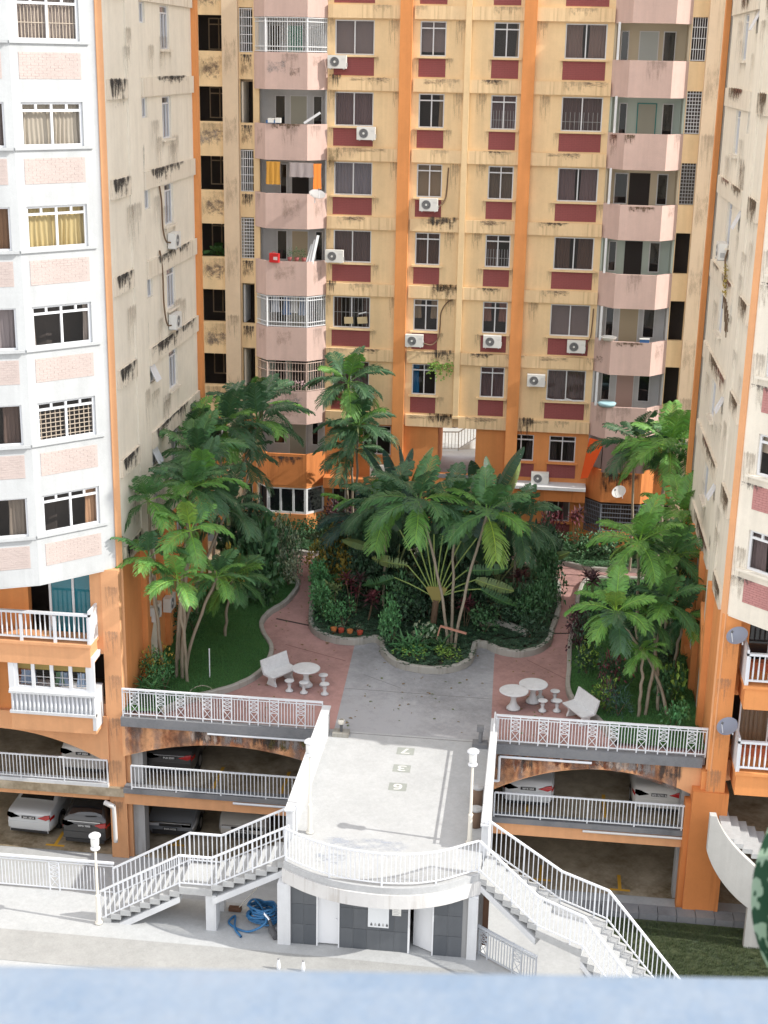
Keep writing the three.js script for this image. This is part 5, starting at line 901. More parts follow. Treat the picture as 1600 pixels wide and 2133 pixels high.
bench('white stone bench with a high back on the path left of the deck', -8.75, -46.75, -0.62);
bench('white stone bench with its back to the right flower bed', 1.85, -45.25, Math.PI + 0.55);

// ---------- air conditioners, dishes, things on the walls ----------
const acB = bx(-0.4, 0.4, 0, 0.54, -0.28, 0), acRing = new THREE.TorusGeometry(0.2, 0.012, 6, 28).translate(-0.1, 0.27, 0.006), acFan = new THREE.CircleGeometry(0.2, 28).translate(-0.1, 0.27, 0.004), acHub = new THREE.CylinderGeometry(0.05, 0.05, 0.012, 14).rotateX(Math.PI / 2).translate(-0.1, 0.27, 0.012);
const acWires = merge(Array.from({ length: 5 }, (_, i) => new THREE.TorusGeometry(0.04 + i * 0.035, 0.003, 4, 22).translate(-0.1, 0.27, 0.012)));
const acSide = merge([bx(0.2, 0.36, 0.35, 0.355, 0, 0.004), bx(0.2, 0.36, 0.39, 0.395, 0, 0.004), bx(0.4, 0.43, 0.08, 0.24, -0.2, -0.06)]), acArms = merge([bx(-0.3, -0.27, -0.04, 0, -0.5, 0.02), bx(0.27, 0.3, -0.04, 0, -0.5, 0.02)]);
function acUnit(label, frame, x, y, gap = 0.32, o = {}) {
  const t = thing('air_conditioner', label, 'air conditioner'); set(t, frame, x, y - 0.27, gap + 0.12);
  add('casing', acB, M.acBody, t); add('fan', acFan, M.acDark, t); add('guard', merge([acRing, acWires]), M.acGrille, t); add('hub', acHub, M.acBody, t); add('side_panel', acSide, M.acGrille, t); add('bracket', acArms, M.acGrille, t);
  if (o.pipe) { const p = thing('coolant_pipe', o.pl, 'pipe'); add('pipe', tube(o.pipe, 0.032, 30, 6), mat([0.16, 0.1, 0.06]), p); }
}
acUnit('air conditioner hanging left of the top brick panel beside the pink balconies', FB, -9.39, 21.3);
acUnit('air conditioner on the right part of the second brick panel in the first window column', FB, -8.1, 18.37);
acUnit('air conditioner mounted half over a window left edge, fourth row', FB, -9.44, 13.05);
acUnit('air conditioner under the window between the pilasters, with a pipe to its upper right', FB, -5.3, 15.42, 0.32, { pl: 'brown pipe from the wall down to the third row air conditioner', pipe: [[-4.5, 17.0, -63.95], [-4.52, 16.6, -63.9], [-4.55, 16.0, -63.9], [-4.62, 15.6, -63.85], [-4.88, 15.3, -63.7]] });
acUnit('air conditioner left under a window beside the orange pilaster, with a looping pipe', FB, -5.78, 9.4, 0.32, { pl: 'long brown pipe looping from the rib to the air conditioner', pipe: [[-4.0, 11.35, -63.9], [-4.35, 11.15, -63.9], [-4.62, 10.7, -63.9], [-4.66, 10.0, -63.9], [-4.72, 9.5, -63.85], [-5.0, 9.22, -63.75], [-5.35, 9.3, -63.6]] });
acUnit('air conditioner centred on a brick panel left of the right pilaster', FB, -2.28, 9.5);
acUnit('air conditioner on the brick panel of the wide window column by the right balconies', FB, 1.45, 9.42, 0.32, { pl: 'dark pipe beside the wide window above the air conditioner', pipe: [[2.12, 11.1, -63.9], [2.1, 10.4, -63.9], [2.05, 9.8, -63.9], [1.86, 9.45, -63.7]] });
acUnit('air conditioner on the plain wall right of the right orange pilaster', FB, -0.24, 7.82);
acUnit('air conditioner standing on the white ledge above the ground storey', FB, 0.16, 3.28, 0.35);
acUnit('air conditioner on the orange ledge left of the passage', FB, -7.3, 3.2, 0.2);
const FWl = frameAt(-13.6, 0, -43.9, Math.PI / 2), FWr = frameAt(6, 0, -42.9, -Math.PI / 2);
acUnit('air conditioner below a tall window of the white side wall, upper one with pipe', FWl, 7.25, 15.1, 0.2, { pl: 'pale pipe on the white side wall above the upper air conditioner', pipe: [[-13.55, 17.1, -49.8], [-13.52, 16.6, -49.9], [-13.52, 15.6, -50.0], [-13.5, 15.15, -50.3], [-13.45, 15.05, -50.7]] });
acUnit('air conditioner below a tall window of the white side wall, lower one', FWl, 7.1, 12.2, 0.2, { pl: 'brown pipe on the white side wall above the lower air conditioner', pipe: [[-13.55, 14.9, -49.6], [-13.5, 14.2, -49.7], [-13.5, 12.9, -49.8], [-13.48, 12.2, -50.1], [-13.45, 12.1, -50.5]] });
acUnit('air conditioner low on the orange side wall behind the front palms', FWl, 3.2, 2.3, 0.2);
acUnit('second air conditioner on the orange side wall, farther from the street', FWl, 5.2, 1.9, 0.2);
acUnit('air conditioner high on the stained right side wall', FWr, -7.1, 15.5, 0.2, { pl: 'dark pipe running down from the high air conditioner on the right wall', pipe: [[5.95, 15.6, -49.3], [5.9, 15.3, -49.4], [5.92, 14.9, -49.2], [5.95, 14.6, -49.3]] });
acUnit('air conditioner low on the right orange wall behind palm fronds', FWr, -7.4, 2.9, 0.2);
function dish(label, pos, turn, tilt, size = 0.34, m = M.dish) {
  const t = thing('satellite_dish', label, 'satellite dish', pos, turn), a = []; for (let i = 0; i <= 8; i++) a.push([size * i / 8, 0.22 * size * (i / 8) ** 2]); for (let i = 8; i >= 0; i--) a.push([size * i / 8, 0.22 * size * (i / 8) ** 2 - 0.012]);
  const g = P2(a, 28); g.rotateX(Math.PI / 2 - tilt); add('reflector', g, m, t); const n = V(0, Math.sin(tilt), Math.cos(tilt));
  add('arm', [rod([0, -size * 0.9 * Math.cos(tilt), size * 0.8 * Math.sin(tilt)], [n.x, n.y * 0.5 - size * 0.55, n.z * 0.5 + 0.05], 0.014, 6)], M.alu, t); add('receiver', rod([0, n.y * 0.5 - size * 0.58, n.z * 0.5 + 0.05], [0, n.y * 0.5 - size * 0.4, n.z * 0.5 + 0.0], 0.035, 8), M.acDark, t);
  add('mount', [rod([0, 0, -0.02], [0, -0.1, -0.28], 0.022, 8), rod([0, -0.1, -0.28], [0, -0.35, -0.3], 0.022, 8)], M.alu, t);
}
dish('blue grey satellite dish on the orange pier, upper one', [6.45, 4.62, -42.25], -0.75, 0.95);
dish('blue grey satellite dish on the orange pier, lower one', [6.42, 1.55, -42.2], -0.75, 0.95);
dish('pale satellite dish on the orange balcony front under the brown awning', [3.75, 3.0, -62.9], -0.6, 0.8, 0.33, M.acBody);
dish('grey satellite dish clamped to a pink balcony under the orange curtain', [-10.1, 15.75, -62.85], 0.5, 1.1, 0.36, M.acGrille);
// cloths and small things on the balconies
function cloth(name, label, cat, w, h, c, pos, turn = 0, tilt = 0, n = 4, amp = 0.02) { const t = thing(name, label, cat, pos, turn); const o = add('cloth', pleats(w, h, n, amp, 9), clothMat(c, 0.1), t); o.rotation.z = tilt; return t; }
cloth('balcony_blind', 'ochre cloth blind at the left of a pink balcony, third row from the top', 'blind', 0.62, 0.98, [0.6, 0.3, 0.05], [-12.1, 17.12, -63.2], 0, 0, 3, 0.012);
cloth('balcony_blind', 'grey sheet hung in the middle of a balcony between orange cloths', 'blind', 1.05, 0.62, [0.42, 0.36, 0.36], [-10.85, 17.1, -63.22], 0, 0, 3, 0.012);
cloth('balcony_blind', 'orange cloth at the right corner of a pink balcony', 'blind', 0.42, 1.1, [0.7, 0.2, 0.03], [-10.2, 17.05, -63.5], 0.75, 0, 2, 0.012);
cloth('awning', 'brown roll blind hanging in front of the lowest right balcony, left half', 'awning', 0.95, 1.35, [0.2, 0.13, 0.12], [3.35, 5.22, -63.05], 0, 0.02, 2, 0.006); cloth('awning', 'brown roll blind hanging in front of the lowest right balcony, right half', 'awning', 0.9, 1.3, [0.21, 0.14, 0.13], [4.36, 5.2, -63.05], 0, -0.02, 2, 0.006);
{ const t = thing('orange_drape', 'bright orange cloth tied slanting across the lowest right balcony', 'cloth', [0, 0, 0]); const g = hexa([[2.3, 5.25, -63.75], [2.95, 5.3, -63.0], [2.3, 3.5, -63.3], [2.0, 3.35, -63.6]], [[2.31, 5.26, -63.73], [2.96, 5.31, -62.98], [2.31, 3.51, -63.28], [2.01, 3.36, -63.58]]); add('cloth', g, mat([0.72, 0.09, 0.01]), t); }
{ const t = thing('red_bag', 'red shopping bag hanging over the edge of a balcony with plants', 'bag', [-12.05, 12.75, -63.16], -0.2); add('bag', bx(-0.22, 0.22, 0, 0.4, -0.08, 0.08), M.red, t); add('label', bx(-0.02, 0.17, 0.12, 0.26, 0.082, 0.086), mat([0.7, 0.55, 0.55]), t); add('handles', [new THREE.TorusGeometry(0.08, 0.01, 6, 14, Math.PI).translate(-0.02, 0.4, 0.05)], M.red, t); }
{ const t = thing('white_boards', 'white boards leaning at the right end of the balcony with the red bag', 'boards', [-10.35, 12.8, -63.45]); for (let i = 0; i < 3; i++) add('board', bar([-0.3 + i * 0.12, -0.1, 0], [-0.08 + i * 0.13, 0.75 + i * 0.2, -0.15], 0.03, 0.12), M.frameW, t); }
{ const t = thing('storage_boxes', 'blue and white boxes on a balcony edge, second row from the top', 'boxes', [-11.9, 18.72, -63.3]); add('box', bx(-0.5, 0.1, 0, 0.12, -0.12, 0.12), M.blue, t); add('box', bx(-0.42, -0.16, 0.02, 0.2, -0.08, 0.13), M.acBody, t); add('box', bx(-0.1, 0.14, 0.02, 0.22, -0.08, 0.13), M.acBody, t); }
{ const t = thing('leaning_board', 'white board lying across the balcony edge beside the grey door', 'board', [-10.4, 18.72, -63.3]); add('board', bar([-0.35, 0.03, 0.05], [0.35, 0.48, 0], 0.05, 0.1), M.frameW, t); }
{ const t = thing('washing_basin', 'grey basin on the edge of a right balcony, second lowest pink row', 'basin', [2.85, 9.8, -63.45]); add('basin', P2([[0, 0], [0.25, 0], [0.36, 0.16], [0.34, 0.17], [0.23, 0.03], [0, 0.03]], 18), M.acBody, t); }
{ const t = thing('blue_tub', 'light blue tub on the lowest pink right balcony', 'tub', [2.95, 6.86, -63.4]); add('tub', P2([[0, 0], [0.36, 0], [0.42, 0.14], [0.3, 0.18], [0, 0.18]], 18), mat([0.35, 0.55, 0.6]), t); }
{ const t = thing('blue_box', 'small blue box on a right balcony beside the white basin', 'box', [4.4, 9.8, -63.3]); add('box', bx(-0.2, 0.2, 0, 0.14, -0.1, 0.1), M.blue, t); add('lid', bx(-0.22, 0.22, 0.14, 0.17, -0.12, 0.12), M.acBody, t); }
{ const t = thing('laundry', 'row of shirts drying behind the white balcony grille', 'laundry', [-11.5, 11.2, -63.7]); add('line', rod([-1.1, 0, 0], [1.1, 0, 0], 0.008, 4), M.alu, t); [[-0.6, [0.5, 0.53, 0.6]], [-0.1, [0.08, 0.16, 0.35]], [0.25, [0.55, 0.55, 0.55]], [0.62, [0.25, 0.3, 0.4]], [-0.9, [0.12, 0.12, 0.14]]].forEach(([x, c], i) => { const o = add('shirt', pleats(0.3, 0.75 + 0.1 * (i % 2), 2, 0.03, 5, 0.2), clothMat(c, 0.05), t); o.position.set(x, 0, 0); }); }
{ const t = thing('flower_basket', 'pale pink flowers behind the grille of a lower balcony', 'flowers', [-11.0, 6.95, -63.45]); const f = rngOf(8), a = [], b = []; for (let i = 0; i < 60; i++) a.push(new THREE.IcosahedronGeometry(0.045, 0).translate(rr(-0.35, 0.35, f), rr(0.1, 0.4, f), rr(-0.1, 0.1, f))); for (let i = 0; i < 40; i++) b.push(new THREE.TetrahedronGeometry(0.07).translate(rr(-0.4, 0.5, f), rr(0, 0.3, f), rr(-0.1, 0.1, f))); add('blossom', a, mat([0.6, 0.42, 0.44]), t); add('foliage', b, mat([0.06, 0.14, 0.05]), t); }
for (const [l, x, y, list] of [['broken white slats lying on the sill of the lowest wide window', 1.1, 6.87, [[-0.85, 0.1, -0.5, 0.02], [-0.25, 0.03, 0.05, 0.06], [0.05, 0.12, 0.4, 0.03], [0.35, 0.03, 0.75, 0.06]]], ['pale cardboard pieces stuck in the barred window beside the pink balconies', -8.7, 9.85, [[-0.3, 0.3, 0.1, 0.32], [0.3, 0.32, 0.75, 0.36], [0.35, 0.62, 0.7, 0.72]]]]) { const t = thing('window_scraps', l, 'scraps', [x, y, -63.9]); list.forEach(([a, b, c, d], i) => add('piece', bar([a, b, 0], [c, d, 0.02 * i], 0.03, i < 2 && y > 9 ? 0.3 : 0.05), i < 2 && y > 9 ? mat([0.5, 0.4, 0.24]) : M.frameW, t)); }
// the court beyond the passage
{ const t = thing('rear_wall', 'pale sunlit wall seen through the passage', 'wall', [0, 0, 0]); add('wall', bx(-14, 3, 3.1, 6, -78.2, -78), M.cream, t); add('pier', bx(-4.2, -3.7, 3.1, 6, -78, -77.7), mat([0.2, 0.13, 0.08]), t); }
simpleFence('ramp_railing', 'dark ramp railing seen through the passage', [[-5.2, 3.11, -68.2], [-3.9, 3.11, -68.4], [-2.2, 4.1, -69.4]], 0.95, { step: 0.16, m: M.acGrille });
{ const t = thing('rear_steps', 'white ramp wall behind the dark railing in the passage', 'steps'); add('ramp', hexa([[-3.9, 3.1, -68.6], [-2.0, 3.1, -69.7], [-2.0, 3.1, -70.6], [-3.9, 3.1, -69.5]], [[-3.9, 3.14, -68.6], [-2.0, 4.1, -69.7], [-2.0, 4.1, -70.6], [-3.9, 3.14, -69.5]]), M.white, t); }
// ---------- plants ----------
const leafMat = (c, tr = 0.22, rough = 0.58) => new THREE.MeshPhysicalMaterial({ color: lin(...c), roughness: rough, vertexColors: true, transmission: tr, thickness: 0, side: THREE.DoubleSide });
const GM = {
  palm: leafMat([0.075, 0.2, 0.058]), palmB: leafMat([0.145, 0.34, 0.06]), palmD: leafMat([0.052, 0.14, 0.056]), lime: leafMat([0.2, 0.34, 0.05]), old: leafMat([0.5, 0.3, 0.05]), dry: leafMat([0.22, 0.13, 0.05], 0.1, 0.9),
  dark: leafMat([0.034, 0.09, 0.042]), mid: leafMat([0.058, 0.155, 0.055]), bright: leafMat([0.08, 0.24, 0.08]), red: leafMat([0.16, 0.03, 0.045]), maroon: leafMat([0.07, 0.022, 0.03]), yellow: leafMat([0.36, 0.27, 0.04]), vari: leafMat([0.36, 0.42, 0.27]), blue: leafMat([0.04, 0.1, 0.075], 0.15), pale: leafMat([0.2, 0.28, 0.1]),
};
const stemM = mat([0.3, 0.26, 0.2], { map: T.old, ...bump() }), stemG = mat([0.2, 0.24, 0.1]), barkM = mat([0.17, 0.11, 0.07], { map: T.old, ...bump(0.01) });
class Leaves { // collects small faces with a tone each
  constructor(seed) { this.p = []; this.c = []; this.u = []; this.f = rngOf(seed); }
  tri(a, b, c, t) { for (const q of [a, b, c]) { this.p.push(q.x, q.y, q.z); this.c.push(t[0], t[1], t[2]); this.u.push(q.x, q.y); } }
  tone(v = 0.35) { const k = 1 - v + 2 * v * this.f(), w = 0.9 + 0.2 * this.f(); return [k * w, k, k * (2 - w)]; }
  quad(a, b, c, d, t) { this.tri(a, b, c, t); this.tri(a, c, d, t); }
  leaf(base, dir, nrm, L, W, t, droop = 0.15) { // folded pointed leaf of two bent halves
    const side = dir.clone().cross(nrm).normalize(), mid = base.clone().addScaledVector(dir, L * 0.5), tip = base.clone().addScaledVector(dir, L).addScaledVector(nrm, -droop * L);
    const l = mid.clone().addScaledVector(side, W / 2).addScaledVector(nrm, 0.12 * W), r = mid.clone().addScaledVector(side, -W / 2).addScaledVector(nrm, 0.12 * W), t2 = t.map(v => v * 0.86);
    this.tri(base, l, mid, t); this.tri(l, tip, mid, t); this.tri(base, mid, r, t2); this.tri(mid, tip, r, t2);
  }
  geo() { const g = new THREE.BufferGeometry(); g.setAttribute('position', new THREE.Float32BufferAttribute(this.p, 3)); g.setAttribute('color', new THREE.Float32BufferAttribute(this.c, 3)); g.setAttribute('uv', new THREE.Float32BufferAttribute(this.u, 2)); g.computeVertexNormals(); return g; }
}
// a feather leaf that starts at the origin, leaves along +z at the given lift and bends down
function frondGeo(lift, droop, L, seed, n = 36, leafL = 0.54, leafW = 0.046) {
  return cached(['fr', lift, droop, L, seed, n].join(), () => {
    const B = new Leaves(seed), f = B.f, pts = [], S = 22; let p = V(0, 0, 0); const bend = rr(-0.25, 0.25, f);
    for (let i = 0; i <= S; i++) { const t = i / S, a = lift - droop * Math.pow(t, 1.25), q = bend * t; pts.push(p.clone()); p = p.clone().add(V(Math.sin(q) * Math.cos(a), Math.sin(a), Math.cos(q) * Math.cos(a)).multiplyScalar(L / S)); }
    const at = t => { const x = Math.min(S - 0.001, t * S), i = Math.floor(x); return pts[i].clone().lerp(pts[i + 1], x - i); };
    for (let i = 0; i < S; i++) { const a = pts[i], b = pts[i + 1], w0 = 0.022 * (1 - i / S) + 0.006, s = V(w0, 0, 0), u = V(0, w0, 0); const t = [1.6, 1.35, 0.9]; B.quad(a.clone().sub(s), b.clone().sub(s), b.clone().add(u), a.clone().add(u), t); B.quad(a.clone().add(u), b.clone().add(u), b.clone().add(s), a.clone().add(s), t); }
    for (let i = 0; i < n; i++) for (const s of [1, -1]) {
      const t = 0.2 + 0.8 * (i + 0.5 + rr(-0.2, 0.2, f)) / n, o = at(t), fw = at(Math.min(1, t + 0.03)).sub(at(Math.max(0, t - 0.03))).normalize(), sd = V(1, 0, 0).addScaledVector(fw, -fw.x).normalize(), up = fw.clone().cross(sd).multiplyScalar(-1); if (up.y < 0) up.negate();
      const l = leafL * L * 0.62 * Math.pow(Math.sin(Math.PI * (0.16 + 0.74 * (t - 0.2) / 0.8)), 0.7) * rr(0.88, 1.08, f), d = sd.clone().multiplyScalar(s).addScaledVector(fw, 0.55 + 0.6 * t + rr(-0.06, 0.06, f)).addScaledVector(up, 0.28 + rr(-0.1, 0.1, f)).normalize(), w = leafW * L * 0.62 * rr(0.85, 1.15, f);
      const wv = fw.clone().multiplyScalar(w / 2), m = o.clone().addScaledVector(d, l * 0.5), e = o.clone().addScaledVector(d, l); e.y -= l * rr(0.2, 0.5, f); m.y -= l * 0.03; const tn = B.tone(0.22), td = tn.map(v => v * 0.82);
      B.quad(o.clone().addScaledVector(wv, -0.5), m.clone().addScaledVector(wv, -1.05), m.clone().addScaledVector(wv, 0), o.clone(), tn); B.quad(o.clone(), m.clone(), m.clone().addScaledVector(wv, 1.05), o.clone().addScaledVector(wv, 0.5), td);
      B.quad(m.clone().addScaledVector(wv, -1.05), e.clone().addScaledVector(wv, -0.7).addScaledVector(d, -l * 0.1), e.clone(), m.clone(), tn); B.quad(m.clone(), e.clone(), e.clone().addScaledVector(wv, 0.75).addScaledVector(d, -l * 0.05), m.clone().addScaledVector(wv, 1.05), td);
    }
    return B.geo();
  });
}
const LIFTS = [[1.25, 0.7], [0.95, 0.9], [0.65, 1.05], [0.35, 1.1], [0.05, 1.0], [-0.3, 0.9]];
function palm(label, base, crown, o = {}) {
  const f = rngOf(o.seed || Math.round(1000 + crown[0] * 131 + crown[2] * 57)), t = thing('palm_tree', label, 'palm', [base[0], o.y0 === undefined ? 0.1 : o.y0, base[1]]), top = V(crown[0] - base[0], crown[1] - (o.y0 === undefined ? 0.1 : o.y0), crown[2] - base[1]);
  const s = o.s || 1, r0 = (o.r || 0.055) * 1.15, bow = o.bow || 0.12, pts = []; const side = V(-top.z, 0, top.x).normalize();
  for (let i = 0; i <= 8; i++) { const u = i / 8; pts.push(V(top.x * u ** 1.4, top.y * u, top.z * u ** 1.4).addScaledVector(side, bow * Math.sin(u * Math.PI) * (f() - 0.3))); }
  const tr = new THREE.TubeGeometry(new THREE.CatmullRomCurve3(pts), 18, r0, 7), p = tr.attributes.position, nn = tr.attributes.normal; for (let i = 0; i < p.count; i++) { const row = Math.floor(i / 8), k = (0.25 * row / 18) + 0.05 * Math.sin(row * 2.1); p.setXYZ(i, p.getX(i) - nn.getX(i) * r0 * k, p.getY(i) - nn.getY(i) * r0 * k, p.getZ(i) - nn.getZ(i) * r0 * k); }
  add('trunk', tr, o.trunk || stemM, t);
  add('crownshaft', rod([top.x, top.y - 0.5 * s, top.z], [top.x, top.y + 0.06, top.z], 0.062, 8, 0.035), stemG, t);
  const n = Math.round((o.n || 10) * 1.15);
  for (let i = 0; i < n; i++) {
    const q = i / n, lv = Math.min(5, Math.floor(q * 6 + f() * 0.7)), [lift, droop] = LIFTS[lv], m = i === 0 && o.young ? GM[o.young] : o.old && i === n - 1 ? GM[o.old] : GM[f() < 0.22 ? 'palmB' : f() < 0.2 ? 'palmD' : o.m || 'palm'];
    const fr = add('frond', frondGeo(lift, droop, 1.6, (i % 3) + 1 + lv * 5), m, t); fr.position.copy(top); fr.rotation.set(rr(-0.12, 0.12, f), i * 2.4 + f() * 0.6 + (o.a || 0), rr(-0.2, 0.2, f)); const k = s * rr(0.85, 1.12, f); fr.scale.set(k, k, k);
  }
  if (o.thatch) for (let i = 0; i < 7; i++) { const fr = add('dead_frond', frondGeo(-1.0, 0.5, 1.6, 40 + i % 2, 14), GM.dry, t); fr.position.copy(top).y -= 0.15; fr.rotation.y = i * 0.9; fr.scale.setScalar(0.8); }
  return t;
}
// left garden
palm('palm at the wall corner with sunlit tips, tallest one beside the orange pier', [-13.2, -46.9], [-13.05, 7.0, -45.4], { m: 'palm', s: 0.88, n: 10 });
palm('dark palm in the left clump just behind the front crowns', [-12.47, -46.28], [-11.8, 7.2, -46.4], { m: 'palm', s: 0.95, n: 10 });
palm('left front palm with a golden yellow hanging frond', [-12.86, -46.0], [-12.75, 5.4, -44.2], { m: 'palm', old: 'old', s: 0.88, n: 9, a: 0.35 });
palm('left palm with a pale sunlit frond above the lawn', [-12.24, -46.24], [-11.45, 6.2, -44.8], { m: 'palmB', s: 0.88, n: 9, young: 'lime' });
palm('lowest palm of the left clump, its bright crown over the lattice railing', [-12.0, -46.0], [-11.7, 4.75, -43.9], { m: 'palmB', s: 0.82, n: 9, old: 'lime' });
palm('left clump palm leaning towards the lawn', [-12.2, -46.6], [-10.75, 4.3, -45.6], { m: 'palm', s: 0.85, n: 9, old: 'lime' });
palm('slim palm behind the left clump with a grey stem', [-12.9, -48.6], [-11.1, 5.7, -48.9], { m: 'palmD', s: 1.15 });
palm('palm in the left row beside the awning windows of the white wall', [-13.0, -49.2], [-12.3, 7.6, -49.2], { m: 'palm', s: 1.1, n: 12 });
palm('palm close to the white wall at its tall lowest window', [-13.2, -52.4], [-13.2, 7.4, -52.2], { m: 'palmD', s: 1.2, n: 12 });
palm('palm in front of the grey yard openings, left of the pink balcony', [-13.0, -54.3], [-12.3, 7.5, -53.9], { m: 'palmD', s: 1.2, n: 12 });
palm('tall palm whose crown reaches the pink balcony from the left', [-13.3, -57.6], [-11.4, 7.2, -56], { m: 'palmD', s: 1.3, n: 12 });
palm('palm against the orange ground storey left of the white balcony', [-13.4, -58.6], [-12.5, 5.3, -57], { m: 'palmD', s: 1.15 });
palm('slender leaning palm with a thin pale stem left of the bay window', [-13.3, -60.8], [-11.7, 7.3, -58.4], { m: 'palmD', s: 1.15 });
palm('palm between the front clump and the white wall', [-12.8, -47.8], [-11.6, 7.1, -47.3], { m: 'palmD', s: 1.1 });
palm('small palm low in the left garden under the big crowns', [-11.6, -50.4], [-11.2, 2.6, -50], { m: 'palm', s: 0.9 });
// by the block
palm('tall dark palm climbing in front of the second window column, upper crown', [-8.5, -62.0], [-8.4, 7.9, -61], { m: 'palmD', s: 1.15, n: 13 });
palm('dark palm below the upper crown in front of the second window column', [-8.0, -62.2], [-7.9, 6.1, -60.6], { m: 'palmD', s: 1.15, n: 13 });
palm('dark drooping palm beside the white balcony room', [-8.3, -62.4], [-8.2, 4.8, -61.3], { m: 'palmD', s: 1.1, n: 12 });
palm('wide low blue green palm at the left of the island', [-7.25, -58.0], [-7.1, 2.9, -57.3], { m: 'blue', s: 1.35, n: 12 });
palm('island palm on a thin grey stem, left of the two front crowns', [-3.0, -50.5], [-4.3, 5.75, -51], { m: 'palm', s: 1.25, n: 13 });
palm('island palm on a leaning stem, right of the two front crowns', [-2.75, -50.3], [-1.75, 5.4, -51], { m: 'palm', s: 1.25, n: 12, old: 'lime' });
palm('thin island palm between the two front crowns', [-2.9, -50.7], [-3.1, 5.4, -52.2], { m: 'palm', s: 1.05, n: 9 });
palm('dark island palm rising left of the fan palm', [-5.9, -54.2], [-5.7, 4.7, -53.6], { m: 'palmD', s: 1.2, n: 12 });
palm('dark island palm rising right behind the leaning stem', [-0.6, -54.6], [-0.75, 4.3, -53.8], { m: 'palmD', s: 1.15, n: 12 });
palm('dense dark palm in the heart of the island', [-3.0, -55.0], [-3.1, 4.2, -54.4], { m: 'palmD', s: 1.25, n: 13 });
palm('second low dark palm near the yellow crotons', [-6.6, -56.4], [-6.4, 3.9, -56], { m: 'palmD', s: 1.2, n: 12 });
// right garden
palm('tallest right palm with dry brown thatch below its crown', [5.2, -58.2], [5.35, 6.5, -57.8], { m: 'palmB', s: 1.35, n: 14, thatch: true, r: 0.08 });
palm('dark palm behind the tallest right palm near the corner', [5.6, -59.8], [6.0, 6.3, -58.9], { m: 'palm', s: 1.2, n: 12 });
palm('dark palm crossing the lowest pink right balcony', [4.3, -60.6], [4.1, 6.1, -59.7], { m: 'palmD', s: 1.1 });
palm('palm with an arching crown against the right cream wall', [5.5, -54.5], [5.7, 4.7, -54], { m: 'palmB', s: 1.3, n: 12 });
palm('bright green right palm with a yellow hanging leaf', [4.0, -49.4], [3.7, 5.4, -48.5], { m: 'palmB', s: 1.08, n: 11, old: 'lime' });
palm('palm just right of the bright palm with the yellow leaf', [5.0, -49.8], [4.9, 4.8, -49], { m: 'palm', s: 1.02, n: 11 });
palm('palm on a bowed stem leaning far left over the path', [4.9, -45.9], [2.95, 3.6, -46.3], { m: 'palmB', s: 0.98, n: 12, young: 'lime', bow: 0.5 });
palm('palm on a second bowed stem beside the far leaning one', [4.6, -46.2], [4.25, 3.15, -46.9], { m: 'palm', s: 0.88, n: 9 });
palm('right palm near the orange wall with a straight stem', [5.3, -48.3], [5.35, 3.1, -47.6], { m: 'palmD', s: 0.85 });
palm('low right palm behind the stone bench', [3.9, -45.6], [3.9, 2.4, -45.9], { m: 'palmB', s: 0.6 });
palm('right palm in the middle of the clump, half hidden', [5.4, -51.6], [5.4, 3.9, -51], { m: 'palmD', s: 0.95 });
palm('right palm with an orange fruit stalk below its crown', [4.15, -45.8], [4.65, 3.7, -47.2], { m: 'palm', s: 0.92 });
// traveller's palm and banana-like clumps: large paddles on long stalks
function paddleGeo(L, W, seed, torn = 0) {
  return cached(['pd', L, W, seed, torn].join(), () => {
    const B = new Leaves(seed), n = 14, f = B.f; const prof = t => W / 2 * Math.pow(Math.sin(Math.PI * Math.min(1, 0.06 + t * 0.94)), 0.55), P = (t, s) => V(s * prof(t) * (1 - 0.1 * Math.abs(s)), t * L - 0.1 * L * t * t, -0.25 * L * t * t - Math.abs(s) * prof(t) * 0.35);
    for (let i = 0; i < n; i++) { const a = i / n, b = (i + 1) / n, g = torn * rr(0, 0.6, f); for (const s of [1, -1]) { const t0 = B.tone(0.06).map(v => v * (s > 0 ? 1 : 0.88)); B.quad(P(a, 0), P(b, 0), P(b - g / n, s * 0.5), P(a, s * 0.5), t0); B.quad(P(a, s * 0.5), P(b - g / n, s * 0.5), P(b - g / n, s), P(a + g / n, s), t0); } }
    for (let i = 0; i < n; i++) { const a = P(i / n, 0), b = P((i + 1) / n, 0), w = V(0.011, 0, 0), u = V(0, 0, 0.02); B.quad(a.clone().sub(w), b.clone().sub(w), b.clone().add(w), a.clone().add(w).add(u), [1.7, 1.6, 1.0]); }
    return B.geo();
  });
}
function paddleLeaf(parent, m, stalk, base, az, ang, len, L, W, droop, seed, torn, tm) { // ang from upright, in the vertical plane at azimuth az
  const dir = a => V(Math.sin(a) * Math.cos(az), Math.cos(a), Math.sin(a) * Math.sin(az)), p0 = V(...base), p1 = p0.clone().addScaledVector(dir(ang), len * 0.5), p2 = p1.clone().addScaledVector(dir(ang * 1.12 + 0.05), len * 0.5);
  const leaf = add('leaf', new THREE.TubeGeometry(new THREE.CatmullRomCurve3([p0, p1, p2]), 8, 0.028, 5), tm || stalk, parent);
  const bl = add('leaf_blade', paddleGeo(L, W, seed, torn), m, leaf), d = dir(ang * 1.15 + droop).normalize(), out = V(Math.cos(az), 0, Math.sin(az)).multiplyScalar(Math.sign(ang) || 1), face = seed % 2 ? 1 : -1;
  let z = V(-Math.sin(az), 0, Math.cos(az)).multiplyScalar(1).addScaledVector(out, -0.55 * face); z.addScaledVector(d, -z.dot(d)).normalize(); const x = d.clone().cross(z).normalize();
  bl.matrixAutoUpdate = true; bl.quaternion.setFromRotationMatrix(new THREE.Matrix4().makeBasis(x, d, z)); bl.position.copy(p2);
}
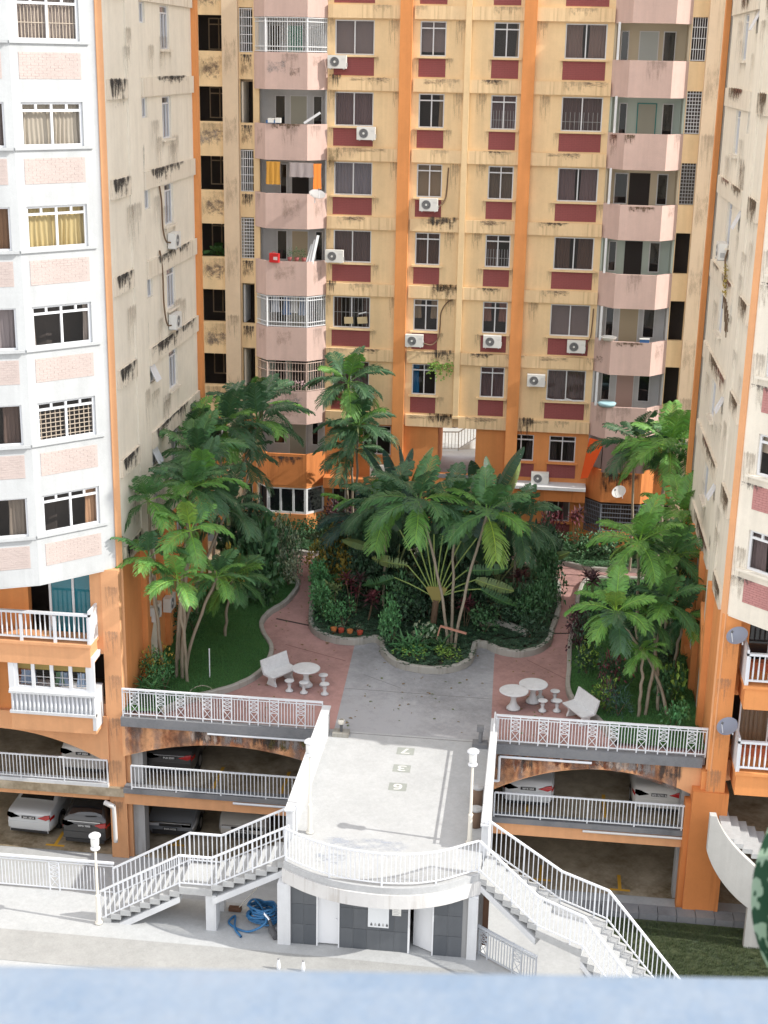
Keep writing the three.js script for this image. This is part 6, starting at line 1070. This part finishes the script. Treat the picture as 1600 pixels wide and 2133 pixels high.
{
  const t = thing('travellers_palm', 'fan palm with paddle leaves on pale green stalks in the middle of the island', 'palm', [-3.75, 0.15, -52.35]), f = rngOf(17);
  add('trunk', tube([[0, 0, 0], [0.05, 0.5, 0], [0.12, 1.25, 0.05]], 0.13, 10, 10), barkM, t);
  const st = mat([0.26, 0.36, 0.1], { roughness: 0.6 });
  const fan = new THREE.ExtrudeGeometry(polyShape([[-0.1, 0], [0.1, 0], [0.42, 0.62], [0.3, 0.68], [-0.3, 0.68], [-0.42, 0.62]]), { depth: 0.12, bevelEnabled: false }); fan.translate(0.12, 1.1, -0.02); add('fan_base', fan, mat([0.3, 0.25, 0.08]), t);
  const angs = [-1.15, -0.72, -0.5, -0.33, -0.2, -0.08, 0.04, 0.16, 0.3, 0.46, 0.66, 0.95, 1.2];
  angs.forEach((a, i) => { const out = Math.abs(a) > 0.6; paddleLeaf(t, out ? (i % 2 ? GM.pale : GM.mid) : i % 3 ? GM.dark : GM.blue, st, [0.12 + a * 0.25, 1.45, 0.05], 0.12, a, out ? 1.5 : rr(2.2, 3.2, f), out ? 1.7 : rr(1.8, 2.4, f), out ? 0.55 : 0.75, out ? Math.sign(a) * 0.75 : a * 0.15, i + 1, out ? 1 : 0.25); });
}
function bananaClump(label, x, z, n, h, m, seed, lean = 0.75) {
  const t = thing('banana_plant', label, 'banana plant', [x, 0.15, z]), f = rngOf(seed); add('stem', tube([[0, 0, 0], [0.05, h * 0.3, 0.02], [0, h * 0.5, 0]], 0.09, 8, 8), stemG, t);
  for (let i = 0; i < n; i++) paddleLeaf(t, GM[i === n - 1 ? 'pale' : m], stemG, [0, h * 0.45, 0], f() * 6.28, rr(0.1, lean, f), h * rr(0.3, 0.55, f), h * rr(0.45, 0.6, f), h * 0.17, rr(0.1, 0.4, f), 20 + i, 0.12);
}
bananaClump('dark paddle leaved clump left of the fan palm stalks', -5.4, -54.6, 8, 3.0, 'dark', 3);
bananaClump('dark paddle leaved clump behind the fan palm', -4.4, -55.6, 7, 3.0, 'dark', 4);
bananaClump('tall upright paddle leaves left of the passage', -5.5, -56.6, 6, 4.6, 'blue', 5, 0.22);
bananaClump('tall upright paddle leaves right of the passage', -1.9, -57.0, 5, 4.3, 'dark', 6, 0.16);
bananaClump('dark clump with torn leaves right of the fan palm', -1.3, -54.2, 8, 2.9, 'dark', 7);
bananaClump('wide leaved clump at the right end of the island, below the white ledge', 0.1, -56.6, 7, 2.4, 'dark', 8);
bananaClump('torn leaved clump near the white ledge', -0.6, -58.6, 6, 2.4, 'dark', 9);
// bushes
function bushGeo(seed, n, L, W, rx, ry) {
  return cached(['bu', seed, n, L, W, rx, ry].join(), () => {
    const B = new Leaves(seed), f = B.f, lumps = Array.from({ length: 9 }, () => ({ p: V(rr(-0.6, 0.6, f) * rx, rr(0.3, 0.85, f) * ry, rr(-0.6, 0.6, f) * rx), r: rr(0.3, 0.55, f) * Math.min(rx, ry) }));
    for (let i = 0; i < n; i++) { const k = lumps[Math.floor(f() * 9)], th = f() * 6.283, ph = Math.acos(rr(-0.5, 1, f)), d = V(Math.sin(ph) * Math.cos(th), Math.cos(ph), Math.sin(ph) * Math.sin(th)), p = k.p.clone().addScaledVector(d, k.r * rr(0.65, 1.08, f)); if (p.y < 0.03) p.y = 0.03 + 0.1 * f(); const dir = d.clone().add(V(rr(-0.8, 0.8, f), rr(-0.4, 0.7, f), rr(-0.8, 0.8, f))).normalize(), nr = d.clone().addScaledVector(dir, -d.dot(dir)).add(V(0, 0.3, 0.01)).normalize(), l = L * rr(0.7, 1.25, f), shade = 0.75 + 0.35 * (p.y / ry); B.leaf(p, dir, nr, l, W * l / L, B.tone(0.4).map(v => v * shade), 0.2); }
    return B.geo();
  });
}
function bush(label, x, z, rx, ry, m, o = {}) {
  const t = thing('shrub', label, 'shrub', [x, o.y || 0.15, z], (x * 7 + z * 3) % 6), L = o.L || 0.16, W = o.W || 0.08;
  for (let i = 0; i < 3; i++) add('stem', rod([0, 0, 0], [Math.cos(i * 2.1) * rx * 0.35, ry * 0.6, Math.sin(i * 2.1) * rx * 0.35], 0.018, 5, 0.008), barkM, t);
  const n = Math.round(Math.min(1500, (o.d || 260) * rx * ry / (L * W) * 0.03 + 120)), v = Math.abs(Math.round(x * 10)) % 3;
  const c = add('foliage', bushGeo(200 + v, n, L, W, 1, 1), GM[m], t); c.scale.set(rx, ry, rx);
  if (o.tip) { const b = add('new_leaves', bushGeo(240 + v, Math.round(n * 0.35), L, W, 1, 1), GM[o.tip], t); b.scale.set(rx * 1.04, ry * 1.05, rx * 1.04); }
  return t;
}
const B4 = [
  ['yellow leaved croton at the left rear of the island', -8.5, -57.4, 1.0, 1.9, 'yellow', { tip: 'mid' }], ['second yellow croton in front of the wide low palm', -7.9, -56.2, 0.9, 1.6, 'yellow', { tip: 'dark' }],
  ['bright green rounded bush at the left edge of the island', -8.3, -54.2, 0.75, 1.6, 'bright', {}], ['bright green bush on the island kerb nearest the left path', -8.05, -52.7, 0.75, 1.35, 'bright', {}], ['small green bush above the potted flowers', -7.2, -51.9, 0.7, 0.95, 'bright', {}],
  ['blue green bush at the left of the island front', -5.1, -50.5, 0.6, 1.5, 'bright', { L: 0.14 }], ['dark bush inside the island left of centre', -6.3, -54.4, 1.1, 2.2, 'dark', {}], ['dark bush deep inside the island', -5.6, -58.8, 1.5, 2.6, 'dark', {}], ['dark bush deep inside the island, right of centre', -1.6, -59.0, 1.5, 2.6, 'dark', {}], ['dark bush in the centre of the island behind the grey stems', -2.2, -54.6, 1.0, 1.6, 'dark', {}], ['dark undergrowth bush right of the grey stems', -1.0, -53.0, 0.9, 1.0, 'dark', {}],
  ['green bush at the right edge of the island beside the path', 0.75, -55.2, 0.8, 2.3, 'mid', {}], ['second green bush at the right edge of the island, nearer the kerb', 0.55, -53.6, 0.75, 1.9, 'mid', {}], ['tall dark bush at the right rear of the island', 0.3, -58.2, 1.0, 2.2, 'dark', {}], ['dark spiky bush on the right lobe of the island', 0.05, -51.8, 0.55, 0.9, 'dark', { L: 0.3, W: 0.07 }],
  ['dark shrub left of the fan palm trunk', -5.0, -52.6, 0.9, 1.5, 'dark', { tip: 'mid' }], ['dark shrub close behind the fan palm trunk', -4.0, -53.6, 1.0, 2.0, 'dark', {}], ['low dark shrub right of the plank prop', -1.7, -52.1, 0.7, 0.9, 'mid', { L: 0.24, W: 0.12 }], ['rounded shrub in the right lobe behind its inner wall', -0.3, -53.4, 0.85, 1.4, 'mid', { tip: 'dark' }], ['tall dark shrub right of the fan palm stalks', -2.4, -53.6, 0.9, 1.8, 'dark', {}],
  ['lime green ground cover at the island front', -2.9, -49.3, 0.65, 0.42, 'lime', {}], ['green ground cover at the island front, left part', -4.2, -49.3, 0.75, 0.4, 'bright', { tip: 'lime' }], ['broad leaved plant with white blooms at the island front', -3.9, -50.5, 0.55, 0.7, 'mid', { L: 0.3, W: 0.2, tip: 'vari' }],
  ['variegated pale bush at the bend of the left path', -10.6, -57.6, 0.75, 2.0, 'vari', { tip: 'mid' }], ['second variegated pale bush nearer the lawn', -10.2, -56.2, 0.6, 1.3, 'vari', { tip: 'mid' }], ['dark broad leaved shrub in the left garden', -11.6, -55.4, 1.1, 2.3, 'mid', { L: 0.34, W: 0.2 }], ['dark green shrub at the left garden rear', -12.4, -57.4, 1.1, 2.4, 'dark', { L: 0.3, W: 0.18 }], ['shrub with yellow leaves in the left garden', -12.0, -53.6, 0.6, 1.8, 'mid', { tip: 'yellow', L: 0.26, W: 0.16 }], ['green broad leaved shrub on the lawn edge, left garden', -10.9, -54.0, 0.8, 1.3, 'mid', { L: 0.32, W: 0.2 }], ['maroon shrub behind the variegated bush', -11.5, -59.0, 0.7, 1.5, 'maroon', { L: 0.3, W: 0.1 }],
  ['low green shrub under the orange side wall', -13.0, -45.6, 0.6, 1.1, 'bright', { tip: 'yellow' }], ['green shrub at the stems of the left front palms', -12.6, -45.2, 0.55, 0.8, 'bright', {}], ['low shrub along the left wall in the middle of the lawn', -12.9, -50.6, 0.8, 1.0, 'mid', {}],
  ['green shrub row below the bay window, left end', -11.9, -62.2, 0.9, 0.95, 'mid', {}], ['green shrub row below the bay window, middle', -10.7, -62.0, 0.9, 0.95, 'mid', {}], ['green shrub row below the bay window, right end', -9.5, -62.1, 0.9, 1.0, 'dark', {}], ['reddish shrub right of the bay window', -8.7, -62.6, 0.9, 1.5, 'maroon', {}], ['dark shrub by the left garden end below the yard', -13.0, -62.4, 0.8, 1.6, 'dark', {}],
  ['low green shrub of the right rear bed beside the kerb, left one', 1.0, -62.3, 0.85, 0.9, 'mid', {}], ['low green shrub of the right rear bed, middle one', 2.2, -62.0, 0.85, 0.9, 'mid', { L: 0.22, W: 0.13 }], ['low green shrub of the right rear bed, right one', 3.5, -61.9, 0.9, 1.0, 'mid', { L: 0.22, W: 0.13 }], ['dark shrub in the right rear corner', 5.0, -62.0, 1.0, 1.7, 'dark', {}], ['red shrub below the ground floor window, right', 0.9, -63.0, 0.6, 1.4, 'red', { L: 0.28, W: 0.08 }],
  ['dark red croton at the left edge of the right garden', 2.0, -50.6, 0.6, 1.5, 'maroon', { tip: 'dark' }], ['croton with yellow green tips by the right kerb', 2.2, -48.9, 0.55, 1.0, 'dark', { tip: 'lime', L: 0.22 }], ['red and green croton behind the right bench', 3.1, -47.6, 0.6, 1.1, 'dark', { tip: 'red', L: 0.24 }], ['green and yellow croton beside the right bench', 2.75, -45.9, 0.45, 0.95, 'lime', { tip: 'maroon', L: 0.26 }], ['dark green shrub mass under the right palms', 4.4, -52.4, 1.2, 1.7, 'dark', {}], ['dark shrub along the right orange wall', 5.4, -55.8, 0.9, 1.7, 'dark', {}], ['green shrub under the bent right palms', 5.1, -46.6, 0.55, 1.2, 'mid', { tip: 'lime', L: 0.3, W: 0.17 }], ['leafy plant at the foot of the bent right palms', 5.0, -44.6, 0.5, 0.9, 'bright', { L: 0.3, W: 0.16 }], ['fine leaved dark shrub behind the right lattice railing', 3.2, -45.5, 0.6, 0.8, 'blue', { L: 0.34, W: 0.04 }], ['dark shrub among the right palm stems', 4.8, -48.6, 0.8, 1.2, 'dark', { tip: 'mid' }], ['dark shrub on the right path bend', 2.9, -53.6, 0.8, 1.5, 'dark', {}],
];
for (const a of B4) bush(...a);
// cordylines: rosettes of strap leaves on canes
function rosetteGeo(seed, n, L, W) { return cached(['ro', seed, n, L, W].join(), () => { const B = new Leaves(seed), f = B.f; for (let i = 0; i < n; i++) { const a = i * 2.4, q = i / n, up = 1.25 - 1.35 * q, d = V(Math.cos(a) * Math.cos(up), Math.sin(up), Math.sin(a) * Math.cos(up)), nr = V(-Math.cos(a) * Math.sin(up), Math.cos(up), -Math.sin(a) * Math.sin(up)); B.leaf(V(0, 0.08 * (1 - q), 0), d, nr, L * rr(0.8, 1.15, f), W, B.tone(0.3), 0.3); } return B.geo(); }); }
function cordyline(label, x, z, h, n, m, L = 0.42, y = 0.15) {
  const t = thing('cordyline', label, 'plant', [x, y, z], x), f = rngOf(Math.round(Math.abs(x * 100)));
  for (let i = 0; i < n; i++) { const tx = rr(-0.35, 0.35, f), tz = rr(-0.3, 0.3, f), hh = h * rr(0.6, 1.05, f); add('cane', rod([tx * 0.3, 0, tz * 0.3], [tx, hh, tz], 0.016, 5), barkM, t); const r = add('leaf_rosette', rosetteGeo(300 + i % 3, 18, L, 0.1), GM[i % 3 === 2 && m === 'red' ? 'maroon' : m], t); r.position.set(tx, hh, tz); }
}
bush('tall dark shrub behind the front crowns of the island', -3.4, -55.6, 1.3, 3.0, 'dark', {}); bush('tall dark shrub between the fan palm and the yellow crotons', -6.2, -56.2, 1.2, 2.8, 'dark', { tip: 'mid' });
cordyline('crimson cordyline in the left part of the island', -7.0, -53.2, 1.5, 4, 'red'); cordyline('crimson cordyline beside the bright green bush, left island', -7.7, -52.9, 1.1, 3, 'pale', 0.38); cordyline('dark red cordyline behind the potted flowers', -6.4, -52.6, 1.2, 3, 'red'); cordyline('small red cordyline right of the fan palm trunk', -2.5, -52.6, 1.0, 3, 'red'); cordyline('red cordyline inside the right half of the island', -0.6, -54.6, 1.7, 4, 'red'); cordyline('maroon cordyline at the right path, larger one', 2.5, -56.0, 1.2, 5, 'maroon'); cordyline('maroon cordyline at the right path, slim one', 3.3, -56.6, 1.4, 3, 'maroon'); cordyline('dark red cordyline at the left corner of the right garden', 1.95, -51.8, 1.2, 4, 'maroon'); cordyline('red cordyline by the grilled bay, right rear', 1.9, -63.0, 1.6, 4, 'red'); cordyline('dark red cordyline beside the left rear shrubs', -11.8, -58.3, 1.6, 4, 'maroon');
cordyline('fern with arching green fronds at the island front', -4.3, -49.7, 0.15, 3, 'bright', 0.75); cordyline('second fern in the island front, right of the first', -3.3, -49.9, 0.15, 2, 'mid', 0.7); cordyline('spiky green plant at the left orange wall', -12.9, -44.6, 0.4, 3, 'bright', 0.5, 0.12);
// potted flowers on the left lobe of the island
[['small orange pot with white flowers, left one of the row on the island kerb', -7.5, 0], ['small red pot with white flowers, second of the row on the island kerb', -7.2, 1], ['small terracotta pot, third of the row on the island kerb', -6.85, 0], ['small pot with blue white flowers, last of the row on the island kerb', -6.45, 1]].forEach(([l, x, c], i) => { const t = thing('flower_pot', l, 'flower pot', [x, 0.19, -51.25 + 0.06 * i]); add('pot', P2([[0, 0], [0.09, 0], [0.13, 0.2], [0.11, 0.2], [0, 0.17]], 14), c ? mat([0.4, 0.06, 0.03]) : mat([0.5, 0.17, 0.05]), t); const b = add('flowers', bushGeo(260 + i, 60, 0.16, 0.12, 1, 1), GM[i % 2 ? 'vari' : 'mid'], t); b.scale.set(0.17, 0.25, 0.17); b.position.y = 0.18; });
{ const t = thing('plank_brace', 'pinkish timber prop tied between the grey palm stems', 'prop', [0, 0, 0]); add('plank', [bar([-3.3, 1.15, -50.2], [-2.3, 0.95, -50.1], 0.05, 0.08), bar([-3.3, 1.12, -50.2], [-3.42, 0.6, -50.2], 0.04, 0.05)], mat([0.42, 0.2, 0.14]), t); }
{ const t = thing('inner_kerb', 'low curved planter wall inside the right lobe of the island', 'planter wall'); add('wall', kerbGeo(spline([[-1.9, -52.6], [-1.2, -52.9], [-0.5, -52.5], [0, -52.0]], 20), 0.2, 0.45), M.kerb, t); }
{ const t = thing('garden_hose', 'pale garden hose lying in loops on the left lawn', 'hose'); add('hose', tube([[-12.2, 0.14, -44.0], [-11.7, 0.14, -44.4], [-11.2, 0.14, -44.9], [-11.0, 0.14, -45.5], [-11.4, 0.15, -45.7], [-11.7, 0.14, -45.2], [-11.3, 0.16, -44.6], [-10.9, 0.14, -44.2]], 0.022, 60, 6), mat([0.5, 0.45, 0.36]), t); }
{ const t = thing('marker_post', 'thin white post standing on the left lawn', 'post', [-11.3, 0.12, -46.5]); add('post', rod([0, 0, 0], [0, 1.1, 0], 0.022, 8), M.rail, t); add('cap', new THREE.SphereGeometry(0.03, 8, 6).translate(0, 1.1, 0), M.rail, t); }
{ const t = thing('climbing_weed', 'weeds hanging from the stained band beside the rib', 'weeds'), B = new Leaves(71), f = B.f; for (let i = 0; i < 160; i++) { const p = V(-4.4 + rr(-0.75, 0.4, f), 8.35 + rr(-0.9, 0.25, f) * f(), -63.83 + 0.08 * f()); B.leaf(p, V(rr(-1, 1, f), rr(-1, 0.4, f), 0.4).normalize(), V(0, 0.3, 1).normalize(), 0.12, 0.08, B.tone(), 0.2); } add('foliage', B.geo(), GM.lime, t); }
{ const t = thing('climbing_weed', 'bare creeper roots on the stained right side wall', 'weeds'), f = rngOf(5), g = []; for (let i = 0; i < 9; i++) { const z = -49.4 + i * 0.22, y = 14.4 - 0.1 * i; g.push(tube([[5.97, y, z], [5.95, y - 0.3, z + rr(-0.1, 0.1, f)], [5.97, y - rr(0.4, 0.9, f), z + rr(-0.2, 0.2, f)]], 0.018, 6, 4)); } add('root', g, barkM, t); const B = new Leaves(31), q = B.f; for (let i = 0; i < 70; i++) B.leaf(V(5.9, 14.7 + rr(-0.5, 0.5, q), -48.7 + rr(-0.5, 0.6, q)), V(-0.4, rr(-1, 1, q), rr(-1, 1, q)).normalize(), V(-1, 0.1, 0.05).normalize(), 0.14, 0.08, B.tone(), 0.2); add('foliage', B.geo(), GM.yellow, t); }
{ const t = thing('potted_palm', 'leafy plant filling a yard opening of the yellow block', 'plant', [-15.0, 12.3, -64.7]); add('pot', P2([[0, 0], [0.16, 0], [0.2, 0.3], [0, 0.28]], 14), mat([0.3, 0.12, 0.06]), t); for (let i = 0; i < 9; i++) { const fr = add('frond', frondGeo(LIFTS[1 + i % 4][0], LIFTS[1 + i % 4][1], 1.6, i % 3 + 1 + (1 + i % 4) * 5), GM.palm, t); fr.position.y = 0.5; fr.rotation.y = i * 2.4; fr.scale.setScalar(0.55); } }
{ const t = thing('potted_plants', 'small green pot plants on the balcony with the red bag', 'plants', [-11.2, 12.82, -63.35]); for (let i = 0; i < 3; i++) { const p = add('pot', P2([[0, 0], [0.08, 0], [0.11, 0.16], [0, 0.15]], 12), M.brick, t); p.position.set(i * 0.32 - 0.2, 0, 0); const b = add('foliage', bushGeo(270 + i, 90, 0.25, 0.1, 1, 1), GM.mid, t); b.scale.set(0.22, 0.35, 0.2); b.position.set(i * 0.32 - 0.2, 0.14, 0); } }
// greenery lit by the sun behind the passage
{ const t = thing('tree', 'sunlit tree crown hanging into view behind the passage', 'tree', [-4.4, 3.1, -73.2]); add('trunk', tube([[0, 0, 0], [0.1, 1.5, 0], [0.3, 3, 0]], 0.22, 10, 8), barkM, t); for (const [x, y, z, s] of [[0.2, 3.6, 0, 1.1], [1.5, 3.7, 0.6, 1.0], [-0.9, 3.8, 0.3, 1.0], [0.7, 4.3, 0.2, 1.3]]) { const b = add('crown', bushGeo(280, 1200, 0.22, 0.12, 1, 1), GM.lime, t); b.position.set(x, y - 1.2, z); b.scale.setScalar(s); } }
// lawn: short blades
{
  const g = new THREE.BufferGeometry(), B = new Leaves(5); for (let i = 0; i < 5; i++) { const a = i * 1.3, d = V(Math.cos(a) * 0.4, 1, Math.sin(a) * 0.4).normalize(); B.leaf(V(Math.cos(a) * 0.02, 0, Math.sin(a) * 0.02), d, V(Math.cos(a), -0.3, Math.sin(a)).normalize(), 0.075, 0.012, B.tone(0.4), 0.1); }
  const tuft = B.geo(), f = rngOf(91), inside = (p, x, z) => { let c = false; for (let i = 0, j = p.length - 1; i < p.length; j = i++) if ((p[i][1] > z) !== (p[j][1] > z) && x < (p[j][0] - p[i][0]) * (z - p[i][1]) / (p[j][1] - p[i][1]) + p[i][0]) c = !c; return c; };
  const areas = [[[[-13.55, -43.4], ...kerbLeft, [-13.55, -60.7]], 0.12, [-13.5, -9.4, -60, -43.4], 16000], [[[5.95, -43.4], ...kerbRight, [5.95, -59.6]], 0.12, [1.5, 5.9, -59, -43.4], 11000], [[[2.2, -42.15], [12, -42.05], [12, -34], [4.6, -34.2], [2.4, -38]], -5.6, [2.2, 9, -42, -34.5], 12000]];
  const m4 = new THREE.Matrix4(), q = new THREE.Quaternion();
  for (const [poly, y, [x0, x1, z0, z1], n] of areas) {
    const im = new THREE.InstancedMesh(tuft, y < 0 ? leafMat([0.06, 0.085, 0.03], 0, 0.8) : leafMat([0.07, 0.19, 0.05], 0, 0.8), n); im.name = numbered('grass'); let k = 0;  // lower verge blades: shade put into the darker, browner colour
    for (let i = 0; i < n * 3 && k < n; i++) { const x = rr(x0, x1, f), z = rr(z0, z1, f); if (!inside(poly, x, z)) continue; q.setFromAxisAngle(V(0, 1, 0), f() * 6.28); const s = rr(0.6, 1.3, f); m4.compose(V(x, y, z), q, V(s, s * rr(0.7, 1.3, f), s)); im.setMatrixAt(k++, m4); }
    im.count = k; im.userData = { kind: 'stuff', label: y < 0 ? 'short grass beside the lower parking level' : x0 < 0 ? 'short grass of the left lawn' : 'short grass under the right palms', category: 'grass' }; im.castShadow = im.receiveShadow = true; scene.add(im);
  }
  // ground cover on the island and the beds
  for (const [lab, poly, x0, x1, z0, z1, n, m] of [['dark ground cover on the island bed', islandLoop, -9.2, 1.2, -60.5, -48.4, 5200, GM.dark], ['leafy ground cover in the left rear bed', [[-13.55, -63.8], ...kerbBackLeft, [-4, -63.8]], -13.5, -4, -63.8, -60.6, 1500, GM.mid], ['leafy ground cover in the right rear bed', [[-2.5, -63.8], ...kerbBackRight, [5.95, -63.8]], -2.5, 5.9, -63.8, -60.6, 1500, GM.mid]]) {
    const C = new Leaves(15); for (let i = 0; i < 7; i++) { const a = i * 0.9; C.leaf(V(0, 0.02, 0), V(Math.cos(a), 0.7, Math.sin(a)).normalize(), V(-Math.cos(a) * 0.5, 0.8, -Math.sin(a) * 0.5).normalize(), 0.17, 0.075, C.tone(0.4), 0.3); }
    const im = new THREE.InstancedMesh(C.geo(), m, n); im.name = numbered('ground_cover'); let k = 0; for (let i = 0; i < n * 3 && k < n; i++) { const x = rr(x0, x1, f), z = rr(z0, z1, f); if (!inside(poly, x, z)) continue; q.setFromAxisAngle(V(0, 1, 0), f() * 6.28); const s = rr(0.6, 1.5, f); m4.compose(V(x, 0.17, z), q, V(s, s, s)); im.setMatrixAt(k++, m4); }
    im.count = k; im.userData = { kind: 'stuff', label: lab, category: 'ground cover' }; scene.add(im);
  }
}
// ---------- the ledge the camera looks over ----------
{
  const t = thing('parapet_ledge', 'blurred pale blue concrete ledge along the bottom of the view', 'ledge', [0, 0, 0], 6.6 * D2R);
  const s = new THREE.Shape(); s.moveTo(0.3, 19.5); s.lineTo(0.3, 20.80); s.lineTo(-0.98, 20.80); s.quadraticCurveTo(-1.0, 20.80, -1.0, 20.78); s.lineTo(-1.0, 19.5);
  const g = new THREE.ExtrudeGeometry(s, { depth: 12, bevelEnabled: false, curveSegments: 6 }); g.rotateY(-Math.PI / 2); g.translate(6, 0, 0); add('coping', g, M.ledge, t);
}
{
  const t = thing('blotched_plant', 'dark green plant with pale blotched leaves at the right edge of the view', 'plant', [0.487, 19.93, -2.1]), f = rngOf(4);
  add('pot', P2([[0, -0.5], [0.12, -0.5], [0.16, -0.25], [0, -0.27]], 18), mat([0.4, 0.16, 0.08]), t);
  const w = 256, a = field(w, w, [[9, 14, 1, 5], [22, 30, 0.6, 6]]);
  const vt = tex(w, w, (i, x) => { const k = a[i] > 0.12 ? 1 : 0; return k ? [0.42, 0.56, 0.4] : [0.03, 0.09, 0.045]; }, true, 1); vt.wrapS = vt.wrapT = THREE.RepeatWrapping;
  const lm = new THREE.MeshPhysicalMaterial({ map: vt, roughness: 0.4, side: THREE.DoubleSide, transmission: 0.1, thickness: 0 });
  for (let i = 0; i < 8; i++) { const g = new THREE.PlaneGeometry(0.13, 0.34, 8, 14), p = g.attributes.position; for (let k = 0; k < p.count; k++) { const u = p.getX(k) / 0.065, v = p.getY(k) / 0.34 + 0.5, ww = Math.pow(Math.sin(Math.PI * (0.03 + 0.95 * v)), 0.7); p.setXYZ(k, u * 0.065 * ww, v * 0.34, 0.02 * Math.abs(u) - 0.12 * v * v); } g.computeVertexNormals(); const o = add('leaf', g, lm, t); o.rotation.set(rr(-0.3, 0.5, f), i * 0.8 + 0.4, rr(-0.5, 0.5, f), 'YXZ'); o.position.set(rr(-0.06, 0.12, f), rr(-0.1, 0.12, f), rr(-0.08, 0.08, f)); add('stalk', rod([0, -0.4, 0], [o.position.x, o.position.y + 0.02, o.position.z], 0.008, 5), stemG, t); }
}
renderer.render(scene, camera);
